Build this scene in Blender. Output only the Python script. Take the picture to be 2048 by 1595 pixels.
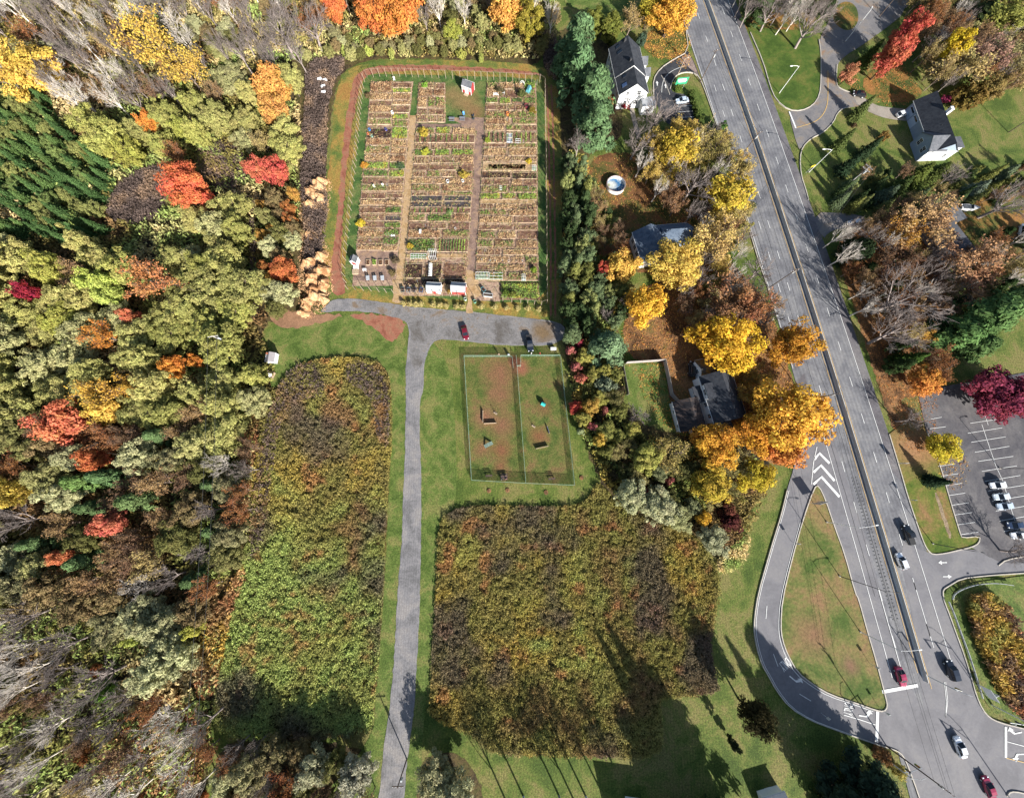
import bpy, bmesh, math, random
import numpy as np
from mathutils import Vector, Matrix
from mathutils.geometry import tessellate_polygon
for _o in list(bpy.data.objects): bpy.data.objects.remove(_o)
SC = bpy.context.scene
COL = SC.collection
R = math.radians

# ---------------------------------------------------------------- camera
CAM_H, FPX = 97.0, 670.0
ROT = Matrix.Rotation(R(10.9), 3, 'X') @ Matrix.Rotation(R(-1.3), 3, 'Y')
cam_d = bpy.data.cameras.new('drone_camera'); cam = bpy.data.objects.new('drone_camera', cam_d); COL.objects.link(cam)
cam_d.sensor_width = 36.0; cam_d.lens = FPX / 2048 * 36.0; cam_d.clip_start = 1.0; cam_d.clip_end = 4000.0
cam.matrix_world = Matrix.Translation((0, 0, CAM_H)) @ ROT.to_4x4()
SC.camera = cam
# ---------------------------------------------------------------- sky and sun
SUN_EL, SUN_AZ = R(25.0), R(-61.0)            # direction towards the sun, angle from +X
w = bpy.data.worlds.new('World'); SC.world = w; w.use_nodes = True
nt = w.node_tree; bg = nt.nodes['Background']
sky = nt.nodes.new('ShaderNodeTexSky'); sky.sky_type = 'NISHITA'; sky.sun_disc = False
sky.sun_elevation = SUN_EL; sky.sun_rotation = math.pi / 2 - SUN_AZ
nt.links.new(sky.outputs[0], bg.inputs[0]); bg.inputs[1].default_value = 0.062
sl = bpy.data.lights.new('sun', 'SUN'); sl.energy = 5.0; sl.angle = R(0.5); sl.color = (1.0, 0.96, 0.90)
so = bpy.data.objects.new('sun', sl); COL.objects.link(so); so.location = (0, 0, 200)
sdir = Vector((math.cos(SUN_EL) * math.cos(SUN_AZ), math.cos(SUN_EL) * math.sin(SUN_AZ), math.sin(SUN_EL)))
so.rotation_euler = sdir.to_track_quat('Z', 'Y').to_euler()
SC.view_settings.view_transform = 'Standard'; SC.view_settings.look = 'None'; SC.view_settings.gamma = 1.0
SC.view_settings.exposure = 1.32
SC.cycles.max_bounces = 5; SC.cycles.diffuse_bounces = 3; SC.cycles.transmission_bounces = 3; SC.cycles.transparent_max_bounces = 6

# ---------------------------------------------------------------- helpers
def P(x, y, z=0.0):
    """world point at height z that the photograph shows at pixel x, y"""
    r = ROT @ Vector(((x - 1024) / FPX, -(y - 797.5) / FPX, -1.0))
    k = (z - CAM_H) / r.z
    return Vector((r.x * k, r.y * k, z))
def A(x, y):                                   # ground point, 2D
    p = P(x, y); return (p.x, p.y)
def mpp(x, y, z=0.0):                          # metres per pixel
    return (P(x + 1, y, z) - P(x, y, z)).length
def tag(o, label=None, cat=None, group=None, kind=None):
    if label: o['label'] = label
    if cat: o['category'] = cat
    if group: o['group'] = group
    if kind: o['kind'] = kind
    return o
def link(name, me, mat=None, parent=None):
    o = bpy.data.objects.new(name, me); COL.objects.link(o)
    if mat is not None and len(me.materials) == 0: me.materials.append(mat)
    if parent is not None: o.parent = parent
    return o
def thing(name, loc, label, cat, rz=0.0, group=None):
    o = bpy.data.objects.new(name, None); COL.objects.link(o); o.location = loc; o.rotation_euler = (0, 0, rz)
    o.empty_display_size = .2
    return tag(o, label, cat, group)
def copy_tree(o, parent=None):
    c = o.copy(); COL.objects.link(c)
    if parent is not None: c.parent = parent
    for ch in list(o.children): copy_tree(ch, c)
    return c
class MB:
    def __init__(s): s.v = []; s.f = []
    def add(s, v, f):
        b = len(s.v); s.v += [tuple(p) for p in v]; s.f += [tuple(i + b for i in q) for q in f]; return s
    def box(s, c, d, rz=0.0, taper=1.0):
        cx, cy, cz = c; a, b, h = d[0] / 2, d[1] / 2, d[2] / 2; co, si = math.cos(rz), math.sin(rz); v = []
        for z, t in ((-h, 1), (h, taper)):
            for x, y in ((-a, -b), (a, -b), (a, b), (-a, b)):
                x, y = x * t, y * t
                v.append((cx + x * co - y * si, cy + x * si + y * co, cz + z))
        return s.add(v, [(3, 2, 1, 0), (4, 5, 6, 7), (0, 1, 5, 4), (1, 2, 6, 5), (2, 3, 7, 6), (3, 0, 4, 7)])
    def tube(s, p0, p1, r0, r1=None, n=6, cap=True):
        r1 = r0 if r1 is None else r1; p0, p1 = Vector(p0), Vector(p1); d = (p1 - p0)
        if d.length < 1e-6: return s
        d.normalize(); a = d.orthogonal().normalized(); b = d.cross(a); v = []
        for p, r in ((p0, r0), (p1, r1)):
            for i in range(n):
                t = 2 * math.pi * i / n; v.append(p + a * (r * math.cos(t)) + b * (r * math.sin(t)))
        f = [(i, (i + 1) % n, n + (i + 1) % n, n + i) for i in range(n)]
        if cap: f += [tuple(range(n - 1, -1, -1)), tuple(range(n, 2 * n))]
        return s.add(v, f)
    def path(s, pts, r, n=5):
        for a, b in zip(pts, pts[1:]): s.tube(a, b, r, r, n, True)
        return s
    def lathe(s, prof, n=20, c=(0, 0, 0), close=True):
        v = []; f = []
        for r, z in prof:
            for i in range(n):
                t = 2 * math.pi * i / n; v.append((c[0] + r * math.cos(t), c[1] + r * math.sin(t), c[2] + z))
        for k in range(len(prof) - 1):
            for i in range(n):
                f.append((k * n + i, k * n + (i + 1) % n, (k + 1) * n + (i + 1) % n, (k + 1) * n + i))
        if close: f += [tuple(range(n - 1, -1, -1)), tuple(range((len(prof) - 1) * n, len(prof) * n))]
        return s.add(v, f)
    def poly(s, pts):
        return s.add(pts, [tuple(range(len(pts)))])
    def prism(s, pts2, z0, z1):
        n = len(pts2); v = [(p[0], p[1], z0) for p in pts2] + [(p[0], p[1], z1) for p in pts2]
        return s.add(v, [tuple(range(n - 1, -1, -1)), tuple(range(n, 2 * n))] + [(i, (i + 1) % n, n + (i + 1) % n, n + i) for i in range(n)])
    def loft(s, secs, cap=True):
        n = len(secs[0]); v = [p for q in secs for p in q]; f = []
        for k in range(len(secs) - 1):
            for i in range(n): f.append((k * n + i, k * n + (i + 1) % n, (k + 1) * n + (i + 1) % n, (k + 1) * n + i))
        if cap: f += [tuple(range(n - 1, -1, -1)), tuple(range((len(secs) - 1) * n, len(secs) * n))]
        return s.add(v, f)
    def mesh(s, name, smooth=False):
        me = bpy.data.meshes.new(name); me.from_pydata(s.v, [], s.f)
        bm = bmesh.new(); bm.from_mesh(me); bmesh.ops.recalc_face_normals(bm, faces=bm.faces); bm.to_mesh(me); bm.free()
        if smooth: me.polygons.foreach_set('use_smooth', [True] * len(me.polygons))
        return me
    def build(s, name, mat, parent=None, smooth=False):
        return link(name, s.mesh(name, smooth), mat, parent)
def np_mesh(name, V, F, attrs=None, col=None):
    V = np.asarray(V, np.float32); F = np.asarray(F, np.int32); k = F.shape[1]
    me = bpy.data.meshes.new(name)
    me.vertices.add(len(V)); me.vertices.foreach_set('co', V.ravel())
    me.loops.add(F.size); me.loops.foreach_set('vertex_index', F.ravel())
    me.polygons.add(len(F)); me.polygons.foreach_set('loop_start', np.arange(0, F.size, k, dtype=np.int32))
    if attrs:
        for nme, a in attrs.items():
            at = me.attributes.new(nme, 'FLOAT', 'FACE'); at.data.foreach_set('value', np.asarray(a, np.float32))
    if col is not None:
        at = me.attributes.new('Col', 'FLOAT_COLOR', 'FACE')
        c4 = np.ones((len(F), 4), np.float32); c4[:, :3] = col; at.data.foreach_set('color', c4.ravel())
    me.update(calc_edges=True); return me
def lin(*c, k=0.47):
    """albedo for a sunlit surface that shows as sRGB c in the photograph"""
    o = []
    for x in c:
        x /= 255.0; o.append((x / 12.92 if x < .04045 else ((x + .055) / 1.055) ** 2.4) * k)
    return tuple(o)
# numpy value noise
_h = np.random.default_rng(7).random((256, 256))
def vnoise(x, y, sc, off=0.0):
    x = np.asarray(x) / sc + off; y = np.asarray(y) / sc + off * 1.7
    i = np.floor(x).astype(int); j = np.floor(y).astype(int); u = x - i; v = y - j; u = u * u * (3 - 2 * u); v = v * v * (3 - 2 * v)
    g = lambda a, b: _h[a % 256, b % 256]
    return (g(i, j) * (1 - u) + g(i + 1, j) * u) * (1 - v) + (g(i, j + 1) * (1 - u) + g(i + 1, j + 1) * u) * v
def fbm(x, y, sc, off=0.0, o=4):
    t = 0; a = .5
    for k in range(o): t = t + a * vnoise(x, y, sc / 2 ** k, off + 3.1 * k); a *= .5
    return t / (1 - .5 ** o)
def in_poly(px, py, poly):
    px = np.asarray(px); py = np.asarray(py); r = np.zeros(px.shape, bool); n = len(poly); j = n - 1
    for i in range(n):
        xi, yi = poly[i]; xj, yj = poly[j]
        c = ((yi > py) != (yj > py)) & (px < (xj - xi) * (py - yi) / (yj - yi + 1e-12) + xi); r ^= c; j = i
    return r

# ---------------------------------------------------------------- materials
def new_mat(name):
    m = bpy.data.materials.new(name); m.use_nodes = True; n = m.node_tree; n.nodes.clear()
    out = n.nodes.new('ShaderNodeOutputMaterial'); return m, n, out
def N(n, t, **k):
    o = n.nodes.new(t)
    for a, b in k.items(): setattr(o, a, b)
    return o
def mixc(n, fac, a, b, mode='MIX'):
    m = N(n, 'ShaderNodeMix', data_type='RGBA', blend_type=mode)
    for s, v in ((0, fac), (6, a), (7, b)):
        if isinstance(v, (int, float)): m.inputs[s].default_value = v
        elif isinstance(v, tuple): m.inputs[s].default_value = (*v[:3], 1)
        else: n.links.new(v, m.inputs[s])
    return m.outputs[2]
def noise(n, vec, scale, detail=4, rough=.6, dist=0.0):
    t = N(n, 'ShaderNodeTexNoise'); t.inputs['Scale'].default_value = scale; t.inputs['Detail'].default_value = detail
    t.inputs['Roughness'].default_value = rough; t.inputs['Distortion'].default_value = dist
    n.links.new(vec, t.inputs['Vector']); return t.outputs[0]
def ramp(n, fac, stops):
    r = N(n, 'ShaderNodeValToRGB'); e = r.color_ramp.elements
    while len(e) < len(stops): e.new(.5)
    for q, (p, c) in zip(e, stops): q.position = p; q.color = (*c[:3], 1)
    n.links.new(fac, r.inputs[0]); return r.outputs[0]
def maprange(n, v, a, b, c, d):
    m = N(n, 'ShaderNodeMapRange'); n.links.new(v, m.inputs[0])
    for i, x in enumerate((a, b, c, d)): m.inputs[i + 1].default_value = x
    return m.outputs[0]
def mottled(name, stops, scale=.12, fine=2.2, contrast=.35, bump=.25, rough=.9, patches=(), stretch=None, bands=None, grain=9.0, spec=.2):
    """ground: coarse colour noise x fine brightness noise; patches = worn or bare spots (x, y, radius, colour, softness)"""
    m, n, out = new_mat(name); L = n.links.new
    geo = N(n, 'ShaderNodeNewGeometry'); vec = geo.outputs['Position']
    if stretch:
        mp = N(n, 'ShaderNodeMapping'); mp.inputs['Rotation'].default_value = (0, 0, stretch[0]); mp.inputs['Scale'].default_value = (stretch[1], stretch[2], 1)
        L(vec, mp.inputs[0]); svec = mp.outputs[0]
    else: svec = vec
    c = ramp(n, maprange(n, noise(n, svec, scale, 8, .72, .4), .3, .7, .12, .9), stops)
    for (x, y, r, pc, soft) in patches:
        d = N(n, 'ShaderNodeVectorMath', operation='DISTANCE'); d.inputs[1].default_value = (x, y, 0); L(vec, d.inputs[0])
        nz = noise(n, vec, .35, 5, .7)
        ad = N(n, 'ShaderNodeMath', operation='MULTIPLY_ADD'); ad.inputs[1].default_value = r * 1.6; L(nz, ad.inputs[0])
        L(d.outputs['Value'], ad.inputs[2])
        c = mixc(n, maprange(n, ad.outputs[0], r * (1.8 - soft), r * (1.8 + soft), 1, 0), c, pc)
    if bands:
        bm_ = N(n, 'ShaderNodeMapping'); bm_.inputs['Rotation'].default_value = (0, 0, bands[0]); L(vec, bm_.inputs[0])
        wv = N(n, 'ShaderNodeTexWave'); wv.inputs['Scale'].default_value = bands[1]; wv.inputs['Distortion'].default_value = bands[3] if len(bands) > 3 else .6; wv.inputs['Detail'].default_value = 3
        L(bm_.outputs[0], wv.inputs[0])
        c = mixc(n, 1.0, c, mixc(n, wv.outputs['Fac'], (1 - bands[2],) * 3, (1 + bands[2],) * 3), 'MULTIPLY')
    f1 = noise(n, svec, fine, 5, .75); f2 = noise(n, vec, grain, 2, .6)
    k1 = maprange(n, f1, .36, .64, 1 - contrast, 1 + contrast); k2 = maprange(n, f2, .36, .64, 1 - contrast * .6, 1 + contrast * .6)
    mm = N(n, 'ShaderNodeMath', operation='MULTIPLY'); L(k1, mm.inputs[0]); L(k2, mm.inputs[1])
    cb = N(n, 'ShaderNodeCombineColor'); [L(mm.outputs[0], cb.inputs[i]) for i in range(3)]
    c = mixc(n, 1.0, c, cb.outputs[0], 'MULTIPLY')
    b = N(n, 'ShaderNodeBsdfPrincipled'); b.inputs['Roughness'].default_value = rough; b.inputs['Specular IOR Level'].default_value = spec
    L(c, b.inputs['Base Color'])
    if bump:
        bp = N(n, 'ShaderNodeBump'); bp.inputs['Strength'].default_value = bump; bp.inputs['Distance'].default_value = .3; L(f1, bp.inputs['Height']); L(bp.outputs[0], b.inputs['Normal'])
    L(b.outputs[0], out.inputs[0]); return m
def plain(name, col, rough=.6, metal=0.0, vary=.12, scale=1.5, spec=.4, objcol=False, coat=0.0):
    m, n, out = new_mat(name); L = n.links.new
    geo = N(n, 'ShaderNodeNewGeometry'); f = noise(n, geo.outputs['Position'], scale, 5, .65)
    k = maprange(n, f, .3, .7, 1 - vary, 1 + vary); cb = N(n, 'ShaderNodeCombineColor'); [L(k, cb.inputs[i]) for i in range(3)]
    base = (*col, 1) if col else None
    if objcol: oi = N(n, 'ShaderNodeObjectInfo'); src = oi.outputs['Color']
    else: src = col
    c = mixc(n, 1.0, src, cb.outputs[0], 'MULTIPLY')
    b = N(n, 'ShaderNodeBsdfPrincipled'); b.inputs['Roughness'].default_value = rough; b.inputs['Metallic'].default_value = metal
    b.inputs['Specular IOR Level'].default_value = spec; b.inputs['Coat Weight'].default_value = coat; b.inputs['Coat Roughness'].default_value = .08
    L(c, b.inputs['Base Color']); L(b.outputs[0], out.inputs[0]); return m
def leafmat(name, objcol=True, transl=.28):
    """leaves: the plant's own colour, each leaf a little lighter, darker, greener or browner than the next"""
    m, n, out = new_mat(name); L = n.links.new
    if objcol:
        oi = N(n, 'ShaderNodeObjectInfo'); src = oi.outputs['Color']
        hv = N(n, 'ShaderNodeAttribute', attribute_name='hue'); tv = N(n, 'ShaderNodeAttribute', attribute_name='tint')
        hs = N(n, 'ShaderNodeHueSaturation'); L(maprange(n, hv.outputs['Fac'], 0, 1, .48, .522), hs.inputs['Hue']); L(tv.outputs['Fac'], hs.inputs['Value']); L(src, hs.inputs['Color']); c = hs.outputs[0]
    else:
        c = N(n, 'ShaderNodeAttribute', attribute_name='Col').outputs['Color']
    d = N(n, 'ShaderNodeBsdfDiffuse'); t = N(n, 'ShaderNodeBsdfTranslucent'); L(c, d.inputs[0]); L(c, t.inputs[0])
    mx = N(n, 'ShaderNodeMixShader'); mx.inputs[0].default_value = transl; L(d.outputs[0], mx.inputs[1]); L(t.outputs[0], mx.inputs[2])
    L(mx.outputs[0], out.inputs[0]); return m
LEAF = leafmat('leaves'); TUFT = leafmat('weeds', False, .2)
BARK = plain('bark', None, .9, 0, .3, 3.0, .1, objcol=True)
WHITE_PAINT = plain('white_road_paint', (.62, .62, .60), .7, 0, .22, 3.0); YELLOW_PAINT = plain('yellow_road_paint', (.50, .33, .12), .7, 0, .22, 3.0)
CONCRETE = plain('concrete', (.44, .40, .34), .85, 0, .2, 1.2, .2)
WOOD = plain('weathered_wood', (.30, .22, .15), .85, 0, .3, 2.5, .15); PALEWOOD = plain('pale_timber', (.42, .32, .22), .8, 0, .25, 2.5, .15)
GALV = plain('galvanised_steel', (.50, .52, .52), .5, .3, .1); DARKMETAL = plain('dark_metal', (.05, .05, .055), .5, .4, .2); WHITEMETAL = plain('white_metal', (.72, .72, .70), .45, 0, .06)
POLEWOOD = plain('pole_wood', (.10, .075, .06), .9, 0, .3, 3.0, .1)
GREENRAIL = plain('green_coated_rail', (.30, .42, .33), .5, .1, .1)
GLASS = plain('dark_glass', (.012, .016, .022), .08, 0, .05, 1, .6); BLACK = plain('black_rubber', (.02, .02, .022), .8, 0, .1)
PAINT = plain('car_paint', None, .28, .15, .03, .6, .5, objcol=True, coat=.7); LAMP_RED = plain('tail_light_red', (.45, .02, .02), .2); LAMP_CLEAR = plain('head_light_clear', (.75, .78, .8), .1)
SIDING = plain('white_siding', (.74, .74, .72), .6, 0, .05); GREYSIDING = plain('grey_blue_siding', (.22, .27, .33), .6, 0, .08)
PLASTIC = plain('coloured_plastic', None, .45, 0, .08, 2, .4, objcol=True)
# ================================================================ GROUND
rng = np.random.default_rng(11); random.seed(5)
def smooth(pts, it=2, closed=True):
    for _ in range(it):
        q = []; n = len(pts)
        for i in range(n if closed else n - 1):
            a, b = pts[i], pts[(i + 1) % n]
            q += [(a[0] * .75 + b[0] * .25, a[1] * .75 + b[1] * .25), (a[0] * .25 + b[0] * .75, a[1] * .25 + b[1] * .75)]
        if not closed: q = [pts[0]] + q + [pts[-1]]
        pts = q
    return pts
def ragged(pts, step=1.0, amp=.35, seed=0):
    """ground outline with an uneven edge (metres)"""
    o = []; n = len(pts); r = random.Random(seed)
    for i in range(n):
        a, b = Vector(pts[i]), Vector(pts[(i + 1) % n]); k = max(1, int((b - a).length / step))
        for j in range(k):
            p = a.lerp(b, j / k); o.append((p.x + r.uniform(-amp, amp), p.y + r.uniform(-amp, amp)))
    return o
LAYER = [0.0]
def sheet(name, px, mat, z=None, sm=2, rag=0.0, kind='structure', world=False, label=None):
    pts = [A(*p) for p in px] if not world else list(px)
    if sm: pts = smooth(pts, sm)
    if rag: pts = ragged(pts, .9, rag, len(name))
    if z is None: LAYER[0] += .0025; z = .01 + LAYER[0]
    tri = tessellate_polygon([[Vector((x, y, 0)) for x, y in pts]])
    v = [(x, y, z) for x, y in pts]; f = []
    for a, b, c in tri:
        (x0, y0, _), (x1, y1, _), (x2, y2, _) = v[a], v[b], v[c]
        f.append((a, b, c) if (x1 - x0) * (y2 - y0) - (x2 - x0) * (y1 - y0) > 0 else (a, c, b))
    me = bpy.data.meshes.new(name); me.from_pydata(v, [], f)
    o = link(name, me, mat); tag(o, label, None, None, kind); return o
def patch(x, y, rpx, col, soft=.5, k=.47): a = A(x, y); return (a[0], a[1], rpx * mpp(x, y), lin(*col, k=k), soft)

GRASS = [(.30, lin(92, 114, 48)), (.45, lin(116, 134, 60)), (.56, lin(138, 144, 74)), (.68, lin(158, 148, 90)), (.8, lin(130, 140, 68))]
g_lawn = mottled('mown_grass', GRASS, .09, 2.6, .5, .3, .95, bands=(0.05, .42, .06))
g_dog = mottled('worn_grass', [(.3, lin(92, 112, 52)), (.46, lin(118, 128, 64)), (.6, lin(136, 132, 74)), (.75, lin(148, 124, 80))], .2, 2.8, .45, .25, .95, patches=[
    patch(1000, 745, 26, (166, 118, 88), .9), patch(1000, 790, 20, (164, 118, 88), .9), patch(1004, 850, 20, (164, 118, 88), .9), patch(968, 834, 18, (168, 122, 92), .8), patch(965, 895, 13, (160, 118, 84), .8),
    patch(1003, 900, 16, (160, 112, 78), .7), patch(1042, 735, 14, (176, 116, 90), .6), patch(1002, 932, 11, (160, 115, 80), .8), patch(1078, 872, 15, (158, 112, 76), .8), patch(1088, 815, 12, (150, 112, 76), .8), patch(1028, 722, 10, (176, 116, 90), .5)])
g_verge = mottled('green_verge', [(.3, lin(94, 118, 50)), (.5, lin(122, 142, 68)), (.7, lin(154, 152, 88))], .2, 2.8, .48, .25, .95)
g_gard = mottled('allotment_grass', [(.3, lin(78, 112, 54)), (.5, lin(104, 134, 68)), (.7, lin(140, 146, 86))], .2, 2.6, .42, .25, .95, patches=[patch(930, 205, 22, (168, 140, 92), .8), patch(950, 225, 16, (170, 130, 90), .8), patch(905, 190, 18, (165, 140, 92), .8)])
g_outer = mottled('tawny_grass', [(.28, lin(108, 132, 62)), (.45, lin(146, 146, 72)), (.58, lin(186, 158, 82)), (.75, lin(192, 146, 80))], .1, 2.6, .4, .25, .95)
g_floor = mottled('forest_floor', [(.28, lin(52, 46, 34)), (.42, lin(92, 78, 54)), (.55, lin(120, 104, 66)), (.66, lin(92, 92, 48)), (.8, lin(140, 112, 76))], .14, 1.3, .45, .5, .95)
g_litter = mottled('leaf_litter', [(.3, lin(112, 84, 58)), (.46, lin(152, 112, 74)), (.58, lin(186, 138, 92)), (.75, lin(142, 122, 72))], .16, 2.4, .4, .3, .95)
g_leafy = mottled('leaf_strewn_grass', [(.3, lin(82, 100, 44)), (.45, lin(112, 116, 54)), (.56, lin(164, 128, 66)), (.72, lin(196, 140, 80))], .12, 2.0, .36, .3, .95)
g_marsh = mottled('dark_marsh_floor', [(.3, lin(62, 50, 42)), (.5, lin(92, 76, 62)), (.7, lin(112, 92, 72))], .2, 1.8, .4, .5, .95)
g_field = mottled('weed_field_floor', [(.3, lin(74, 68, 36)), (.5, lin(104, 94, 48)), (.7, lin(126, 102, 56))], .12, 1.6, .4, .5, .95)
g_gravel = mottled('grey_gravel', [(.3, lin(140, 138, 138)), (.5, lin(166, 163, 164)), (.68, lin(182, 176, 172))], .18, 3.2, .22, .2, .95, grain=10, bands=(0.03, .5, .06))
g_lot = mottled('gravel_yard', [(.26, lin(128, 122, 116)), (.45, lin(152, 148, 146)), (.6, lin(168, 164, 162)), (.76, lin(158, 138, 118))], .14, 2.6, .24, .2, .95, grain=10, patches=[patch(1085, 665, 20, (150, 126, 96), .6), patch(1100, 650, 10, (150, 130, 110), .6)])
g_red = mottled('red_dirt', [(.3, lin(168, 104, 82)), (.5, lin(196, 130, 104)), (.7, lin(184, 140, 108))], .25, 2.2, .2, .2, .95)
g_chips = mottled('wood_chips', [(.3, lin(204, 166, 116)), (.5, lin(232, 194, 144)), (.7, lin(222, 188, 150))], .4, 3.0, .25, .4, .95)
g_path = mottled('grey_chip_path', [(.3, lin(150, 122, 108)), (.5, lin(180, 150, 134)), (.7, lin(204, 168, 136))], .3, 3.0, .25, .3, .95)
g_gsoil = mottled('allotment_soil', [(.3, lin(164, 128, 106)), (.45, lin(204, 168, 144)), (.6, lin(226, 194, 166)), (.75, lin(172, 152, 110))], .5, 2.6, .32, .4, .95)
g_asph = mottled('worn_asphalt', [(.3, lin(134, 134, 139)), (.5, lin(152, 152, 156)), (.7, lin(168, 167, 168))], .14, 1.6, .13, .05, .85, grain=7, bands=(R(-7.6), .27, .09, .2))
g_asph2 = mottled('ramp_asphalt', [(.3, lin(146, 144, 148)), (.5, lin(158, 156, 160)), (.7, lin(168, 165, 166))], .1, 1.4, .06, .05, .85, grain=7)
g_park = mottled('dark_car_park_asphalt', [(.3, lin(104, 102, 108)), (.5, lin(122, 119, 122)), (.7, lin(142, 138, 138))], .1, 1.6, .12, .06, .85, grain=7, patches=[patch(1938, 1100, 22, (172, 168, 168), .7)])
g_black = mottled('fresh_black_asphalt', [(.3, lin(66, 68, 76)), (.5, lin(80, 82, 88)), (.7, lin(98, 98, 100))], .15, 1.8, .14, .05, .85)
g_side = mottled('leaf_dusted_asphalt', [(.3, lin(142, 140, 142)), (.5, lin(158, 154, 154)), (.66, lin(170, 160, 150)), (.8, lin(180, 146, 118))], .12, 1.6, .12, .06, .9)
g_drive = mottled('pale_drive', [(.3, lin(184, 172, 156)), (.6, lin(202, 190, 176))], .3, 2.2, .1, .05, .9)
g_pale = mottled('bleached_field', [(.3, lin(170, 170, 118)), (.6, lin(196, 192, 146)), (.8, lin(150, 160, 92))], .1, 1.5, .2, .2, .95)

# base sheet out to the horizon
me = bpy.data.meshes.new('ground'); S_ = 3000.0
me.from_pydata([(-S_, -S_, 0), (S_, -S_, 0), (S_, S_, 0), (-S_, S_, 0)], [], [(0, 1, 2, 3)])
tag(link('ground', me, g_lawn), kind='structure')
sheet('forest_floor', [(-300, -60), (480, -80), (520, 14), (570, 4), (640, -40), (1060, -60), (1100, 20), (1085, 140), (1000, 122), (850, 118), (760, 116), (700, 134), (672, 160), (655, 300), (640, 440), (662, 560), (660, 600), (600, 640), (525, 640), (520, 720), (560, 735), (560, 775), (540, 810), (515, 900), (505, 1000), (490, 1110), (470, 1200), (440, 1310), (425, 1400), (420, 1500), (405, 1640), (-300, 1700)], g_floor, rag=.4)
sheet('forest_floor', [(432, 1480), (560, 1465), (690, 1490), (738, 1500), (742, 1640), (425, 1640)], g_floor, rag=.4)
sheet('forest_floor', [(838, 1510), (920, 1500), (962, 1560), (975, 1640), (832, 1640)], g_floor, rag=.3)
sheet('forest_floor', [(1112, 40), (1240, 60), (1225, 110), (1240, 200), (1250, 280), (1170, 310), (1165, 360), (1180, 520), (1240, 640), (1230, 720), (1250, 830), (1340, 870), (1480, 880), (1560, 940), (1530, 985), (1500, 1020), (1470, 1120), (1440, 1130), (1380, 1060), (1290, 1040), (1225, 1000), (1190, 945), (1150, 830), (1138, 740), (1120, 650), (1122, 420), (1118, 160)], g_floor, rag=.4)
sheet('leaf_litter', [(1240, 640), (1300, 560), (1440, 500), (1535, 600), (1580, 740), (1588, 780), (1620, 850), (1600, 930), (1540, 930), (1480, 880), (1340, 870), (1335, 760), (1330, 722), (1255, 722)], g_litter, rag=.4)
sheet('leaf_litter', [(1168, 318), (1250, 300), (1330, 330), (1440, 330), (1500, 420), (1480, 500), (1330, 560), (1190, 520), (1172, 420)], mottled('leafy_shade_lawn', [(.3, lin(84, 92, 42)), (.46, lin(120, 112, 58)), (.6, lin(160, 112, 72)), (.75, lin(120, 84, 52))], .14, 2.0, .35, .3, .95), rag=.4)
sheet('leaf_litter', [(1300, 55), (1375, 40), (1378, 104), (1345, 120), (1300, 112), (1285, 88)], g_leafy, rag=.4)
sheet('leaf_litter', [(1660, 480), (1760, 430), (1880, 420), (1900, 560), (1880, 700), (1820, 720), (1870, 760), (1850, 790), (1790, 800), (1840, 830), (1870, 905), (1800, 900), (1755, 770), (1700, 590)], g_litter, rag=.4)
sheet('leaf_litter', [(1480, 40), (1560, 10), (1640, 20), (1620, 60), (1560, 62), (1510, 78)], g_leafy, rag=.3)
sheet('leaf_litter', [(1735, 140), (1790, 120), (1830, 170), (1850, 190), (1800, 210), (1720, 185)], g_leafy, rag=.3)
sheet('leaf_litter', [(1890, 380), (2100, 330), (2140, 520), (2000, 560), (1930, 500)], g_leafy, rag=.4)
sheet('lawn', [(530, 650), (640, 640), (700, 628), (745, 632), (812, 655), (812, 740), (770, 722), (700, 706), (620, 712), (575, 745), (540, 790), (535, 700)], g_verge, rag=.25)
sheet('dirt_patch', [(690, 628), (735, 626), (800, 634), (814, 650), (800, 670), (785, 685), (765, 672), (745, 650)], g_red, rag=.5)
sheet('dirt_patch', [(530, 600), (560, 620), (640, 628), (700, 628), (640, 645), (575, 660), (545, 645)], mottled('tan_dirt', [(.3, lin(170, 130, 100)), (.6, lin(196, 150, 116))], .3, 2.2, .22, .2, .95), rag=.5)
sheet('lawn', [(600, 1640), (745, 1480), (752, 1400), (768, 1200), (778, 1000), (784, 800), (778, 740), (700, 706), (812, 690), (900, 684), (920, 1010), (880, 1030), (862, 1300), (845, 1470), (838, 1640)], g_verge, rag=.1)
sheet('dog_park_lawn', [(922, 706), (1120, 706), (1152, 972), (940, 962)], g_dog, sm=0)
sheet('walled_lawn', [(1250, 732), (1324, 727), (1332, 762), (1338, 792), (1345, 845), (1290, 850), (1256, 800)], g_verge, sm=0)
# weed fields and marshes (floor; the tall weeds are built further down)
FIELD_W = [(590, 735), (620, 720), (700, 714), (745, 718), (770, 735), (783, 770), (785, 870), (778, 960), (772, 1080), (766, 1200), (760, 1290), (750, 1400), (742, 1470), (560, 1478), (440, 1470), (425, 1400), (450, 1310), (475, 1200), (490, 1110), (508, 1020), (505, 960), (520, 880), (545, 800), (560, 770)]
FIELD_E = [(876, 1060), (885, 1032), (920, 1012), (1000, 1009), (1120, 1013), (1165, 1006), (1182, 985), (1195, 960), (1230, 1000), (1290, 1040), (1380, 1060), (1420, 1110), (1440, 1150), (1430, 1230), (1418, 1290), (1430, 1350), (1440, 1385), (1340, 1392), (1315, 1400), (1325, 1450), (1320, 1512), (1200, 1512), (1050, 1508), (985, 1505), (950, 1470), (900, 1450), (856, 1430), (862, 1380), (868, 1250), (874, 1150)]
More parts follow.
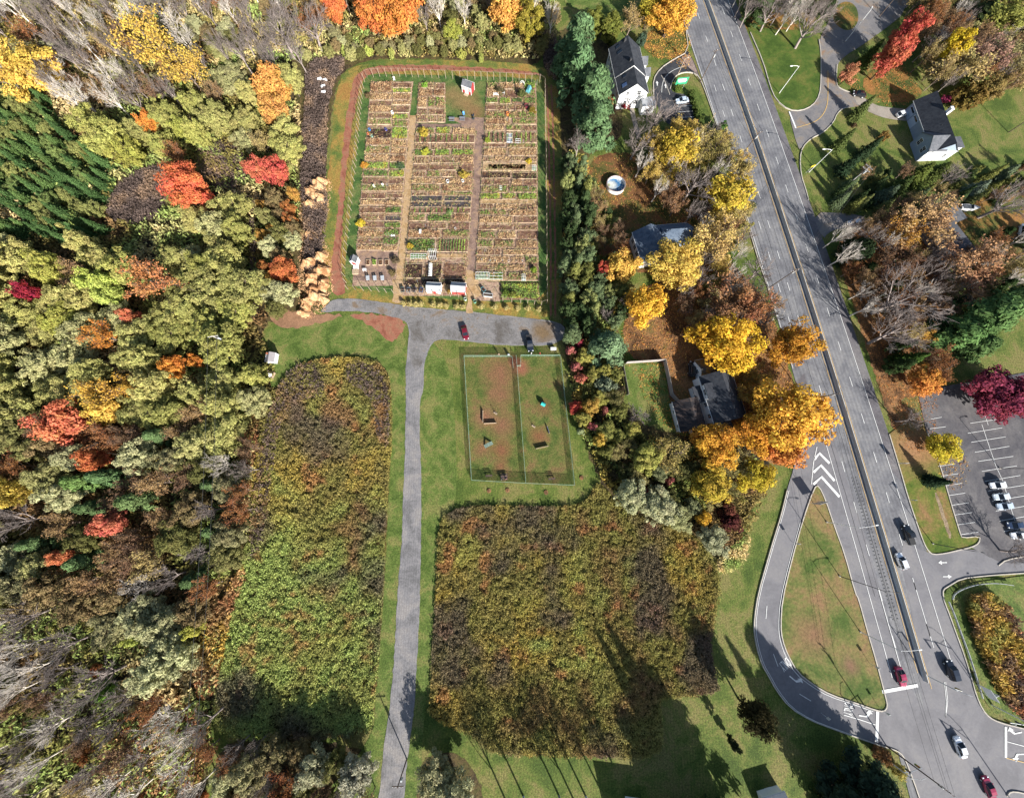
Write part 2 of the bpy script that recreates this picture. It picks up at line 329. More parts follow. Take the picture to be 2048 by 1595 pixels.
MARSH = [[(612, 125), (690, 112), (690, 140), (668, 165), (655, 230), (655, 300), (650, 380), (660, 400), (640, 560), (610, 560), (612, 460), (600, 330), (615, 200)], [(225, 395), (250, 362), (300, 335), (345, 332), (335, 420), (285, 452), (215, 440)], [(500, 395), (512, 398), (516, 640), (503, 640)],
         [(410, 285), (470, 290), (500, 320), (490, 380), (420, 380), (395, 320)], [(1080, 70), (1112, 60), (1118, 170), (1090, 150)]]
sheet('weed_field', FIELD_W, g_field, rag=.25); sheet('weed_field', FIELD_E, g_field, rag=.2)
for i, m_ in enumerate(MARSH): sheet('marsh', m_, g_marsh, rag=.4)
sheet('bleached_field', [(480, -40), (515, 12), (545, 14), (572, -10), (560, -60)], g_pale, rag=.3)
sheet('lawn', [(1120, -40), (1130, 14), (1180, 26), (1240, 24), (1290, 10), (1300, -40)], g_verge, rag=.3)
# allotment: outer tawny grass, red track, inner grass, soil
sheet('outer_grass', [(648, 590), (640, 500), (650, 400), (664, 290), (668, 210), (680, 160), (700, 136), (760, 121), (900, 120), (1000, 124), (1085, 132), (1116, 160), (1124, 300), (1124, 500), (1122, 640), (1000, 640), (940, 626), (820, 616), (700, 598)], g_outer, rag=.25)
def strip(pts, wpx0, closed=False, w_m=None):
    """polygon along a pixel centre line; width in metres"""
    c = [Vector(A(*p)) for p in pts]; l = []; r = []
    for i, p in enumerate(c):
        d = (c[min(i + 1, len(c) - 1)] - c[max(i - 1, 0)]).normalized(); q = Vector((-d.y, d.x)) * (w_m if isinstance(w_m, (int, float)) else w_m[i]) / 2
        l.append(tuple(p + q)); r.append(tuple(p - q))
    return l + r[::-1]
sheet('dirt_track', strip([(1085, 150), (1000, 141), (900, 136), (820, 136), (760, 138), (728, 146), (713, 166), (706, 200), (698, 250), (692, 300), (687, 350), (683, 400), (679, 450), (674, 500), (671, 540), (680, 590)], 0, w_m=[1.5, 1.5, 2, 2.6, 3, 3.2, 2.8, 2.6, 2.4, 2, 1.7, 1.8, 2, 2.4, 3, 5.0]), g_red, world=True, rag=.35)
for dx in (-4.5, 4.5):
    sheet('dirt_track', strip([(1098 + dx, 170), (1101 + dx, 240), (1103 + dx, 330), (1105 + dx, 430), (1106 + dx, 540), (1106 + dx, 640)], 0, w_m=.6), g_red, world=True, rag=.2)
sheet('allotment_grass', [(728, 152), (760, 148), (900, 152), (1060, 156), (1088, 170), (1090, 300), (1093, 500), (1094, 605), (1000, 604), (890, 598), (790, 586), (690, 574), (692, 500), (703, 400), (714, 300), (722, 200)], g_gard, sm=1)
# ---------------------------------------------------------------- roads
HWY_O = Vector((85.495, 171.026)); HWY_U = Vector((.13178, -.99128)); HWY_N = Vector((.99128, .13178))
def hw(s, lat):                                 # along the highway s metres, lat metres right of the lane line
    q = 0.72 - 1.65 * ((s - 108) / 105) ** 2
    p = HWY_O + HWY_U * s + HWY_N * (lat + q); return (p.x, p.y)
hwy = []
for s in range(-40, 330, 6): hwy.append((s, 0))
left = [hw(s, -17.0 if s < 150 else -17.0) for s in range(-40, 330, 8)]
right = [hw(s, 6.4) for s in range(-40, 330, 8)]
road = sheet('highway', left + right[::-1], g_asph, world=True, sm=0)
g_should = mottled('shoulder_asphalt', [(.3, lin(122, 118, 122)), (.5, lin(138, 134, 138)), (.7, lin(156, 152, 152))], .14, 1.6, .16, .06, .9, grain=7)
sheet('road_shoulder', [hw(s, -16.9) for s in range(146, 230, 6)] + [hw(s, -13.65) for s in range(228, 140, -6)], g_should, world=True, sm=0, rag=.05)
sheet('road_shoulder', [hw(s, 3.7) for s in range(-40, 182, 8)] + [hw(s, 6.35) for s in range(180, -41, -8)], g_should, world=True, sm=0, rag=.05)
ISLAND = [(1627, 974), (1636, 970), (1650, 1000), (1667, 1051), (1688, 1108), (1709, 1186), (1715, 1195), (1734, 1265), (1749, 1315), (1770, 1395), (1773, 1411), (1766, 1421), (1749, 1418), (1711, 1404), (1661, 1388), (1626, 1368), (1594, 1343), (1574, 1308), (1563, 1277), (1560, 1250), (1563, 1199), (1581, 1123), (1604, 1040)]
RAMP_L = [(1603, 840), (1597, 890), (1586, 940), (1573, 980), (1561, 1030), (1546, 1078), (1536, 1112), (1515, 1186), (1508, 1232), (1507, 1262), (1513, 1295), (1523, 1328), (1536, 1350), (1551, 1378), (1578, 1413), (1619, 1438), (1661, 1454), (1711, 1472), (1754, 1487), (1787, 1497), (1799, 1503), (1808, 1516), (1817, 1538), (1832, 1579), (1845, 1620), (1860, 1680)]
sheet('ramp_road', RAMP_L + [(2000, 1680), (1960, 1560), (1830, 1400), (1790, 1300), (1760, 1180), (1715, 1020), (1680, 920), (1640, 820)], g_asph2, sm=1)
road_r = [(1853, 1102), (1862, 1108), (1887, 1106), (1942, 1093), (1990, 1120), (2100, 1120), (2100, 1142), (2048, 1145), (2012, 1147), (1962, 1151), (1920, 1156), (1895, 1171), (1884, 1178), (1884, 1190), (1887, 1203), (1897, 1228), (1912, 1270), (1927, 1310), (1942, 1358), (1950, 1388), (1962, 1416), (1977, 1433), (1995, 1442), (2028, 1451), (2100, 1470), (2140, 1700), (1900, 1700), (1860, 1500), (1838, 1360), (1830, 1250), (1790, 1080)]
sheet('junction_road', road_r, g_asph2, sm=1)
sheet('car_park', [(1838, 800), (1836, 784), (1900, 770), (2140, 730), (2160, 1130), (2000, 1124), (1942, 1094), (1958, 1084), (1958, 1070), (1922, 1076), (1918, 1066), (1897, 996), (1877, 926), (1852, 862)], g_park, sm=0)
sheet('side_road', [(1575, 221), (1601, 223), (1624, 213), (1637, 193), (1641, 163), (1641, 108), (1637, 80), (1659, 43), (1690, -60), (1830, -60), (1812, 25), (1765, 62), (1721, 93), (1690, 112), (1673, 130), (1671, 170), (1679, 178), (1699, 186), (1712, 194), (1735, 206), (1721, 213), (1686, 217), (1673, 228), (1666, 246), (1646, 266), (1621, 278), (1604, 295), (1596, 300)], g_side, sm=1)
sheet('driveway', [(1705, 188), (1722, 192), (1749, 211), (1779, 216), (1807, 218), (1830, 222), (1832, 244), (1807, 242), (1772, 238), (1744, 228), (1715, 212)], g_drive, sm=1)
sheet('driveway', [(1622, 424), (1700, 427), (1730, 434), (1730, 456), (1680, 456), (1655, 466), (1646, 480)], g_side, sm=1)
sheet('driveway', [(1372, 96), (1377, 104), (1347, 120), (1320, 138), (1306, 160), (1307, 190), (1315, 215), (1340, 258), (1396, 256), (1376, 190), (1346, 186), (1341, 175), (1346, 158), (1358, 148), (1376, 145), (1392, 148), (1402, 162), (1390, 128)], g_black, sm=1)
sheet('gravel_bed', [(1377, 106), (1356, 122), (1370, 132), (1383, 140), (1397, 152), (1399, 158), (1388, 128)], mottled('pink_gravel', [(.3, lin(150, 130, 122)), (.6, lin(190, 168, 158))], .6, 3, .3, .2, .95), sm=1)
sheet('garden_path', strip([(1262, 212), (1268, 240), (1278, 278)], 0, w_m=1.6), g_drive, world=True, sm=0)
sheet('grass_island', [(1661, 40), (1672, 12), (1692, 2), (1712, 12), (1718, 40), (1706, 60), (1685, 62)], g_leafy, sm=2)
LANE_L = [(740, 1700), (757, 1600), (763, 1546), (770, 1478), (778, 1426), (784, 1368), (790, 1295), (795, 1195), (798, 1150), (804, 1088), (807, 975), (810, 925), (812, 800), (811, 740), (815, 705), (819, 660), (812, 640), (788, 632), (738, 624), (688, 621), (637, 626), (652, 612), (662, 601), (685, 597), (713, 598), (788, 607), (813, 613), (900, 620), (938, 623), (980, 628), (1050, 635), (1125, 645), (1132, 665), (1122, 682), (1100, 690), (1060, 692), (1000, 690), (938, 684), (884, 677), (866, 684), (856, 701), (849, 726), (847, 776), (841, 800), (839, 850), (843, 950), (842, 1113), (840, 1195), (838, 1258), (833, 1345), (827, 1433), (817, 1500), (812, 1546), (808, 1600), (800, 1700)]
sheet('gravel_lane', LANE_L, g_gravel, sm=2, rag=.12)
sheet('gravel_yard', [(815, 700), (824, 660), (812, 640), (740, 622), (690, 610), (713, 600), (788, 609), (813, 615), (900, 622), (938, 625), (980, 630), (1050, 637), (1122, 647), (1128, 665), (1118, 680), (1060, 690), (1000, 688), (938, 682), (884, 675), (862, 684), (850, 705), (840, 740), (826, 740)], g_lot, sm=2, rag=.15)
sheet('island_grass', ISLAND, mottled('island_grass', [(.28, lin(96, 120, 52)), (.45, lin(136, 140, 76)), (.6, lin(160, 144, 90)), (.78, lin(176, 140, 100))], .1, 1.6, .26, .2, .95, patches=[patch(1625, 1270, 26, (168, 130, 96), .9), patch(1700, 1330, 14, (160, 124, 96), .9)]), sm=1)
sheet('verge_grass', [(1852, 862), (1838, 830), (1800, 850), (1777, 868), (1799, 940), (1814, 993), (1837, 1061), (1847, 1088), (1855, 1100), (1864, 1107), (1887, 1105), (1912, 1099), (1942, 1092), (1956, 1084), (1957, 1071), (1922, 1075), (1918, 1066), (1897, 996), (1877, 926)], mottled('verge_grass', [(.28, lin(88, 116, 36)), (.45, lin(120, 136, 52)), (.6, lin(152, 142, 74)), (.75, lin(176, 138, 92))], .1, 1.8, .26, .2, .95, patches=[patch(1825, 890, 42, (196, 148, 106), .8)]), sm=0)
sheet('verge_grass', [(1903, 1195), (1910, 1180), (1935, 1166), (1990, 1158), (2050, 1150), (2110, 1148), (2110, 1462), (2040, 1448), (1992, 1430), (1966, 1398), (1940, 1335), (1925, 1280), (1908, 1230)], g_verge, sm=1)
sheet('verge_grass', [(1485, 40), (1500, 66), (1526, 126), (1539, 173), (1551, 201), (1576, 221), (1603, 222), (1626, 211), (1638, 192), (1641, 160), (1640, 100), (1628, 70), (1590, 60), (1530, 60)], mottled('striped_mown_grass', [(.3, lin(76, 104, 36)), (.5, lin(98, 124, 48)), (.7, lin(126, 132, 62))], .12, 1.8, .25, .2, .95, bands=(R(-20), .5, .14)), sm=1)
# wood-strewn strip in the verge by the car park
sheet('bark_strip', strip([(1870, 985), (1880, 1015), (1890, 1045), (1900, 1075)], 0, w_m=1.0), mottled('pale_bark', [(.3, lin(150, 128, 104)), (.6, lin(196, 172, 140))], .6, 3, .35, .3, .95), world=True, rag=.2)

# ---------------------------------------------------------------- kerbs
def polyline_solid(mb, pts, prof, closed=False):
    """extrude profile [(offset, z)] along 2D world points"""
    n = len(pts); secs = []
    for i, p in enumerate(pts):
        a = Vector(pts[(i - 1) % n] if closed or i else pts[0]); b = Vector(pts[(i + 1) % n] if closed or i < n - 1 else pts[-1])
        d = (b - a).normalized(); q = Vector((-d.y, d.x)); secs.append([(p[0] + q.x * o, p[1] + q.y * o, z) for o, z in prof])
    if closed: secs.append(secs[0])
    return mb.loft(secs, not closed)
KP = [(-.12, 0), (-.12, .29), (.12, .29), (.12, 0)]
def kerb(px, closed=False, sm=1, prof=KP):
    pts = [A(*p) for p in px]
    if sm: pts = smooth(pts, sm, closed)
    mb = MB(); polyline_solid(mb, pts, prof, closed); return tag(mb.build('kerb', CONCRETE), kind='structure')
kerb(ISLAND, True)
kerb(RAMP_L[3:]); kerb([(1777, 868), (1799, 940), (1814, 993), (1837, 1061), (1847, 1088), (1855, 1101), (1864, 1108), (1887, 1106), (1912, 1100), (1942, 1093), (1956, 1085), (1958, 1071), (1922, 1075), (1918, 1066), (1897, 996), (1877, 926), (1852, 862)])
kerb([(2100, 1142), (2012, 1147), (1962, 1151), (1920, 1156), (1895, 1171), (1884, 1178), (1884, 1190), (1887, 1203), (1897, 1228), (1912, 1270), (1927, 1310), (1942, 1358), (1950, 1388), (1962, 1416), (1977, 1433), (1995, 1442), (2028, 1451), (2100, 1468)])
kerb([(1500, 66), (1526, 126), (1539, 173), (1551, 201), (1576, 221), (1601, 223), (1625, 212), (1638, 192), (1641, 160), (1641, 108), (1637, 80)])
kerb([(1699, 186), (1679, 178), (1671, 170), (1673, 130)]); kerb([(1699, 215), (1686, 217), (1673, 228), (1666, 246), (1646, 266), (1621, 278), (1604, 295), (1599, 316), (1601, 351), (1611, 381), (1616, 400)])
kerb([(1372, 40), (1371, 60), (1377, 104), (1347, 120), (1320, 138), (1306, 160), (1307, 190)]); kerb([(1340, 178), (1346, 158), (1358, 148), (1376, 145), (1392, 149), (1403, 164), (1430, 241), (1445, 288), (1470, 345)])
kerb([(1488, 428), (1515, 518), (1533, 570), (1552, 632)], sm=0)
kerb([(1995, 1130), (2010, 1118), (2060, 1110), (2110, 1112)]); kerb([(2012, 1590), (2018, 1580), (2040, 1582), (2070, 1592)])
kerb([(1339, 190), (1330, 165), (1322, 152)], sm=1, prof=[(-.08, 0), (-.08, .22), (.08, .22), (.08, 0)])

# ---------------------------------------------------------------- painted markings
ZM = .20                                        # clear of every road sheet
ZM = LAYER[0] + .03
def stroke(mb, pts, w, z=None):
    z = ZM if z is None else z; n = len(pts)
    l = []; r = []
    for i, p in enumerate(pts):
        d = (Vector(pts[min(i + 1, n - 1)]) - Vector(pts[max(i - 1, 0)])).normalized(); q = Vector((-d.y, d.x)) * w / 2; p = Vector(p)
        l.append((p.x + q.x, p.y + q.y, z)); r.append((p.x - q.x, p.y - q.y, z))
    for i in range(n - 1): mb.add([l[i], r[i], r[i + 1], l[i + 1]], [(0, 1, 2, 3)])
    return mb
wl = MB(); yl = MB()
hs = lambda a, b, lat, st=4: [hw(s, lat) for s in np.arange(a, b + .01, st)]
stroke(wl, hs(-30, 226, 3.5), .16)
for k in range(-3, 20): stroke(wl, hs(k * 11.41 - 1.5, k * 11.41 + 1.5, 0, 1.5), .17)
for k in range(-2, 20): stroke(wl, hs(k * 11.41 - 1.5 + 1.3, k * 11.41 + 1.5 + 1.3, -10.25, 1.5), .17)
for k in range(3, 12): stroke(wl, hs(k * 11.41 - 1.5 + 1.3, k * 11.41 + 1.5 + 1.3, -13.4, 1.5), .15)
stroke(wl, hs(205, 228, -10.4), .17); stroke(wl, hs(150, 228, -13.4), .16); stroke(wl, hs(-30, 142, -16.7), .14); stroke(wl, hs(205, 222, 0), .16)
stroke(yl, hs(-30, 230, -3.8), .14); stroke(yl, hs(-30, 228, -6.3), .14)
stroke(wl, [hw(228.7, -17.0), hw(228.7, -7.2)], .8)
for dx in (-3, 6):
    stroke(wl, [A(1888 + dx * .3, 1362), A(1892 + dx * .3, 1400), A(1890, 1433)], .14)
# gore chevrons
for q in ([(1628, 918), (1638, 906), (1658, 926)], [(1626, 944), (1641, 930), (1668, 961)], [(1626, 968), (1642, 953), (1678, 993)]): stroke(wl, [A(*p) for p in q], .75)
stroke(wl, [A(1633, 893), A(1626, 925), A(1622, 968)], .2)
# ramp edge lines, dashes and stop bar
stroke(wl, [A(x + 4, y) for x, y in smooth(RAMP_L[3:18], 1, False)], .13)
stroke(wl, [A(x - 4, y + 3) for x, y in smooth(ISLAND[12:], 1, False)], .13)
for a, b in (((1533, 1210), (1531, 1236)), ((1546, 1306), (1555, 1331)), ((1598, 1386), (1621, 1400))): stroke(wl, [A(*a), A(*b)], .15)
stroke(wl, [A(1687, 1428), A(1718, 1437), A(1751, 1448)], .18); stroke(wl, [A(1754, 1421), A(1752, 1482)], .75)
# right hand side street
stroke(wl, [A(2010, 1452), A(2010, 1513)], .6); stroke(wl, [A(2012, 1481), A(2060, 1494)], .16); stroke(yl, [A(2011, 1514), A(2075, 1530)], .18)
# upper side road
stroke(wl, [A(1578, 224), A(1591, 257)], .55)
stroke(yl, [A(*p) for p in smooth([(1655, 142), (1655.5, 190), (1654, 212), (1645, 232), (1628, 246), (1593, 256)], 2, False)], .24)
# black drive: centre line and bay lines by the white house
stroke(wl, [A(*p) for p in smooth([(1371, 133), (1350, 139), (1332, 151), (1324, 168), (1323, 186)], 2, False)], .15)
for y in (213, 224, 235): stroke(wl, [A(1353 + (y - 213) * .32, y + 1), A(1384 + (y - 213) * .32, y - 1)], .13)
# car park bays: left row and the double row
for i in range(8):
    a = (1875 + i * 6.6, 932 + i * 19.4); stroke(wl, [A(*a), A(a[0] + 34, a[1] - 5)], .13)
bay = [((1939, 846), (2008, 836)), ((1934, 866), (2003, 855)), ((1941, 884), (2010, 873)), ((1948, 904), (2017, 892)), ((1955, 922), (2025, 912)), ((1962, 942), (2032, 931)), ((1968, 962), (2039, 950)), ((1975, 981), (2050, 969)), ((1983, 1001), (2060, 989)), ((1990, 1021), (2068, 1008)), ((1998, 1041), (2076, 1027)), ((2006, 1062), (2084, 1047)), ((1860, 838), (1882, 834)), ((1858, 857), (1890, 853)), ((1861, 876), (1889, 872))]
for a, b in bay: stroke(wl, [A(*a), A(*b)], .13)
stroke(wl, [A(1969, 832), A(1975, 850)], .13); stroke(wl, [A(1962, 848), A(1990, 931), A(2004, 961), (A(2040, 1080))], .13)
for a in ((1884, 1124), (1893, 1152)):          # entrance arrows
    c = Vector(A(*a)); s = 1 if a[1] > 1140 else -1
    wl.add([(c.x - s * 1.2, c.y - .12, ZM), (c.x + s * .3, c.y - .12, ZM), (c.x + s * .3, c.y + .12, ZM), (c.x - s * 1.2, c.y + .12, ZM)], [(0, 1, 2, 3)])
    wl.add([(c.x + s * .3, c.y - .55, ZM), (c.x + s * 1.3, c.y, ZM), (c.x + s * .3, c.y + .55, ZM)], [(0, 1, 2)])
wlo = wl.build('lane_marking', WHITE_PAINT, road); ylo = yl.build('lane_marking', YELLOW_PAINT, road)
def turn_arrow(px, ang, sc=1.0, left=True):
    m = -1 if left else 1
    shp = [(0, -1.6), (.28, -1.6), (.28, .2), (.9 * 1, .75), (.9, .3), (1.75, 1.15), (.9, 2.0), (.9, 1.45), (.0, .6)]
    c = Vector(A(*px)); co, si = math.cos(ang), math.sin(ang); v = []
    for x, y in shp:
        x = x * -m * -1 * sc if not left else -x * sc; y *= sc; v.append((c.x + x * co - y * si, c.y + x * si + y * co, ZM))
    tri = tessellate_polygon([[Vector(p) for p in v]]); mb = MB(); mb.add(v, [tuple(t) for t in tri])
    return mb.build('turn_arrow', WHITE_PAINT, road)
turn_arrow((1588, 1360), R(-130), 1.0); turn_arrow((1729, 1432), R(-98), 1.0); turn_arrow((2031, 1466), R(98), 1.0, False); turn_arrow((2036, 1505), R(90), 1.0)
for px in ((1314, 168), (1331, 173)):
    c = Vector(A(*px)); mb = MB(); mb.poly([(c.x - .5, c.y + .1, ZM), (c.x + .5, c.y + .1, ZM), (c.x, c.y + 1.2, ZM)]); mb.poly([(c.x - .18, c.y - 1, ZM), (c.x + .18, c.y - 1, ZM), (c.x + .18, c.y + .1, ZM), (c.x - .18, c.y + .1, ZM)]); mb.build('turn_arrow', WHITE_PAINT, road)
for px, ang in (((1569, 1326), R(-146)), ((1695, 1415), R(-107))):
    cu = bpy.data.curves.new('pavement_lettering', 'FONT'); cu.body = 'ONLY'; cu.size = 1.5; cu.align_x = 'CENTER'; cu.align_y = 'CENTER'; cu.offset = .012
    o = bpy.data.objects.new('pavement_lettering', cu); COL.objects.link(o); cu.materials.append(WHITE_PAINT); c = A(*px); o.location = (c[0], c[1], ZM + .002)
    o.rotation_euler = (0, 0, ang); o.scale = (.72, 2.2, 1); o.parent = road
# dark crack seal and rumble patches stay in the asphalt: thin tar lines
tar = MB()
for lat, a, b in ((-15.2, 20, 120), (-8.2, 150, 226), (-11.9, 60, 210)): stroke(tar, [hw(s, lat + random.uniform(-.06, .06)) for s in np.arange(a, b, 3)], .07, ZM - .004)
tar.build('crack_seal', plain('tar', (.035, .035, .037), .7), road)
rum = MB()
for s in np.arange(176, 214, .95):
    for lat in (-7.4, -8.6): stroke(rum, [hw(s, lat - .22), hw(s, lat + .22)], .3, ZM - .003)
rum.build('pavement_marking', plain('worn_tar_patch', (.11, .11, .11), .8), road)
# ================================================================ WEEDS AND UNDERGROWTH (uncountable)
def scatter(poly_px, dens, rg, world_poly=None):
    pts = smooth([A(*p) for p in poly_px], 1); xs = [p[0] for p in pts]; ys = [p[1] for p in pts]
    n = int((max(xs) - min(xs)) * (max(ys) - min(ys)) * dens); x = rg.uniform(min(xs), max(xs), n); y = rg.uniform(min(ys), max(ys), n)
    k = in_poly(x, y, pts); return x[k], y[k]
def tufts(x, y, h, spread, col, rg, blades=4, wid=.16, z0=.05):
    """clumps of leaning leaves at all heights of the stalks; h, col per clump"""
    n = len(x) * blades; x = np.repeat(x, blades); y = np.repeat(y, blades); h = np.repeat(h, blades); c = np.repeat(col, blades, 0) * rg.uniform(.6, 1.4, (n, 1))
    b = rg.uniform(0, 2 * np.pi, n); r = spread * np.sqrt(rg.random(n)); C = np.c_[x + np.cos(b) * r, y + np.sin(b) * r, z0 + h * rg.uniform(.15, 1.0, n) ** .7]
    nr = rg.normal(size=(n, 3)) * .62 + np.array([0, 0, .85]); nr /= np.linalg.norm(nr, axis=1, keepdims=True); u = np.cross(nr, rg.normal(size=(n, 3))); u /= np.linalg.norm(u, axis=1, keepdims=True) + 1e-9; v = np.cross(nr, u)
    s = (wid * rg.uniform(.6, 1.5, n))[:, None]; V = np.empty((n, 4, 3), np.float32); V[:, 0] = C - u * s * 1.7; V[:, 1] = C + v * s * .7; V[:, 2] = C + u * s * 1.7; V[:, 3] = C - v * s * .7
    return V.reshape(-1, 3), np.arange(n * 4).reshape(-1, 4), c
def cmix(keys, t, cols):
    cols = np.array(cols); return np.stack([np.interp(t, keys, cols[:, i]) for i in range(3)], 1)
KW = 1.36
W_GREEN, W_OLIVE, W_GOLD, W_BROWN, W_DARK, W_RED, W_TAN = [np.array(lin(*c, k=KW)) for c in ((134, 150, 84), (136, 130, 72), (172, 142, 70), (136, 108, 74), (88, 76, 70), (156, 106, 74), (192, 170, 122))]
def field(name, poly, dens, hmin, hmax, green_fn, label, seed, dark_fn):
    rg = np.random.default_rng(seed); x, y = scatter(poly, dens, rg); cl = fbm(x, y, .95, seed + 50, 3) * .75 + rg.random(len(x)) * .25; k_ = cl + rg.random(len(x)) * .25 > .5; x, y, cl = x[k_], y[k_], cl[k_]
    t = fbm(x, y, 16, seed); t2 = fbm(x, y, 5, seed + 9); g = green_fn(x, y)
    col = cmix([.25, .42, .52, .62, .78], t * .6 + t2 * .4, [W_BROWN * .9, W_OLIVE * .75, W_OLIVE * .6 + W_BROWN * .25, W_GOLD * .45 + W_OLIVE * .4, W_OLIVE * 1.0])
    gm = np.clip((g + (t2 - .5) * 1.6), 0, 1)[:, None]; col = col * (1 - gm) + (W_GREEN * .8 + W_OLIVE * .2) * gm
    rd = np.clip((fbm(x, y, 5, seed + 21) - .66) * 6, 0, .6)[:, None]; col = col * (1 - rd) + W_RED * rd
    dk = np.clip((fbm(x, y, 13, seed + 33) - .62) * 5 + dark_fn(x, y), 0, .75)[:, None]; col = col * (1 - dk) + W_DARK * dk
    h = hmin + (hmax - hmin) * np.clip((cl - .3) * 1.9, 0, 1.0) * rg.uniform(.6, 1.2, len(x))
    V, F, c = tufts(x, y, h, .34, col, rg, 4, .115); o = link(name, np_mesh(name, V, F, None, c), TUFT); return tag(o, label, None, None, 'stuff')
gl = P(540, 1400); gd = P(600, 790)
def gw(x, y):
    px = 1.0 / (1 + np.exp((y - (-20)) / 9)) * .85 + np.clip(1 - np.hypot(x + 68, y + 33) / 22, 0, 1) * .8; return np.clip(px, 0, 1) - .12
field('tall_weeds', FIELD_W, 22, .25, 1.45, gw, 'brown and green tall weeds covering the field left of the gravel lane', 3, lambda x, y: np.clip((y - 5) / 30, 0, .35))
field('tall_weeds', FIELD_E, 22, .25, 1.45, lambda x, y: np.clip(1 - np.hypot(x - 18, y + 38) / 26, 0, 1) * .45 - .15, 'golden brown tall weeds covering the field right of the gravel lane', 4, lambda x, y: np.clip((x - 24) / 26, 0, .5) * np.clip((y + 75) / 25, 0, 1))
# dark band of dead stalks along the western edges of the left field
def band(name, poly, dens, h0, h1, cols, label, seed, bl=4, wid=.14, spread=.4):
    rg = np.random.default_rng(seed); x, y = scatter(poly, dens, rg); t = fbm(x, y, 4, seed)
    V, F, c = tufts(x, y, h0 + (h1 - h0) * rg.random(len(x)), spread, cmix(np.linspace(.3, .7, len(cols)), t, cols), rg, bl, wid)
    return tag(link(name, np_mesh(name, V, F, None, c), TUFT), label, None, None, 'stuff')
def fallen(name, poly, dens, cols, label, seed):
    rg = np.random.default_rng(seed); x, y = scatter(poly, dens, rg); k = fbm(x, y, 3.5, seed) + rg.random(len(x)) * .3 > .56; x, y = x[k], y[k]
    V, F, c = tufts(x, y, np.full(len(x), .06), .3, np.array(cols)[rg.integers(0, len(cols), len(x))], rg, 2, .085, .15); tag(link(name, np_mesh(name, V, F, None, c), TUFT), label, None, None, 'stuff')
LO, LY, LB = [np.array(lin(*c, k=.9)) for c in ((206, 140, 80), (222, 180, 92), (150, 108, 76))]
fallen('fallen_leaves', [(1240, 640), (1300, 560), (1440, 500), (1535, 600), (1590, 760), (1600, 930), (1480, 900), (1340, 880), (1250, 730)], 5, [LO, LY, LB, LO], 'fallen leaves under the golden maples', 81)
fallen('fallen_leaves', [(1168, 318), (1250, 300), (1440, 330), (1500, 420), (1480, 500), (1330, 560), (1190, 520)], 4, [LB, LO, LB, LY], 'fallen brown leaves on the pool lawn', 82)
fallen('fallen_leaves', [(1660, 480), (1760, 430), (1880, 420), (1900, 560), (1880, 700), (1870, 905), (1800, 900), (1755, 770), (1700, 590)], 5, [LO, LB, LO], 'fallen coppery leaves beside the highway', 83)
fallen('fallen_leaves', [(1295, 50), (1378, 36), (1385, 150), (1340, 125), (1290, 110)], 5, [LY, LO, LY], 'fallen yellow leaves beside the highway at the top', 84)
fallen('fallen_leaves', [(1700, 150), (1790, 110), (1850, 190), (1790, 220), (1700, 190)], 4, [LO, LB], 'fallen red leaves under the red maples', 85)
fallen('fallen_leaves', [(1855, 880), (1920, 880), (1945, 960), (1890, 990)], 4, [LY, LO], 'fallen leaves on the car park below the round yellow tree', 86)
band('dead_weeds', [(580, 735), (640, 722), (660, 790), (600, 800), (560, 850), (545, 960), (535, 1060), (510, 1130), (500, 1090), (515, 960), (530, 860), (560, 775)], 7, .6, 1.5, [W_DARK * .8, W_DARK * 1.2, W_BROWN], 'dark dead weeds along the wood edge of the left field', 41)
band('dead_weeds', [(700, 720), (760, 735), (782, 790), (780, 905), (755, 870), (745, 790), (690, 760)], 7, .6, 1.5, [W_DARK * .8, W_DARK * 1.3, W_BROWN], 'dark dead weeds beside the lane at the top of the left field', 42)
for i, m_ in enumerate(MARSH):
    band('marsh_weeds', m_, 9, .6, 1.5, [W_DARK * .75, W_DARK * 1.15, W_DARK * 1.0 + W_BROWN * .4], ['dark dead marsh weeds beside the allotment track', 'dark oval of dead weeds below the spruces', 'dark narrow strip of dead weeds at the wood edge', 'dark dead weeds beside the oval clearing', 'dark dead weeds above the allotment corner'][i], 50 + i)
band('tall_grass', [(1425, 1130), (1470, 1080), (1500, 1060), (1490, 1120), (1450, 1150)], 9, .5, 1.2, [W_TAN * .8, W_TAN * 1.1, W_GREEN], 'pale tall grass by the ramp verge', 60)
band('bracken', [(395, 1290), (450, 1190), (490, 1120), (500, 1150), (470, 1210), (450, 1310), (440, 1380), (400, 1400)], 6, .5, 1.6, [W_RED * .8, W_BROWN * 1.3, W_GOLD * .8], 'rusty bracken along the lower field edge', 61, 5, .2)
band('bracken', [(280, 1380), (400, 1390), (425, 1440), (400, 1595), (260, 1595), (200, 1500)], 5, .4, 1.4, [W_RED * .7, W_BROWN * 1.4, W_TAN * .9], 'rusty bracken under the bare trees', 62, 5, .2)
band('bracken', [(470, 800), (520, 820), (515, 900), (500, 1000), (480, 1060), (470, 960)], 5, .5, 1.5, [W_RED * .7, W_BROWN * 1.2, W_OLIVE], 'rusty shrubs between the left field and the wood', 63, 5, .2)
band('bushes', [(1925, 1190), (1975, 1180), (2010, 1220), (2045, 1300), (2060, 1440), (2030, 1430), (1990, 1380), (1960, 1310), (1935, 1250)], 7, .8, 2.6, [W_RED * .9, W_DARK, W_BROWN * 1.1, W_GOLD * .9, W_OLIVE], 'rusty and dark scrub on the green beside the junction', 64, 7, .22, .7)
UND = [[(-200, 180), (605, 110), (596, 560), (520, 640), (560, 770), (500, 1000), (440, 1310), (420, 1640), (-200, 1640)]]
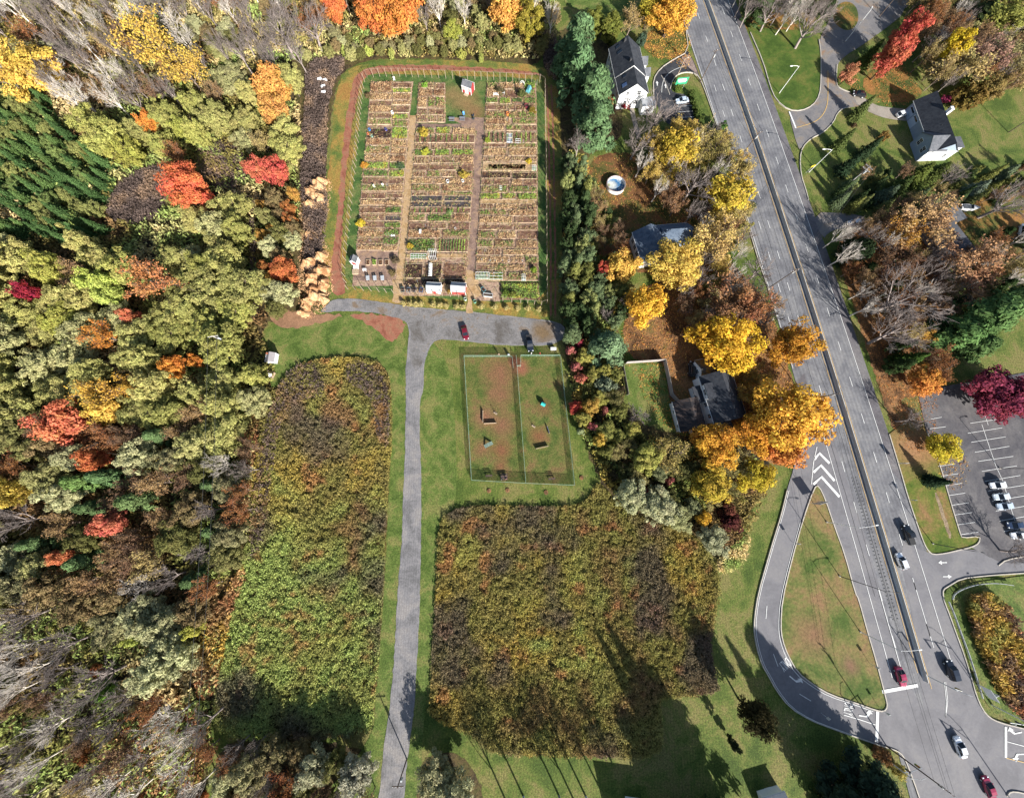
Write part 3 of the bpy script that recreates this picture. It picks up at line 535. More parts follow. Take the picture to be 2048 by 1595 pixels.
rg = np.random.default_rng(71); x, y = scatter(UND[0], 1.25, rg); kk = ~in_poly(x, y, [A(*p) for p in MARSH[1]]) & ~in_poly(x, y, [A(*p) for p in FIELD_W]); x, y = x[kk], y[kk]; t = fbm(x, y, 14, 5)
V, F, c = tufts(x, y, rg.uniform(.5, 2.4, len(x)), .9, cmix([.3, .45, .55, .7], t, [W_BROWN * .6, W_OLIVE * .7, W_GREEN * .8, W_TAN * .7]), rg, 5, .26)
tag(link('undergrowth', np_mesh('undergrowth', V, F, None, c), TUFT), 'olive and brown undergrowth between the trees of the left wood', None, None, 'stuff')
x, y = scatter([(470, -40), (1110, -40), (1110, 120), (1000, 118), (850, 116), (690, 110), (560, 130), (300, 190), (-100, 190), (-100, -60)], 1.6, rg); t = fbm(x, y, 9, 6)
V, F, c = tufts(x, y, rg.uniform(.4, 2.0, len(x)), .8, cmix([.3, .45, .55, .7], t, [W_BROWN * .8, W_OLIVE * .8, W_TAN * .8, W_GREEN * .9]), rg, 5, .24)
tag(link('undergrowth', np_mesh('undergrowth', V, F, None, c), TUFT), 'tan and olive undergrowth below the bare trees beyond the allotment', None, None, 'stuff')
x, y = scatter([(1130, 300), (1180, 320), (1235, 640), (1238, 740), (1250, 860), (1340, 885), (1480, 890), (1540, 960), (1470, 1110), (1380, 1060), (1220, 1000), (1150, 830), (1135, 700), (1125, 500)], 2.2, rg); t = fbm(x, y, 9, 7)
V, F, c = tufts(x, y, rg.uniform(.4, 2.2, len(x)), .8, cmix([.3, .45, .55, .7], t, [W_BROWN * .7, W_OLIVE * .8, W_GREEN * .7, W_GOLD * .8]), rg, 5, .22)
tag(link('undergrowth', np_mesh('undergrowth', V, F, None, c), TUFT), 'mixed undergrowth behind the dog park and the houses', None, None, 'stuff')

# ================================================================ TREES
def tubes(segs, k=3):
    """segs: list of (p0, p1, r0, r1)"""
    p0 = np.array([s[0] for s in segs]); p1 = np.array([s[1] for s in segs]); r0 = np.array([s[2] for s in segs]); r1 = np.array([s[3] for s in segs])
    d = p1 - p0; d /= np.linalg.norm(d, axis=1, keepdims=True) + 1e-9; ref = np.where(np.abs(d[:, 2:3]) < .9, [[0, 0, 1.0]], [[1.0, 0, 0]])
    a = np.cross(d, ref); a /= np.linalg.norm(a, axis=1, keepdims=True); b = np.cross(d, a); n = len(segs); V = np.empty((n, 2 * k, 3))
    for i in range(k):
        t = 2 * np.pi * i / k; o = a * math.cos(t) + b * math.sin(t); V[:, i] = p0 + o * r0[:, None]; V[:, k + i] = p1 + o * r1[:, None]
    q = np.array([(i, (i + 1) % k, k + (i + 1) % k, k + i) for i in range(k)]); F = (q[None] + (np.arange(n) * 2 * k)[:, None, None]).reshape(-1, 4)
    return V.reshape(-1, 3), F
def grow(rg, h, spread=.55, n1=7, n2=5, n3=5, n4=3, r=.2, trunk=.3, up=.35):
    big = []; fine = []; tips = []
    def rv(): v = rg.normal(size=3); return v / np.linalg.norm(v)
    top = np.array([rg.uniform(-.3, .3), rg.uniform(-.3, .3), h * trunk]); big.append((np.zeros(3), top, r * 1.25, r))
    lead = top + np.array([rg.uniform(-.5, .5), rg.uniform(-.5, .5), h * .42]); big.append((top, lead, r, r * .45))
    for i in range(n1):
        a = 2 * np.pi * (i + rg.uniform(-.3, .3)) / n1; t = rg.uniform(0, .7); p = top * (1 - t) + lead * t
        d = np.array([math.cos(a) * spread, math.sin(a) * spread, 1.0 * rg.uniform(.5, 1.1)]); d /= np.linalg.norm(d); L = h * rg.uniform(.36, .52) * (1 - .3 * t)
        m = p + d * L * .5 + rv() * L * .06; d2 = d + np.array([0, 0, up]) * .5 + rv() * .2; d2 /= np.linalg.norm(d2); e = m + d2 * L * .5
        big.append((p, m, r * .5, r * .34)); big.append((m, e, r * .34, r * .16))
        for j in range(n2):
            t2 = rg.uniform(.25, 1.0); q = p + (m - p) * t2 * 2 if t2 < .5 else m + (e - m) * (t2 - .5) * 2
            dd = d + rv() * .75 + np.array([0, 0, up]) * .4; dd /= np.linalg.norm(dd); L2 = L * rg.uniform(.3, .55); q2 = q + dd * L2
            (big if r > .3 else fine).append((q, q2, r * .16, r * .08))
            for k in range(n3):
                t3 = rg.uniform(.3, 1.0); s = q + (q2 - q) * t3; d3 = dd + rv() * .8 + np.array([0, 0, .2]); d3 /= np.linalg.norm(d3); L3 = L2 * rg.uniform(.35, .7); s2 = s + d3 * L3
                fine.append((s, s2, .028, .018)); tips.append(s2)
                for l in range(n4):
                    d4 = d3 + rv() * .8; d4 /= np.linalg.norm(d4); t4 = rg.uniform(.2, 1); s3 = s + (s2 - s) * t4; fine.append((s3, s3 + d4 * L3 * rg.uniform(.4, .8), .02, .010)); tips.append(s3 + d4 * L3 * .5)
    return big, fine, np.array(tips)
def leaves(rg, C, Nrm, size, tint, hue, asp=1.5, jitter=.9):
    n = len(C); nr = Nrm + rg.normal(size=(n, 3)) * jitter; nr /= np.linalg.norm(nr, axis=1, keepdims=True); u = np.cross(nr, rg.normal(size=(n, 3))); u /= np.linalg.norm(u, axis=1, keepdims=True) + 1e-9; v = np.cross(nr, u)
    s = (size * rg.uniform(.6, 1.4, n))[:, None]; V = np.empty((n, 4, 3)); V[:, 0] = C - u * s * asp * .5; V[:, 1] = C + v * s * .42 - u * s * .05; V[:, 2] = C + u * s * asp * .5; V[:, 3] = C - v * s * .42 + u * s * .05
    return V.reshape(-1, 3), np.arange(n * 4).reshape(-1, 4), tint, hue
def crown_mesh(name, seed, nc, nl, rx, rz, zc, leaf, cl=.3, top=.2, asp=1.5, core=.35):
    """leaf clumps spread through an uneven egg; each clump and each leaf has its own shade of the tree's colour"""
    rg = np.random.default_rng(seed); d = rg.normal(size=(nc, 3)); d /= np.linalg.norm(d, axis=1, keepdims=True); rad = rg.uniform(core, .98, nc) ** .6
    lob = 1 + .16 * np.sin(3 * np.arctan2(d[:, 1], d[:, 0]) + seed) + .1 * np.sin(5 * np.arctan2(d[:, 1], d[:, 0]) + 2 * seed)
    c = d * rad[:, None] * lob[:, None] * np.array([rx, rx, rz]); c[:, 2] += np.where(c[:, 2] > 0, c[:, 2] * top, 0); c[:, 2] += zc; c[:, 2] = np.maximum(c[:, 2], zc * .18)
    cr = rx * cl * rg.uniform(.65, 1.35, nc); ct = rg.uniform(.82, 1.2, nc); ch = rg.uniform(.25, .75, nc)
    i = rg.choice(nc, nc * nl, p=cr ** 2 / (cr ** 2).sum()); e = rg.normal(size=(len(i), 3)); e /= np.linalg.norm(e, axis=1, keepdims=True); rr = rg.uniform(.35, 1.05, len(i)) ** .6
    p = c[i] + e * (cr[i] * rr)[:, None] * np.array([1, 1, .8]); n = e + np.array([0, 0, .7]) + d[i] * .5
    V, F, t, h = leaves(rg, p, n, leaf, ct[i] * rg.uniform(.78, 1.25, len(i)), np.clip(ch[i] + rg.normal(size=len(i)) * .12, 0, 1), asp)
    return np_mesh(name, V, F, {'tint': t, 'hue': h})
def trunk_mesh(name, seed, h, r, **k):
    rg = np.random.default_rng(seed); big, fine, tips = grow(rg, h, n2=3, n3=0, n4=0, r=r, **k); V, F = tubes(big + fine, 5); return np_mesh(name, V, F)
LIB = {}
for s in range(3):                              # round broadleaf trees
    LIB['M', s] = [('trunk', trunk_mesh('trunk', 100 + s, 9, .2), 0), ('crown', crown_mesh('crown', 200 + s, 84, 76, 3.5, 3.4, 5.6, .30, .27, core=.12), 1)]
for s in range(3):                              # big spreading broadleaf trees, finer leaves
    LIB['G', s] = [('trunk', trunk_mesh('trunk', 110 + s, 9, .26), 0), ('crown', crown_mesh('crown', 210 + s, 130, 84, 3.5, 3.2, 5.6, .22, .22, core=.12), 1)]
for s in range(4):                              # willowy, plume-like clumps
    LIB['W', s] = LIB['T', s] = [('trunk', trunk_mesh('trunk', 120 + s, 8, .18), 0), ('crown', crown_mesh('crown', 220 + s, 130, 74, 3.5, 2.9, 4.4, .205, .185, .35, 2.2, .1), 1)]
for s in range(3):                              # bare trees
    rg = np.random.default_rng(300 + s); b, f, tips = grow(rg, 9.0, .55, 7, 6, 5, 3, .2, .22, .35); LIB['B', s] = [('trunk', np_mesh('trunk', *tubes(b, 5)), 0), ('branches', np_mesh('branches', *tubes(f, 3)), 2)]
for s in range(3):                              # half-bare trees with some leaves left
    rg = np.random.default_rng(320 + s); b, f, tips = grow(rg, 9.0, .65, 8, 6, 5, 3, .19, .22, .3); NL = 2600; k = rg.choice(len(tips), NL); C = tips[k] + rg.normal(size=(NL, 3)) * .3; cl = fbm(C[:, 0] * 2, C[:, 1] * 2, 3, s)
    V, F, t, h = leaves(rg, C, np.tile([0, 0, .9], (NL, 1)), .235, rg.uniform(.7, 1.25, NL), np.clip(cl, 0, 1)); LIB['S', s] = [('trunk', np_mesh('trunk', *tubes(b, 5)), 0), ('branches', np_mesh('branches', *tubes(f, 3)), 2), ('crown', np_mesh('crown', V, F, {'tint': t, 'hue': h}), 1)]
def conifer_mesh(name, seed, h, rx, whorls, per, step, leaf, droop, pw):
    rg = np.random.default_rng(seed); C = []; Nn = []; D = []
    for i in range(whorls):
        t = (i + rg.uniform(-.2, .2)) / whorls; z = h * (.06 + .92 * t); r = rx * (1 - t) ** pw * rg.uniform(.75, 1.15) + .12
        for j in range(per):
            a = 2 * np.pi * (j + rg.uniform(-.35, .35)) / per + i * 1.1; m = max(2, int(r / step)); rr = r * rg.uniform(.7, 1.15)
            for k in range(m):
                f = (k + .6) / m; w = rr * .2 * (1.2 - f)
                for q in range(2):
                    C.append((math.cos(a) * rr * f - math.sin(a) * rg.uniform(-w, w) * 1.6, math.sin(a) * rr * f + math.cos(a) * rg.uniform(-w, w) * 1.6, z - droop * rr * f ** 1.5 + rg.uniform(-.12, .15))); Nn.append((math.cos(a) * .5, math.sin(a) * .5, .9))
    C = np.array(C); n = len(C); V, F, t, hh = leaves(rg, C, np.array(Nn), leaf, rg.uniform(.7, 1.3, n), rg.uniform(.3, .7, n), 1.9, .55); return np_mesh(name, V, F, {'tint': t, 'hue': hh})
for s in range(2):                              # spruces
    b = [(np.zeros(3), np.array([0, 0, 9.8]), .2, .03)]; LIB['C', s] = [('trunk', np_mesh('trunk', *tubes(b, 6)), 0), ('crown', conifer_mesh('crown', 400 + s, 10, 2.6, 26, 12, .2, .27, .22, .95), 1)]
for s in range(3):                              # white pines: plumy, irregular
    rg = np.random.default_rng(420 + s); b = [(np.zeros(3), np.array([.2, .1, 9.5]), .26, .05)]
    for i in range(26): z = 2 + 7 * rg.random(); a = rg.uniform(0, 6.28); L = 3.2 * (1 - (z - 1.5) / 9.5) ** .7; b.append((np.array([0, 0, z]), np.array([math.cos(a) * L, math.sin(a) * L, z + .5]), .07, .02))
    nc = 95; t = rg.random(nc) ** .9; z = 1.6 + 8.2 * t; r = 3.3 * (1 - t) ** .55 * rg.uniform(.35, 1.05, nc); a = rg.uniform(0, 6.28, nc); c = np.c_[r * np.cos(a), r * np.sin(a), z]; n_ = nc * 56; i = rg.integers(0, nc, n_); e = rg.normal(size=(n_, 3)); e /= np.linalg.norm(e, axis=1, keepdims=True); ct = rg.uniform(.75, 1.25, nc)
    p = c[i] + e * rg.uniform(.2, 1, n_)[:, None] * np.array([.85, .85, .45]); nn = e * .6 + np.c_[np.cos(a[i]), np.sin(a[i]), np.full(n_, .8)]
    V, F, tt, hh = leaves(rg, p, nn, .30, ct[i] * rg.uniform(.75, 1.3, n_), rg.uniform(.3, .7, n_), 2.3, .6); LIB['N', s] = [('trunk', np_mesh('trunk', *tubes(b, 5)), 0), ('crown', np_mesh('crown', V, F, {'tint': tt, 'hue': hh}), 1)]
for s in range(2):                              # shrubs
    LIB['U', s] = [('stem', trunk_mesh('stem', 130 + s, 2.2, .06, trunk=.15), 0), ('foliage', crown_mesh('foliage', 230 + s, 34, 46, 1.5, 1.1, 1.15, .22, .32, .2, 1.7, .2), 1)]
for s in range(2):                              # columnar evergreens
    LIB['A', s] = [('trunk', trunk_mesh('trunk', 140 + s, 4, .1), 0), ('crown', crown_mesh('crown', 240 + s, 60, 46, 1.2, 3.9, 4.2, .24, .34, .1, 1.9, .3), 1)]
BASE = {'M': (3.5, 9), 'G': (3.5, 9), 'W': (3.5, 7.6), 'T': (3.5, 7.6), 'B': (3.6, 9), 'S': (3.6, 9), 'C': (2.6, 10), 'N': (3.3, 10.2), 'U': (1.5, 2.3), 'A': (1.2, 8.4)}
NV = {'M': 3, 'G': 3, 'W': 4, 'T': 4, 'B': 3, 'S': 3, 'C': 2, 'N': 3, 'U': 2, 'A': 2}
CATS = {'M': ('maple_tree', 'tree'), 'G': ('maple_tree', 'tree'), 'W': ('willow_tree', 'willow'), 'T': ('scrub_tree', 'small tree'), 'B': ('bare_tree', 'bare tree'), 'S': ('half_bare_tree', 'half-bare tree'), 'C': ('spruce_tree', 'spruce'), 'N': ('pine_tree', 'pine'), 'U': ('shrub', 'shrub'), 'A': ('columnar_evergreen', 'evergreen')}
PROT = {}; PLACED = []; USED = set()
KL = .70
def lc(c, k=KL):
    g = sum(c) / 3; d = .13 if max(c) - min(c) > 90 else 0; return (*lin(*[v * (1 - d) + g * d for v in c], k=k), 1)
BARKC = {'B': (150, 138, 132), 'S': (140, 124, 112), 'M': (92, 76, 64), 'G': (92, 76, 64), 'W': (110, 98, 84), 'T': (110, 98, 84), 'C': (84, 66, 54), 'N': (84, 70, 60), 'U': (100, 82, 66), 'A': (80, 62, 50)}
def tree(kind, x, y, rpx, h, col, label, group=None, bark=None, r_m=None, base=None, rs=None):
    """crown centre at pixel x, y of the photograph, crown radius in pixels (or metres), height in metres"""
    rs = rs or random.Random(int(x * 7 + y * 13)); v = rs.randrange(NV[kind]); key = (kind, v); r0, h0 = BASE[kind]; nm, cat = CATS[kind]
    zc = h * {'C': .4, 'A': .5, 'U': .5, 'W': .6, 'T': .6}.get(kind, .62)
    pos = P(x, y, zc) if base is None else Vector((*A(*base), zc))
    r = r_m if r_m else rpx * mpp(x, y, zc)
    if key not in PROT:
        root = bpy.data.objects.new(nm, None); COL.objects.link(root); root.empty_display_size = .3
        for pn, me, k in LIB[key]: link(pn, me, (BARK, LEAF, BARK)[k], root)
        PROT[key] = root; USED.discard(key)
    root = PROT[key]
    if key in USED: root = copy_tree(root)
    USED.add(key)
    root.location = (pos.x, pos.y, 0); root.rotation_euler = (0, 0, rs.uniform(0, 6.28)); root.scale = (r / r0, r / r0, h / h0)
    for ch in root.children: ch.color = lc(col) if ch.name.split('.')[0] in ('crown', 'foliage') else lc(bark or BARKC[kind], .8 if kind in 'BS' and ch.name.startswith('trunk') else .6)
    tag(root, label, cat, group); PLACED.append((pos.x, pos.y, r, kind)); return root
# ---- trees one can pick out:   kind x y r(px) height  colour  label
YEL, GOLD, ORG, RUST, RED, CRIM, LIME, OLV, PALE, DKG, PINE, SPR, TAN, GRY = (248, 204, 88), (240, 186, 58), (236, 150, 62), (206, 112, 52), (232, 112, 78), (176, 50, 66), (190, 200, 92), (150, 150, 80), (188, 186, 130), (70, 92, 52), (112, 140, 96), (84, 116, 74), (196, 168, 116), (170, 160, 156)
HAND = [
 ('G', 58, 138, 56, 12, YEL, 'bright yellow round maple at the upper edge of the left wood'),
 ('S', 300, 78, 50, 14, YEL, 'half-bare tree with yellow leaves among the bare trees above the spruces'),
 ('S', 362, 132, 40, 13, (238, 196, 84), 'smaller half-bare yellow tree with white limbs among the bare trees'),
 ('M', 541, 172, 33, 12, (236, 170, 84), 'orange yellow tree at the wood edge beside the dark marsh'),
 ('M', 545, 222, 26, 10, (228, 166, 86), 'orange yellow tree just below another beside the dark marsh'),
 ('M', 300, 244, 17, 8, ORG, 'small orange tree alone among pale olive willows'),
 ('G', 372, 372, 42, 12, (240, 122, 78), 'red orange maple beside the dark oval of dead weeds'),
 ('M', 548, 342, 24, 9, (226, 104, 84), 'red maple at the wood edge left of the mulch heaps'),
 ('M', 514, 338, 20, 9, (222, 112, 86), 'red maple touching a redder one left of the mulch heaps'),
 ('M', 566, 540, 24, 8, (214, 120, 70), 'orange tree beside the lower mulch heaps'),
 ('S', 296, 560, 44, 11, (230, 150, 92), 'half-bare tree with pink and orange leaves in the middle of the left wood'),
 ('M', 52, 582, 17, 8, CRIM, 'small crimson tree near the outer side of the left wood'),
 ('M', 196, 568, 30, 10, (200, 214, 96), 'bright lime tree in the middle of the left wood'), ('M', 214, 588, 24, 9, (196, 210, 100), 'lime tree beside a larger lime tree in the left wood'),
 ('M', 262, 632, 14, 8, (238, 132, 92), 'small coral tree below the half-bare pink tree'),
 ('S', 206, 672, 26, 10, ORG, 'half-bare orange tree left of the shadowed hollow'),
 ('M', 345, 732, 20, 8, ORG, 'orange tree below the leaning utility pole'), ('M', 390, 722, 12, 6, ORG, 'small orange tree close to the utility pole'),
 ('S', 198, 792, 38, 11, (244, 190, 78), 'golden half-bare tree above the coral maple'), ('S', 262, 768, 24, 9, (236, 180, 70), 'golden half-bare tree beside a larger golden tree'),
 ('M', 122, 845, 40, 11, (238, 136, 92), 'coral orange maple in the lower left wood'), ('M', 208, 822, 27, 9, YEL, 'yellow tree touching the coral orange maple'),
 ('M', 186, 916, 22, 9, (226, 124, 74), 'rusty orange tree below the coral maple'), ('M', 216, 1046, 24, 9, (236, 130, 100), 'pink red tree deep in the lower left wood'), ('M', 125, 1114, 15, 8, (236, 140, 92), 'small salmon tree in the lower left wood'),
 ('M', 16, 985, 30, 10, (232, 200, 84), 'yellow tree at the outer edge of the lower left wood'),
 ('N', 158, 962, 26, 10, (120, 148, 84), 'green pine in the lower left wood'), ('N', 208, 952, 24, 11, (110, 138, 90), 'green pine beside the dark hollow'), ('N', 262, 1002, 26, 10, (128, 150, 96), 'green pine below the dark hollow'),
 ('W', 340, 1322, 46, 10, (196, 196, 146), 'pale silvery willow by the rusty bracken'), ('W', 300, 1345, 34, 9, (190, 190, 142), 'pale willow touching a larger silvery willow'),
 ('M', 275, 1272, 15, 7, LIME, 'small lime tree above the silvery willow'), ('M', 388, 1256, 14, 7, (200, 196, 84), 'small yellow green tree above the silvery willow'), ('U', 214, 1384, 15, 4, (120, 160, 60), 'bright green shrub among bare trees'),
 ('B', 22, 1040, 40, 13, (206, 200, 192), 'white-barked bare tree at the outer edge of the lower left wood'), ('B', 26, 1240, 48, 13, (176, 168, 172), 'grey bare tree with long limbs at the outer edge'),
 ('B', 195, 1360, 48, 11, (180, 172, 176), 'grey bare tree left of the silvery willow'), ('B', 110, 1300, 44, 12, (160, 146, 150), 'mauve bare tree among olive shrubs'),
 # top strip
 ('M', 795, 16, 42, 13, (240, 150, 70), 'bright orange maple beyond the allotment'), ('M', 742, 20, 30, 13, (226, 130, 66), 'orange maple beside the brightest one beyond the allotment'), ('M', 662, 2, 24, 12, (230, 128, 70), 'orange tree at the end of the row beyond the allotment'),
 ('M', 1012, 18, 34, 12, (244, 180, 84), 'golden orange tree beyond the allotment, left of the pines'), ('W', 1060, 40, 30, 10, (176, 160, 60), 'yellow green tree beside the golden orange tree'), ('W', 905, 62, 18, 6, (176, 180, 76), 'lime shrubby tree beyond the allotment shed'),
 ('U', 735, 102, 9, 3, LIME, 'lime shrub at the marsh edge'), ('U', 692, 104, 9, 3, (180, 190, 90), 'lime shrub left of another at the marsh edge'), ('U', 782, 108, 7, 3, (186, 190, 96), 'small lime shrub beyond the allotment track'), ('A', 962, 118, 5, 3, (180, 186, 90), 'slim lime shrub on the tawny grass behind the shed'), ('U', 922, 108, 9, 3, (180, 180, 84), 'lime shrub behind the red shed'),
 ('B', 560, 60, 52, 13, (160, 150, 146), 'bare tree at the top of the wood beside the pale field'), ('B', 620, 50, 46, 12, (170, 160, 150), 'bare tree between the pale field and the orange maples'),
 # pines beside the allotment
 ('N', 1158, 78, 46, 17, PINE, 'tall pale green pine, topmost of the row beside the allotment'), ('N', 1160, 138, 44, 17, (104, 134, 92), 'tall pine, second of the row beside the allotment'), ('N', 1192, 178, 46, 17, (110, 138, 94), 'tall pine beside the white building'), ('N', 1196, 242, 42, 15, PINE, 'tall pine, lowest of the row beside the white building'), ('N', 1150, 108, 36, 15, (100, 130, 88), 'pine between two taller ones beside the allotment'),
 ('A', 1193, 48, 17, 8, (132, 136, 66), 'olive columnar evergreen above the white building'), ('A', 1222, 58, 17, 9, (128, 132, 64), 'olive columnar evergreen touching the white building'), ('U', 1282, 80, 10, 4, (84, 104, 84), 'dark green shrub beside the white roof'),
 ('M', 1300, 20, 26, 9, (206, 184, 62), 'yellow green tree by the highway above the white building'), ('G', 1346, 22, 42, 12, (246, 184, 70), 'golden maple by the highway at the top'), ('S', 1262, 40, 22, 8, TAN, 'half-bare tan tree above the white building'),
 ('U', 1250, 207, 12, 2.5, (176, 46, 56), 'crimson shrub at the corner of the white building'),
 ('B', 1318, 228, 50, 12, (178, 142, 136), 'reddish bare tree by the black drive'), ('B', 1275, 285, 34, 10, (150, 120, 116), 'brown bare tree above the round pool'), ('B', 1158, 286, 26, 9, (160, 146, 130), 'bare tree below the tall pines'),
 ('M', 1352, 300, 42, 11, (216, 182, 62), 'yellow tree with orange side below the small car park'), ('B', 1390, 368, 46, 13, (196, 186, 178), 'pale grey bare tree right of the pool'), ('M', 1462, 392, 42, 11, (222, 190, 66), 'yellow tree overhanging the highway edge'), ('S', 1434, 296, 30, 9, (176, 160, 96), 'half-bare olive tree by the highway'), ('S', 1478, 340, 26, 9, (200, 176, 110), 'half-bare straw tree at the highway edge'),
 ('A', 1442, 255, 8, 4, (84, 120, 60), 'dark green pointed shrub at the end of the hedge'),
 ('M', 1245, 532, 30, 10, (238, 190, 82), 'golden tree below the blue-roofed house'), ('M', 1207, 536, 13, 7, (226, 104, 78), 'small red tree beside the golden one'), ('G', 1352, 530, 50, 12, (244, 206, 92), 'large yellow tree in front of the blue-roofed house'), ('S', 1420, 480, 44, 12, (238, 200, 116), 'half-bare pale yellow tree right of the blue-roofed house'),
 ('M', 1290, 608, 38, 11, (248, 190, 60), 'yellow and orange tree above the leaf-strewn yard'), ('N', 1218, 690, 42, 11, (128, 152, 112), 'blue green pine at the corner of the fenced lawn'),
 ('S', 1462, 610, 48, 11, (184, 130, 88), 'half-bare brown tree above the golden maples'), ('S', 1500, 610, 34, 11, (206, 132, 84), 'half-bare rusty tree by the highway'), ('B', 1520, 540, 38, 10, (176, 166, 160), 'grey bare tree leaning over the highway shoulder'),
 ('G', 1455, 686, 62, 12, (250, 196, 54), 'broad golden maple behind the dark-roofed house'), ('G', 1588, 690, 44, 13, (216, 152, 52), 'amber maple leaning over the highway'), ('G', 1578, 828, 74, 14, (248, 186, 66), 'largest golden maple beside the highway'), ('M', 1572, 898, 36, 10, (232, 148, 70), 'orange tree at the tip of the ramp'), ('G', 1520, 862, 46, 11, (226, 158, 52), 'amber tree between the dark-roofed house and the largest maple'),
 ('G', 1432, 890, 44, 9, (246, 178, 62), 'orange gold tree below the dark-roofed house'), ('M', 1424, 966, 36, 8, (206, 178, 62), 'yellow green tree above the scrub'), ('M', 1508, 950, 34, 8, (208, 182, 54), 'yellow tree above the ramp verge'), ('S', 1472, 930, 30, 8, (160, 150, 96), 'half-bare grey green tree between two yellow trees'),
 ('W', 1262, 990, 32, 7, (196, 196, 150), 'silvery willow at the field edge'), ('W', 1318, 1012, 36, 7, (198, 196, 152), 'silvery willow right of the crimson shrub at the field edge'), ('W', 1358, 1034, 26, 6, (184, 184, 130), 'pale willow beside the small yellow tree'), ('M', 1406, 1034, 15, 5, (240, 184, 60), 'small round golden tree at the field corner'), ('U', 1281, 978, 12, 4, (172, 60, 100), 'magenta shrub between silvery willows'),
 ('W', 1430, 1078, 28, 6, (186, 186, 146), 'pale willow by the ramp verge'), ('U', 1462, 1040, 22, 4, (110, 66, 60), 'maroon shrub by the ramp verge'), ('U', 1446, 1012, 20, 4, (118, 74, 60), 'dark maroon shrub above another by the ramp verge'),
 ('S', 1340, 905, 32, 7, (200, 180, 110), 'half-bare straw tree below the house yard'), ('B', 1276, 828, 24, 7, (190, 170, 148), 'pale bare tree below the fenced lawn'), ('W', 1292, 915, 30, 7, (186, 182, 100), 'olive yellow tree in the scrub'), ('M', 1200, 880, 13, 5, (226, 190, 80), 'small yellow tree beside the dog park'),
 ('U', 1141, 700, 10, 4, (222, 130, 120), 'pink shrub at the dog park corner'), ('U', 1158, 686, 8, 3.5, (176, 64, 80), 'crimson shrub behind the dog park corner'), ('U', 1152, 732, 11, 4, (206, 120, 110), 'pink shrub beside the dog park fence'), ('U', 1162, 756, 11, 4, (216, 124, 100), 'salmon shrub beside the dog park fence'), ('U', 1149, 814, 12, 4, (236, 100, 84), 'bright red shrub beside the dog park fence'), ('M', 1182, 812, 16, 5, (200, 160, 72), 'amber shrubby tree behind the red shrub'), ('U', 1186, 852, 9, 4, (214, 130, 130), 'rosy shrub in the scrub by the dog park'), ('U', 1162, 862, 8, 2.5, (190, 200, 150), 'pale green shrub beside the dog park lawn'),
 ('U', 1210, 768, 20, 5, (150, 160, 130), 'grey green shrub below the blue green pine'),
 *[('U', 1383 + i * 4.2, 188 + i * 13.5, 7, 2.0, (92, 108, 56), ('clipped dark hedge shrub along the small car park, %s from the green sign' % ('first', 'second', 'third', 'fourth', 'fifth', 'sixth')[i])) for i in range(6)], ('U', 1356, 176, 7, 1.6, (110, 130, 60), 'round shrub at the foot of the green sign'),
 # right of the highway
 ('B', 1628, 42, 44, 13, (206, 196, 180), 'large pale bare tree on the striped lawn'), ('B', 1548, 16, 34, 11, (150, 130, 110), 'brown bare tree at the top beside the highway'), ('N', 1525, 4, 30, 9, (80, 100, 60), 'dark pine at the top beside the highway'),
 ('M', 1815, 68, 24, 15, (214, 96, 78), 'tall red maple, upper of a leaning pair beside the drive'), ('M', 1786, 112, 24, 12, (220, 112, 84), 'tall red maple, lower of a leaning pair beside the drive'), ('C', 1738, 112, 17, 9, (96, 112, 58), 'dark green spruce left of the red maples'), ('M', 1698, 148, 16, 6, (214, 142, 100), 'small orange tree on the drive corner'),
 ('M', 1908, 92, 22, 12, (232, 200, 50), 'slim bright yellow tree beyond the grey house'), ('S', 1932, 130, 40, 11, (204, 180, 120), 'half-bare straw tree beyond the grey house'), ('S', 1975, 112, 34, 11, (190, 150, 130), 'half-bare pink tree beyond the grey house'), ('M', 2012, 40, 40, 11, (160, 160, 84), 'olive tree in the upper corner'), ('S', 2030, 110, 36, 10, (170, 160, 110), 'half-bare olive tree at the upper right edge'), ('N', 1968, 30, 34, 10, (76, 88, 56), 'dark tree in the upper corner'), ('M', 1985, 175, 22, 8, (150, 130, 80), 'brown olive tree above the lawn behind the grey house'), ('U', 1932, 192, 28, 6, (134, 112, 62), 'brown rounded shrub at the corner of the grey house'), ('U', 1892, 198, 8, 2, (170, 60, 100), 'magenta shrub at the corner of the grey house'),
 ('C', 1724, 218, 16, 8, (112, 124, 70), 'spruce on the lawn at the turn of the driveway'), ('C', 1686, 282, 16, 8, (104, 118, 66), 'spruce by the street lamp'), ('C', 1738, 298, 17, 8, (66, 84, 58), 'dark spruce on the shaded lawn'), ('U', 1768, 272, 9, 2.5, (150, 120, 70), 'brown shrub in a round bed'), ('U', 1708, 250, 6, 1.2, (110, 90, 66), 'low shrub in a round bed near the driveway'),
 ('C', 1838, 348, 24, 7.5, (118, 130, 66), 'olive spruce below the grey house'), ('C', 1800, 372, 22, 7, (96, 112, 64), 'spruce in the row below the grey house'), ('C', 1872, 345, 22, 7, (110, 122, 66), 'spruce beside the olive one below the grey house'), ('C', 1772, 390, 20, 7, (110, 126, 100), 'bluish spruce in the row below the grey house'), ('C', 1952, 378, 20, 6.5, (140, 154, 132), 'blue spruce beside the back lawn'), ('C', 2008, 348, 18, 6.5, (128, 142, 110), 'blue spruce at the right edge of the back lawn'), ('C', 1698, 330, 18, 8, (64, 84, 60), 'dark spruce near the highway kerb'), ('B', 1908, 350, 22, 8, (140, 134, 130), 'bare tree in the row below the grey house'),
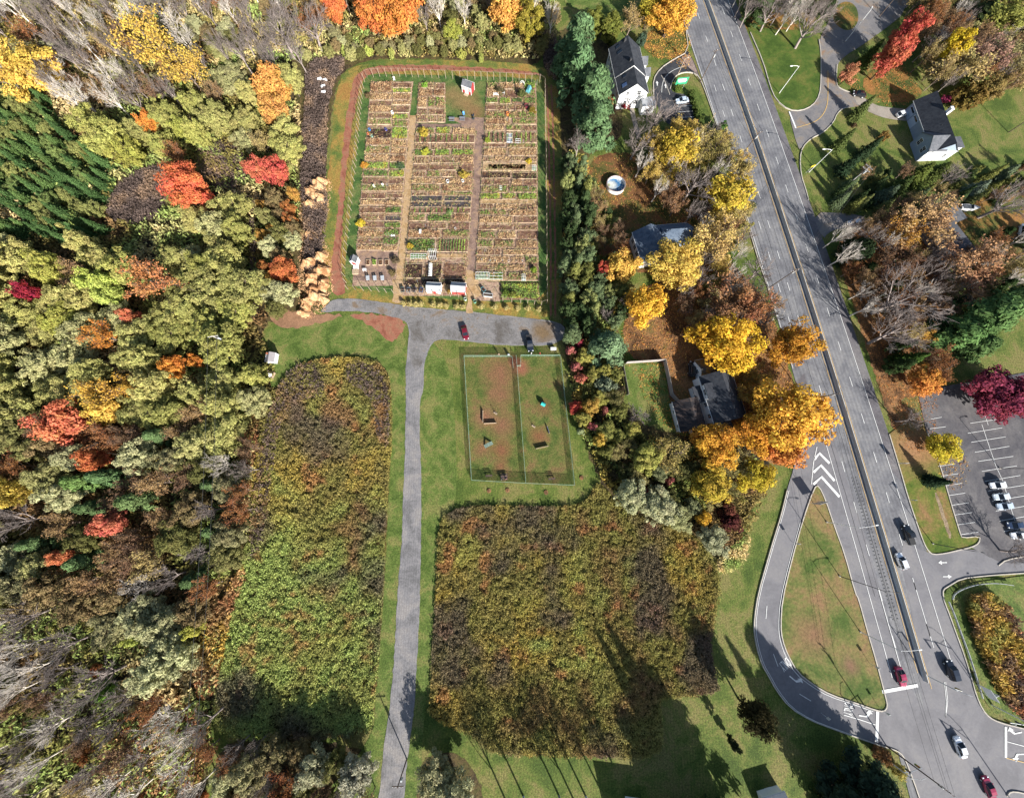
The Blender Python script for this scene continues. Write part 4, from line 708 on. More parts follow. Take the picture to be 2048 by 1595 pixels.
 ('S', 1848, 446, 50, 12, (206, 168, 120), 'half-bare tan tree beside the hidden house'), ('S', 1808, 470, 30, 10, (220, 160, 70), 'half-bare orange tree beside the hidden house'), ('B', 2020, 402, 46, 12, (176, 156, 140), 'brown bare tree beyond the boat'), ('S', 1942, 528, 52, 12, (208, 152, 108), 'half-bare coppery tree below the hidden house'), ('B', 1812, 598, 70, 15, (150, 138, 134), 'large grey bare tree beside the highway'), ('B', 1800, 665, 52, 14, (160, 142, 142), 'mauve bare tree below the large grey one'), ('S', 1790, 520, 40, 10, (120, 90, 70), 'half-bare dark brown tree in the shade by the highway'), ('N', 1720, 498, 34, 9, (56, 70, 46), 'dark pine in the shade by the highway'),
 ('N', 1990, 622, 52, 14, (110, 140, 84), 'large green pine at the right edge'), ('N', 1930, 660, 44, 14, (104, 136, 80), 'green pine left of the large one'), ('N', 2036, 606, 44, 14, (108, 136, 82), 'green pine at the very edge right of the large one'), ('N', 1958, 690, 34, 12, (100, 126, 76), 'green pine overhanging the small yellow tree'), ('M', 1846, 674, 16, 6, (236, 184, 80), 'small yellow tree below the mauve bare tree'),
 ('C', 1818, 718, 22, 9, (84, 110, 54), 'dark green spruce above the car park'), ('M', 1850, 762, 30, 7, (236, 156, 70), 'orange tree above the car park'), ('M', 1998, 786, 52, 9, (150, 70, 88), 'magenta maple at the edge of the car park'), ('M', 2045, 800, 34, 9, (142, 62, 82), 'magenta maple, second at the car park edge'), ('B', 1830, 838, 26, 8, (130, 118, 120), 'bare tree over the corner of the car park'), ('M', 1890, 894, 29, 6, (228, 204, 60), 'round yellow tree in the car park verge'), ('C', 1874, 962, 17, 6, (58, 76, 56), 'dark spruce in the car park verge'), ('B', 2046, 1108, 34, 7, (120, 86, 84), 'reddish bare tree at the car park exit'),
 # lower right
 ('M', 1516, 1436, 31, 11, (70, 66, 44), 'dark round tree on the lawn beside the ramp'), ('A', 1467, 1487, 7, 5.5, (56, 64, 44), 'slim dark evergreen on the lower lawn'), ('N', 1755, 1572, 46, 11, (64, 82, 66), 'dark pine at the junction corner'), ('N', 1700, 1600, 40, 12, (60, 76, 60), 'dark pine left of another at the junction corner'), ('U', 1798, 1540, 13, 2.5, (196, 180, 96), 'pale yellow shrub at the junction corner'), ('U', 1762, 1510, 14, 3, (150, 112, 78), 'brown shrub at the junction corner'),
 ('W', 628, 1532, 34, 7, (178, 176, 140), 'pale willow left of the lane at the bottom'), ('W', 716, 1550, 36, 8, (190, 186, 160), 'silvery willow beside the lane at the bottom'), ('W', 868, 1556, 38, 8, (182, 178, 134), 'pale willow right of the lane at the bottom'), ('W', 905, 1590, 40, 9, (184, 182, 140), 'pale willow right of another at the bottom of the lane'), ('S', 575, 1575, 34, 8, (150, 96, 64), 'rusty half-bare tree at the bottom of the wood'), ('W', 545, 1515, 34, 7, (140, 130, 92), 'olive tree in the shade at the bottom'),
]
for k_, x_, y_, r_, h_, c_, l_ in HAND: tree(k_, x_, y_, r_, h_, c_, l_)
# trees just below the picture: their shadows reach up across the lawn
for i, (k_, bx, by, r_, h_, c_) in enumerate([('C', 1400, 1640, 4.5, 24, DKG), ('C', 1432, 1640, 5.5, 25, DKG), ('N', 1470, 1660, 6, 20, DKG), ('N', 1360, 1640, 5, 14, DKG), ('N', 1735, 1640, 6, 23, DKG), ('C', 1692, 1565, 4, 18, DKG), ('C', 1650, 1600, 4.5, 20, DKG), ('N', 1725, 1600, 5, 18, DKG), ('N', 1782, 1650, 5, 18, DKG)]):
    tree(k_, 0, 0, 0, h_, c_, 'tall dark conifer beyond the lower lawn', 'conifers beyond the lower lawn', r_m=r_, base=(bx, by), rs=random.Random(i))
for i, (bx, by, h_) in enumerate([(1047, 1592, 16), (1118, 1590, 15), (1172, 1592, 16), (1262, 1598, 15), (1012, 1600, 14), (1150, 1604, 15), (1215, 1604, 14)]):
    tree('B', 0, 0, 0, h_, (150, 160, 176), 'tall bare tree at the bottom edge of the lower lawn', 'bare trees at the bottom edge', bark=(176, 186, 200) if i % 2 == 0 else (120, 120, 124), r_m=3.6, base=(bx, by), rs=random.Random(40 + i))
# saplings behind the dog park, each in a ring of bark
for px in ((978, 981), (1015, 980), (1092, 984), (1163, 955)):
    c = A(*px); t = thing('sapling', (c[0], c[1], .1), 'thin bare sapling in a bark ring, %s' % {978: 'first behind the dog park from the lane', 1015: 'second behind the dog park from the lane', 1092: 'third behind the dog park from the lane', 1163: 'at the lower corner of the dog park'}[px[0]], 'sapling', 0, 'saplings behind the dog park')
    rg = np.random.default_rng(px[0]); b, f, tp = grow(rg, 3.2, .35, 5, 3, 2, 2, .035, .4, .3); link('trunk', np_mesh('trunk', *tubes(b, 5)), BARK, t).color = lc((120, 100, 84)); link('branches', np_mesh('branches', *tubes([(s[0], s[1], .012, .008) for s in f], 3)), BARK, t).color = lc((150, 120, 100))
    MB().lathe([(.62, .05), (.4, .1), (.1, .12)], 14).build('bark_ring', g_litter, t)
for px, l_ in (((950, 960), 0), ((1068, 940), 0)): pass
# ---- the woods: named kinds scattered through zones, labelled by the nearest tree one can pick out
LM = [(P(x, y, h * .6), l, k) for k, x, y, r, h, c, l in HAND]
from collections import defaultdict
FILL = defaultdict(list)
WORD = {'W': 'willow', 'T': 'small tree', 'S': 'half-bare tree', 'B': 'bare tree', 'M': 'leafy tree', 'C': 'spruce', 'N': 'pine', 'U': 'shrub'}
KEEP = [[(212, 445), (205, 400), (235, 350), (300, 322), (350, 322), (352, 440), (352, 478), (290, 500), (230, 490)]] + [list(m) for m in MARSH[:4]] + [FIELD_W, FIELD_E, [(520, 640), (700, 620), (815, 640), (815, 720), (560, 740), (535, 720)], [(594, 350), (660, 350), (655, 420), (600, 430)], [(600, 495), (660, 495), (660, 640), (590, 640)], [(1205, 350), (1258, 350), (1258, 400), (1205, 400)], [(1262, 450), (1380, 440), (1380, 480), (1320, 500), (1262, 500)]]
def zone(poly, spacing, mix, seed, group):
    rs = random.Random(seed); pts = poly; xs = [p[0] for p in pts]; ys = [p[1] for p in pts]; pool = [m for m in mix for _ in range(m[0])]; n = miss = 0
    for _ in range(9000):
        x, y = rs.uniform(min(xs), max(xs)), rs.uniform(min(ys), max(ys))
        if not in_poly(np.array([x]), np.array([y]), pts)[0]: continue
        if n > 3 and miss > 700: break
        miss += 1; _, kind, cols, (r0, r1), (h0, h1) = rs.choice(pool); h = rs.uniform(h0, h1); r = rs.uniform(r0, r1); p = P(x, y, h * .6)
        if any((p.x - q[0]) ** 2 + (p.y - q[1]) ** 2 < (spacing * .5 + min(q[2], 5.5) * .62) ** 2 for q in PLACED): continue
        rp = r * .9 / mpp(x, y, h * .6); ra = np.linspace(0, 5.5, 8); rx_, ry_ = np.append(x, x + rp * np.cos(ra)), np.append(y, y + rp * np.sin(ra))
        if any(in_poly(rx_, ry_, m).any() for m in KEEP): continue
        miss = 0; cw, c = rs.choice(cols); q_ = rs.uniform(.93, 1.06); c = tuple(min(255, max(0, v * q_ )) for v in c)
        o = tree(kind, x, y, 0, h, c, None, group, r_m=r, rs=rs, bark=(226, 216, 204) if kind == 'B' and rs.random() < .4 else None)
        FILL[0].append((o, kind, cw, Vector((p.x, p.y, 0)), h)); n += 1
    return n
OL = [('pale olive', (186, 182, 112)), ('olive', (172, 170, 98)), ('straw green', (194, 186, 116)), ('pale olive', (184, 180, 108)), ('yellow green', (190, 188, 96)), ('silver green', (192, 188, 132))]
OLD = [('olive', (150, 146, 92)), ('grey olive', (160, 154, 112)), ('silver green', (192, 190, 142)), ('brown olive', (156, 136, 96)), ('dark olive', (126, 124, 74)), ('pale olive', (180, 176, 116))]
BR = [('brown', (150, 118, 92)), ('tan', (184, 150, 108)), ('russet', (176, 116, 72)), ('straw', (190, 168, 112))]
BA = [('grey', (166, 156, 150)), ('mauve', (152, 138, 140)), ('pale', (196, 184, 168)), ('brown', (150, 128, 112))]
DK = [('dark green', (86, 104, 66)), ('grey green', (120, 136, 96)), ('olive', (134, 136, 76)), ('pale green', (160, 166, 104))]
zone([(-60, 205), (90, 196), (130, 250), (205, 325), (222, 395), (195, 462), (120, 478), (-60, 450)], 4.4, [(4, 'C', [('deep green', (84, 112, 66)), ('green', (98, 128, 76)), ('bright green', (110, 136, 78))], (1.9, 2.8), (5.5, 8)), (2, 'W', [('green', (130, 146, 86)), ('olive', (158, 160, 96))], (2.0, 2.8), (4, 5))], 1, 'spruces of the left wood')
zone([(-60, -40), (480, -40), (640, 20), (640, 80), (560, 120), (500, 108), (420, 112), (330, 178), (240, 200), (130, 190), (120, 190), (-60, 195)], 6.0, [(6, 'B', BA, (3.0, 4.4), (9, 13)), (2, 'S', BR, (2.6, 3.6), (7, 10)), (3, 'W', OLD, (2.8, 3.6), (3.5, 5.5))], 2, 'bare trees at the top of the left wood')
zone([(130, 205), (250, 198), (420, 122), (600, 132), (612, 222), (596, 340), (560, 350), (515, 380), (500, 400), (496, 560), (505, 610), (470, 700), (535, 760), (520, 830), (500, 870), (440, 880), (330, 850), (120, 830), (-70, 840), (-70, 455), (190, 470), (215, 446), (300, 455), (345, 410), (400, 390), (480, 385), (500, 330), (470, 285), (400, 280), (345, 320), (250, 355), (215, 330)], 7.6, [(12, 'W', OL, (3.2, 6.2), (5.5, 10)), (1, 'M', [('yellow green', (176, 178, 90)), ('olive', (150, 150, 82))], (2.6, 3.8), (7, 9)), (1, 'S', BR, (2.6, 3.6), (8, 11))], 3, 'olive willows of the left wood')
zone([(515, 400), (600, 380), (598, 480), (600, 600), (560, 625), (530, 600), (520, 500)], 4.0, [(6, 'W', OLD, (2.4, 3.4), (5, 7.5)), (1, 'M', [('orange', (206, 130, 70)), ('amber', (200, 150, 70))], (1.6, 2.2), (5, 6))], 31, 'trees beside the mulch heaps')
zone([(-70, 850), (120, 850), (330, 860), (500, 890), (490, 980), (478, 1080), (445, 1180), (395, 1270), (360, 1310), (270, 1310), (100, 1200), (-70, 1190)], 6.2, [(8, 'W', OLD, (3.2, 4.8), (6, 9)), (4, 'S', BR, (2.4, 3.4), (7, 10)), (2, 'B', BA, (2.4, 3.6), (8, 11)), (1, 'N', [('green', (112, 136, 88))], (2.2, 3.0), (7, 9))], 4, 'mixed trees of the lower left wood')
zone([(-70, 1200), (100, 1215), (250, 1300), (290, 1390), (330, 1440), (415, 1450), (405, 1620), (-70, 1620)], 5.6, [(7, 'B', BA, (2.8, 4.2), (8, 12)), (3, 'U', [('rusty', (176, 110, 62)), ('brown', (140, 108, 70)), ('olive', (140, 136, 80))], (1.4, 2.4), (1.8, 3.2)), (2, 'S', BR, (2.2, 3.0), (6, 9))], 5, 'bare trees of the lower left wood')
zone([(440, 1500), (560, 1488), (735, 1505), (745, 1620), (440, 1620)], 3.8, [(5, 'W', OLD, (2.2, 3.4), (5, 7.5)), (2, 'S', BR, (2.0, 2.8), (5, 8)), (1, 'B', BA, (2, 3), (7, 9))], 6, 'trees at the bottom of the lane')
zone([(640, 60), (760, 66), (900, 62), (1080, 66), (1100, 90), (960, 100), (860, 104), (720, 108), (610, 110)], 3.6, [(5, 'T', OLD, (1.4, 2.2), (2.2, 4)), (2, 'U', [('olive', (150, 146, 86)), ('tan', (176, 150, 104))], (1.2, 1.8), (1.6, 2.6))], 71, 'olive brush beyond the allotment')
zone([(640, -30), (1110, -30), (1112, 40), (1080, 66), (960, 60), (860, 66), (720, 70), (610, 66)], 5.0, [(4, 'B', BA, (2.4, 3.6), (8, 12)), (4, 'T', OLD, (2.0, 3.0), (3.5, 6)), (3, 'S', [('orange', (220, 150, 84)), ('tan', (190, 160, 110)), ('russet', (190, 120, 76))], (2.2, 3.2), (8, 11))], 7, 'trees beyond the allotment')
zone([(1132, 300), (1166, 300), (1180, 420), (1182, 520), (1200, 620), (1185, 690), (1140, 670), (1130, 560)], 3.8, [(5, 'T', DK, (2.0, 3.0), (5, 9)), (2, 'N', DK, (1.8, 2.4), (7, 10))], 8, 'hedge trees between the allotment and the pool yard')
zone([(1185, 360), (1230, 440), (1250, 500), (1200, 500), (1185, 430)], 3.0, [(2, 'S', BR, (1.8, 2.4), (4, 6)), (1, 'U', DK, (1.2, 1.8), (2, 3))], 81, 'small trees beside the pool')
zone([(1180, 545), (1250, 570), (1260, 640), (1225, 650), (1185, 610)], 3.4, [(3, 'T', DK, (2, 2.8), (5, 7)), (2, 'B', BA, (2, 2.8), (6, 8))], 82, 'small trees above the blue green pine')
zone([(1155, 700), (1235, 745), (1244, 850), (1340, 890), (1400, 920), (1480, 960), (1420, 1020), (1380, 1030), (1290, 1000), (1205, 940), (1165, 850)], 4.0, [(5, 'T', [('olive', (150, 150, 84)), ('yellow green', (186, 178, 86)), ('grey green', (150, 154, 112)), ('dark olive', (112, 112, 68))], (1.8, 2.8), (4, 6)), (3, 'S', [('straw', (190, 176, 116)), ('olive', (150, 144, 90))], (1.8, 2.6), (4, 6.5)), (3, 'U', [('dark', (90, 80, 60)), ('olive', (130, 130, 74)), ('rosy', (190, 120, 110))], (1.2, 2), (2, 3.4))], 9, 'scrub trees behind the dog park')
zone([(1255, 300), (1330, 250), (1440, 260), (1490, 330), (1505, 440), (1480, 520), (1530, 600), (1440, 640), (1400, 580), (1390, 430), (1330, 400), (1290, 330)], 3.7, [(3, 'S', [('straw', (206, 184, 112)), ('brown', (170, 130, 96)), ('golden', (226, 190, 90))], (2.2, 3.4), (6, 10)), (1, 'T', [('olive', (170, 160, 90)), ('golden', (214, 184, 92))], (2, 3), (4, 6)), (2, 'B', BA, (2.4, 3.4), (8, 10)), (1, 'U', DK, (1.2, 2), (2, 3))], 10, 'trees between the pool and the highway')
zone([(1675, 470), (1740, 440), (1880, 400), (1910, 500), (2110, 430), (2110, 600), (1900, 620), (1880, 740), (1800, 740), (1760, 660), (1720, 580)], 4.6, [(3, 'S', BR, (2.2, 3.2), (6, 9)), (2, 'B', BA, (2.4, 3.6), (8, 11)), (1, 'N', [('dark green', (70, 88, 52))], (2, 2.8), (6, 9))], 11, 'trees around the hidden house')
zone([(1840, -40), (2110, -40), (2110, 150), (1990, 170), (1880, 160), (1850, 90)], 4.4, [(3, 'S', BR, (2.4, 3.4), (7, 10)), (2, 'W', OLD, (2.4, 3.2), (6, 8)), (1, 'B', BA, (2.4, 3.4), (8, 10))], 12, 'trees beyond the grey house')
zone([(1480, -40), (1680, -40), (1650, 30), (1500, 22)], 4.4, [(2, 'B', BA, (2.4, 3.6), (8, 11)), (1, 'W', DK, (2.4, 3.2), (6, 8))], 13, 'trees at the top beside the highway')
zone([(1340, 540), (1450, 520), (1540, 600), (1560, 640), (1440, 650), (1380, 640)], 3.8, [(2, 'B', BA, (2.4, 3.4), (7, 10)), (2, 'S', BR, (2.2, 3), (7, 9))], 15, 'trees above the broad golden maple')
zone([(1475, 730), (1530, 745), (1520, 800), (1480, 800)], 3.6, [(1, 'S', [('amber', (206, 150, 70)), ('golden', (220, 176, 80))], (2.2, 3), (6, 9))], 16, 'amber trees beside the dark-roofed house')
zone([(1690, 350), (1760, 340), (1900, 340), (2060, 330), (2060, 390), (1900, 400), (1740, 420), (1680, 400)], 5, [(2, 'C', DK, (1.8, 2.6), (5, 7)), (1, 'S', BR, (1.8, 2.4), (5, 7)), (1, 'U', DK, (1.2, 1.8), (2, 3))], 14, 'trees below the grey house')
SHORT = {}
def side(d):
    a = math.degrees(math.atan2(d.y, d.x)) % 360
    return ['right of', 'above right of', 'above', 'above left of', 'left of', 'below left of', 'below', 'below right of'][int(((a + 22.5) % 360) // 45)]
seen = defaultdict(list)
for o, kind, cw, p, h in FILL[0]:
    q, l, lk = min(LM, key=lambda t: (t[0].x - p.x) ** 2 + (t[0].y - p.y) ** 2)
    l = 'the ' + l; d = p - Vector((q.x, q.y, 0)); seen[cw, kind, side(d), l].append((d.length, o))
ORD = ['nearest', 'second', 'third', 'fourth', 'fifth', 'sixth', 'seventh', 'eighth', 'ninth', 'tenth', 'eleventh', 'twelfth', 'thirteenth', 'fourteenth']
for (cw, kind, sd, l), v in seen.items():
    v.sort(key=lambda t: t[0]); w_ = l.split(); l2 = ' '.join(w_[:8]).rstrip(',')
    while l2.split()[-1] in ('the', 'of', 'at', 'in', 'a', 'and', 'to', 'by', 'with', 'beside', 'below', 'above', 'left', 'lower', 'near', 'wood', 'outer', 'edge', 'side', 'touching', 'among', 'between', 'on', 'behind', 'two', 'one', 'another', 'beyond', 'larger', 'upper', 'into', 'over', 'pale', 'dark', 'left', 'bare', 'small', 'large', 'just', 'middle', 'right', 'first', 'second', 'bright', 'silvery', 'golden', 'mulch') and len(l2.split()) > 3: l2 = ' '.join(l2.split()[:-1])
    for i, (_, o) in enumerate(v):
        if len(v) == 1: o['label'] = f'{cw} {WORD[kind]} {sd} {l2}'
        else: o['label'] = f'{cw} {WORD[kind]} {sd} {l2}, {ORD[min(i, 13)]}'
print('TREES', len(HAND), len(FILL[0]))
# ================================================================ BUILDINGS
GZ = .12
ROOF_DK = mottled('dark_shingle_roof', [(.3, lin(66, 70, 78)), (.6, lin(84, 88, 96)), (.8, lin(96, 98, 102))], .8, 4, .12, .15, .9)
ROOF_GY = mottled('grey_shingle_roof', [(.3, lin(112, 116, 122)), (.6, lin(136, 138, 144)), (.8, lin(150, 150, 154))], .8, 4, .12, .15, .9)
ROOF_BL = mottled('blue_grey_shingle_roof', [(.3, lin(96, 112, 132)), (.6, lin(120, 136, 156)), (.8, lin(134, 146, 160))], .8, 4, .12, .15, .9)
ROOF_WH = mottled('pale_metal_roof', [(.3, lin(206, 210, 214)), (.6, lin(226, 228, 230)), (.8, lin(214, 216, 220))], .8, 4, .05, .05, .6)
ROOF_SLATE = mottled('patchy_slate_roof', [(.35, lin(70, 76, 90)), (.48, lin(96, 102, 116)), (.54, lin(200, 206, 216)), (.7, lin(84, 90, 104))], .9, 4, .2, .2, .8)
REDWOOD = plain('red_painted_boards', lin(206, 74, 74), .7, 0, .12, 3.0)
def local(root):
    return lambda x, y, z: (lambda p: (p.x, p.y))(Matrix.Rotation(-root.rotation_euler.z, 3, 'Z') @ (P(x, y, z) - root.location))
def gable(root, x0, x1, hw_, ze, zr, wall, roof, ov=.35, th=.16, z0=0, y0=0.0, hip=0.0, gableov=.3):
    """house body along local x, with a pitched roof; returns (wall, roof) parts"""
    mb = MB(); mb.loft([[(x, y0 - hw_, z0), (x, y0 - hw_, ze), (x, y0, zr - .05), (x, y0 + hw_, ze), (x, y0 + hw_, z0)] for x in (x0, x1)]); wl_ = mb.build('wall', wall, root)
    sl_ = (zr - ze) / hw_; zo = ze - sl_ * ov; mb = MB(); a, b = x0 - gableov, x1 + gableov
    for s in (-1, 1):
        q = [(y0 + s * (hw_ + ov), zo), (y0 + s * .0, zr), (y0 + s * .0, zr + th), (y0 + s * (hw_ + ov), zo + th)]
        mb.loft([[(x + (hip if (x == a and abs(yy - y0) < .1) else -hip if (x == b and abs(yy - y0) < .1) else 0), yy + s * .002, zz) for yy, zz in q] for x in (a, b)])
    rf = mb.build('roof', roof, root)
    tr = MB()
    for s in (-1, 1): tr.box(((a + b) / 2, y0 + s * (hw_ + ov + .05), zo + .03), (b - a, .1, .14))
    tr.build('gutter', WHITEMETAL, rf)
    return wl_, rf
def window(parent, c, w_, h_, axis, s, name='window', z=None):
    """window on a wall: axis 'x' = wall faces local +-x, 'y' = wall faces local +-y"""
    f = MB(); g = MB()
    if axis == 'x': f.box((c[0] + s * .03, c[1], c[2]), (.06, w_ + .2, h_ + .2)); g.box((c[0] + s * .05, c[1], c[2]), (.06, w_, h_)); m = MB().box((c[0] + s * .07, c[1], c[2]), (.06, .06, h_)).box((c[0] + s * .07, c[1], c[2]), (.058, w_, .06))
    else: f.box((c[0], c[1] + s * .03, c[2]), (w_ + .2, .06, h_ + .2)); g.box((c[0], c[1] + s * .05, c[2]), (w_, .06, h_)); m = MB().box((c[0], c[1] + s * .07, c[2]), (.06, .06, h_)).box((c[0], c[1] + s * .07, c[2]), (w_, .058, .06))
    o = g.build(name, GLASS, parent); f.build('frame', WHITEMETAL, o); m.build('muntin', WHITEMETAL, o); return o
def on_roof(root, rf, name, c, size, zr, ze, hw_, y0, mat, frame=None, h=.12):
    """flat panel lying on a roof slope at local x, y"""
    x, y = c; s = 1 if y > y0 else -1; sl_ = (zr - ze) / hw_; z = zr - abs(y - y0) * sl_ + .16; a = size[0] / 2; b = size[1] / 2; k = 1 / math.hypot(1, sl_)
    def box(e, h0, h1):
        v = []
        for hh in (h0, h1):
            for dx, dy in ((-a - e, -b - e), (a + e, -b - e), (a + e, b + e), (-a - e, b + e)): v.append((x + dx, y + dy * k * s + hh * sl_ * k * s, z - dy * k * sl_ + hh * k))
        return MB().add(v, [(3, 2, 1, 0), (4, 5, 6, 7), (0, 1, 5, 4), (1, 2, 6, 5), (2, 3, 7, 6), (3, 0, 4, 7)])
    o = box(0, .0, h).build(name, mat, rf)
    if frame: box(.12, -.05, h - .04).build('frame', frame, o)
    return o
# --- white building by the allotment
h1 = thing('white_building', (42.3, 143.6, 0), 'long white building with dark skylit roof beside the tall pines', 'building', R(-83.8)); lo = local(h1)
w1, r1 = gable(h1, 0, 12.3, 5.2, 5.3, 8.6, SIDING, ROOF_DK); w2, r2 = gable(h1, 12.3, 19.4, 4.9, 5.0, 8.0, SIDING, ROOF_DK, gableov=.2)
for x, y, s_ in ((1236, 93, (1.0, 1.3)), (1239.5, 104, (1.0, 1.5)), (1250, 149, (.9, 1.2))): q = lo(x, y, 6.9); on_roof(h1, r1 if y < 140 else r2, 'skylight', (q[0], min(q[1], -.9)), s_, 8.6 if y < 140 else 8.0, 5.3 if y < 140 else 5.0, 5.2 if y < 140 else 4.9, 0, GLASS, DARKMETAL)
q = lo(1250, 167, 6.6); on_roof(h1, r2, 'skylight', (q[0], q[1]), (1.3, 1.6), 8.0, 5.0, 4.9, 0, plain('blue_glass', (.06, .10, .2), .15), DARKMETAL)
for x, y in ((1250, 81), (1261, 121)): q = lo(x, y, 8.2); MB().box((q[0], q[1], 8.3), (.9, .8, 1.3), 0, .75).build('roof_vent', DARKMETAL, r1)
for xx in (4.6, 9.6):                           # two cross gables on the sunny side
    mb = MB(); mb.loft([[(xx - 1.6, y, 0), (xx - 1.6, y, 4.2), (xx, y, 5.4), (xx + 1.6, y, 4.2), (xx + 1.6, y, 0)] for y in (4.6, 7.4)]); mb.build('bay', SIDING, h1)
    mb = MB()
    for s in (-1, 1): mb.loft([[(xx + s * 1.9, y, 4.0), (xx, y, 5.45), (xx, y, 5.6), (xx + s * 1.9, y, 4.15)] for y in (3.4, 7.7)])
    mb.build('bay_roof', ROOF_GY, h1); window(h1, (xx, 7.4, 2.6), 1.1, 1.3, 'y', 1)
for yy in (-2.2, 1.8): window(h1, (19.4, yy, 5.2), .9, 1.1, 'x', 1); window(h1, (19.4, yy, 2.2), .9, 1.1, 'x', 1)
for xx in (1.8, 4.6, 7.4, 10.2, 14.2, 17): window(h1, (xx, -5.2 if xx < 12.3 else -4.9, 3.6), .9, 1.2, 'y', -1)
MB().box((20.9, 5.6, 1.5), (3.4, 4.4, 3.0)).build('annex', SIDING, h1); MB().box((20.9, 5.6, 3.1), (3.8, 4.8, .22)).build('annex_roof', ROOF_WH, h1); window(h1, (22.6, 5.6, 1.7), 1.2, 1.0, 'x', 1)
MB().box((16.5, -6.4, .9), (2.8, 2.4, 1.8)).build('deck', plain('orange_cedar', lin(196, 100, 52), .8), h1)
MB().box((6, -5.45, 4.98), (11.6, .34, .14)).build('leaf_filled_gutter', g_litter, h1)
# --- grey house
h2 = thing('grey_house', (150.0, 125.8, 0), 'grey house with dark shingle roof and white chimney at the end of the driveway', 'house', R(-86.5)); lo = local(h2)
gw_, gr_ = gable(h2, 0, 21.2, 4.4, 3.5, 6.4, GREYSIDING, ROOF_DK)
mb = MB(); y_ = -5.2; mb.loft([[(14.0, y, 0), (14.0, y, 3.9), (17.7, y, 6.0), (21.35, y, 3.9), (21.35, y, 0)] for y in (-6.3, 0)]); mb.build('front_gable', GREYSIDING, h2)
mb = MB()
for s in (-1, 1): mb.loft([[(17.7 + s * 4.0, y, 3.75), (17.7, y, 6.05), (17.7, y, 6.22), (17.7 + s * 4.0, y, 3.92)] for y in (-6.6, -.05)])
mb.build('front_gable_roof', ROOF_GY, h2)
for xx in (16.1, 19.4): window(h2, (xx, -6.3, 2.6), 1.2, 1.6, 'y', -1)
for xx in (2.4, 6.2):
    d = MB().box((xx, -4.46, 1.45), (3.3, .1, 2.7)).build('garage_door', plain('pale_blue_door', lin(196, 214, 236, k=.6), .6, 0, .03), h2); MB().box((xx, -4.53, 2.3), (2.6, .06, .45)).build('window', GLASS, d)
MB().box((21.42, -.9, 1.8), (.12, 10.6, 3.6)).build('sun_whitened_end_wall', SIDING, h2); window(h2, (21.48, 1.6, 2.0), 1.0, 1.2, 'x', 1)  # white slab over the grey siding paints the sun on this end
q = lo(1886, 217, 8.8); MB().box((8.6, .9, 6.4), (1.2, .9, 2.6)).box((8.6, .9, 7.75), (1.35, 1.05, .15)).build('chimney', SIDING, gr_)
MB().box((17.6, 6.0, 1.6), (4.0, 2.8, 3.2)).build('annex', SIDING, h2); MB().box((17.6, 6.1, 3.3), (4.4, 3.2, .2)).build('annex_roof', ROOF_GY, h2)
MB().lathe([(.09, 5.0), (.09, 6.1)], 8, (9, 1.4, 0)).lathe([(.07, 4.8), (.07, 5.9)], 8, (13, -1.5, 0)).build('vent_pipe', DARKMETAL, gr_)
# --- blue-roofed house in the shade
h3 = thing('blue_roofed_house', (46.2, 67.2, 0), 'shaded house with blue grey roof and white walls behind yellow trees', 'house', R(-78))
gable(h3, -5, 5, 4.6, 4.2, 6.6, SIDING, ROOF_BL)
for xx in (-3.4, -1.1, 1.2, 3.5): window(h3, (xx, -4.6, 2.4), 1.2, 1.4, 'y', -1)
MB().box((-1.5, 5.4, 1.5), (3.5, 1.8, 3.0)).build('annex', SIDING, h3); MB().box((-1.5, 5.5, 3.1), (3.9, 2.2, .2)).build('annex_roof', ROOF_GY, h3); MB().box((3, 1.2, 6.3), (.9, .8, 1.6)).build('chimney', plain('brick_red', (.22, .09, .06), .9), h3)
h3b = thing('garage', (54.2, 71.6, 0), 'garage with dark roof and pale blue end wall beside the blue-roofed house', 'garage', R(6))
gable(h3b, -4.8, 4.6, 3.2, 3.4, 5.6, plain('pale_blue_siding', lin(190, 212, 240, k=.6), .6, 0, .04), ROOF_BL); window(h3b, (-4.8, 0, 2.6), .9, 1.0, 'x', -1); MB().box((0, -3.25, 1.2), (3.2, .1, 2.3)).build('garage_door', SIDING, h3b)
# --- dark-roofed house
h4 = thing('dark_roofed_house', (62.6, 18.6, 0), 'large dark-roofed house below the broad golden maple', 'house', R(-78)); lo = local(h4)
gable(h4, -6.8, 6.6, 4.6, 4.2, 6.8, SIDING, ROOF_DK)
for xx in (-2.5, 1.2, 4.6): window(h4, (xx, -4.6, 2.7), 1.1, 1.2, 'y', -1)
mb = MB(); mb.box((-2.2, -3.6, 4.4), (4.2, 2.6, 1.9)); mb.build('dormer', SIDING, h4); MB().box((-2.2, -3.5, 5.42), (4.7, 3.1, .2)).build('dormer_roof', ROOF_DK, h4); window(h4, (-2.2, -4.9, 4.5), 1.6, .9, 'y', -1)
MB().box((-2.2, -5.6, 1.3), (4.6, 2.0, 2.6)).build('porch', SIDING, h4); MB().box((-2.2, -5.8, 2.75), (5.0, 2.6, .18)).build('porch_roof', ROOF_DK, h4)
MB().box((8.2, -1.5, 1.5), (3.0, 4.0, 3.0)).build('annex', SIDING, h4); MB().box((8.3, -1.5, 3.1), (3.4, 4.4, .2)).build('annex_roof', ROOF_DK, h4); MB().box((5.5, 4.9, 1.2), (1.6, .8, 2.4)).build('bay', SIDING, h4)
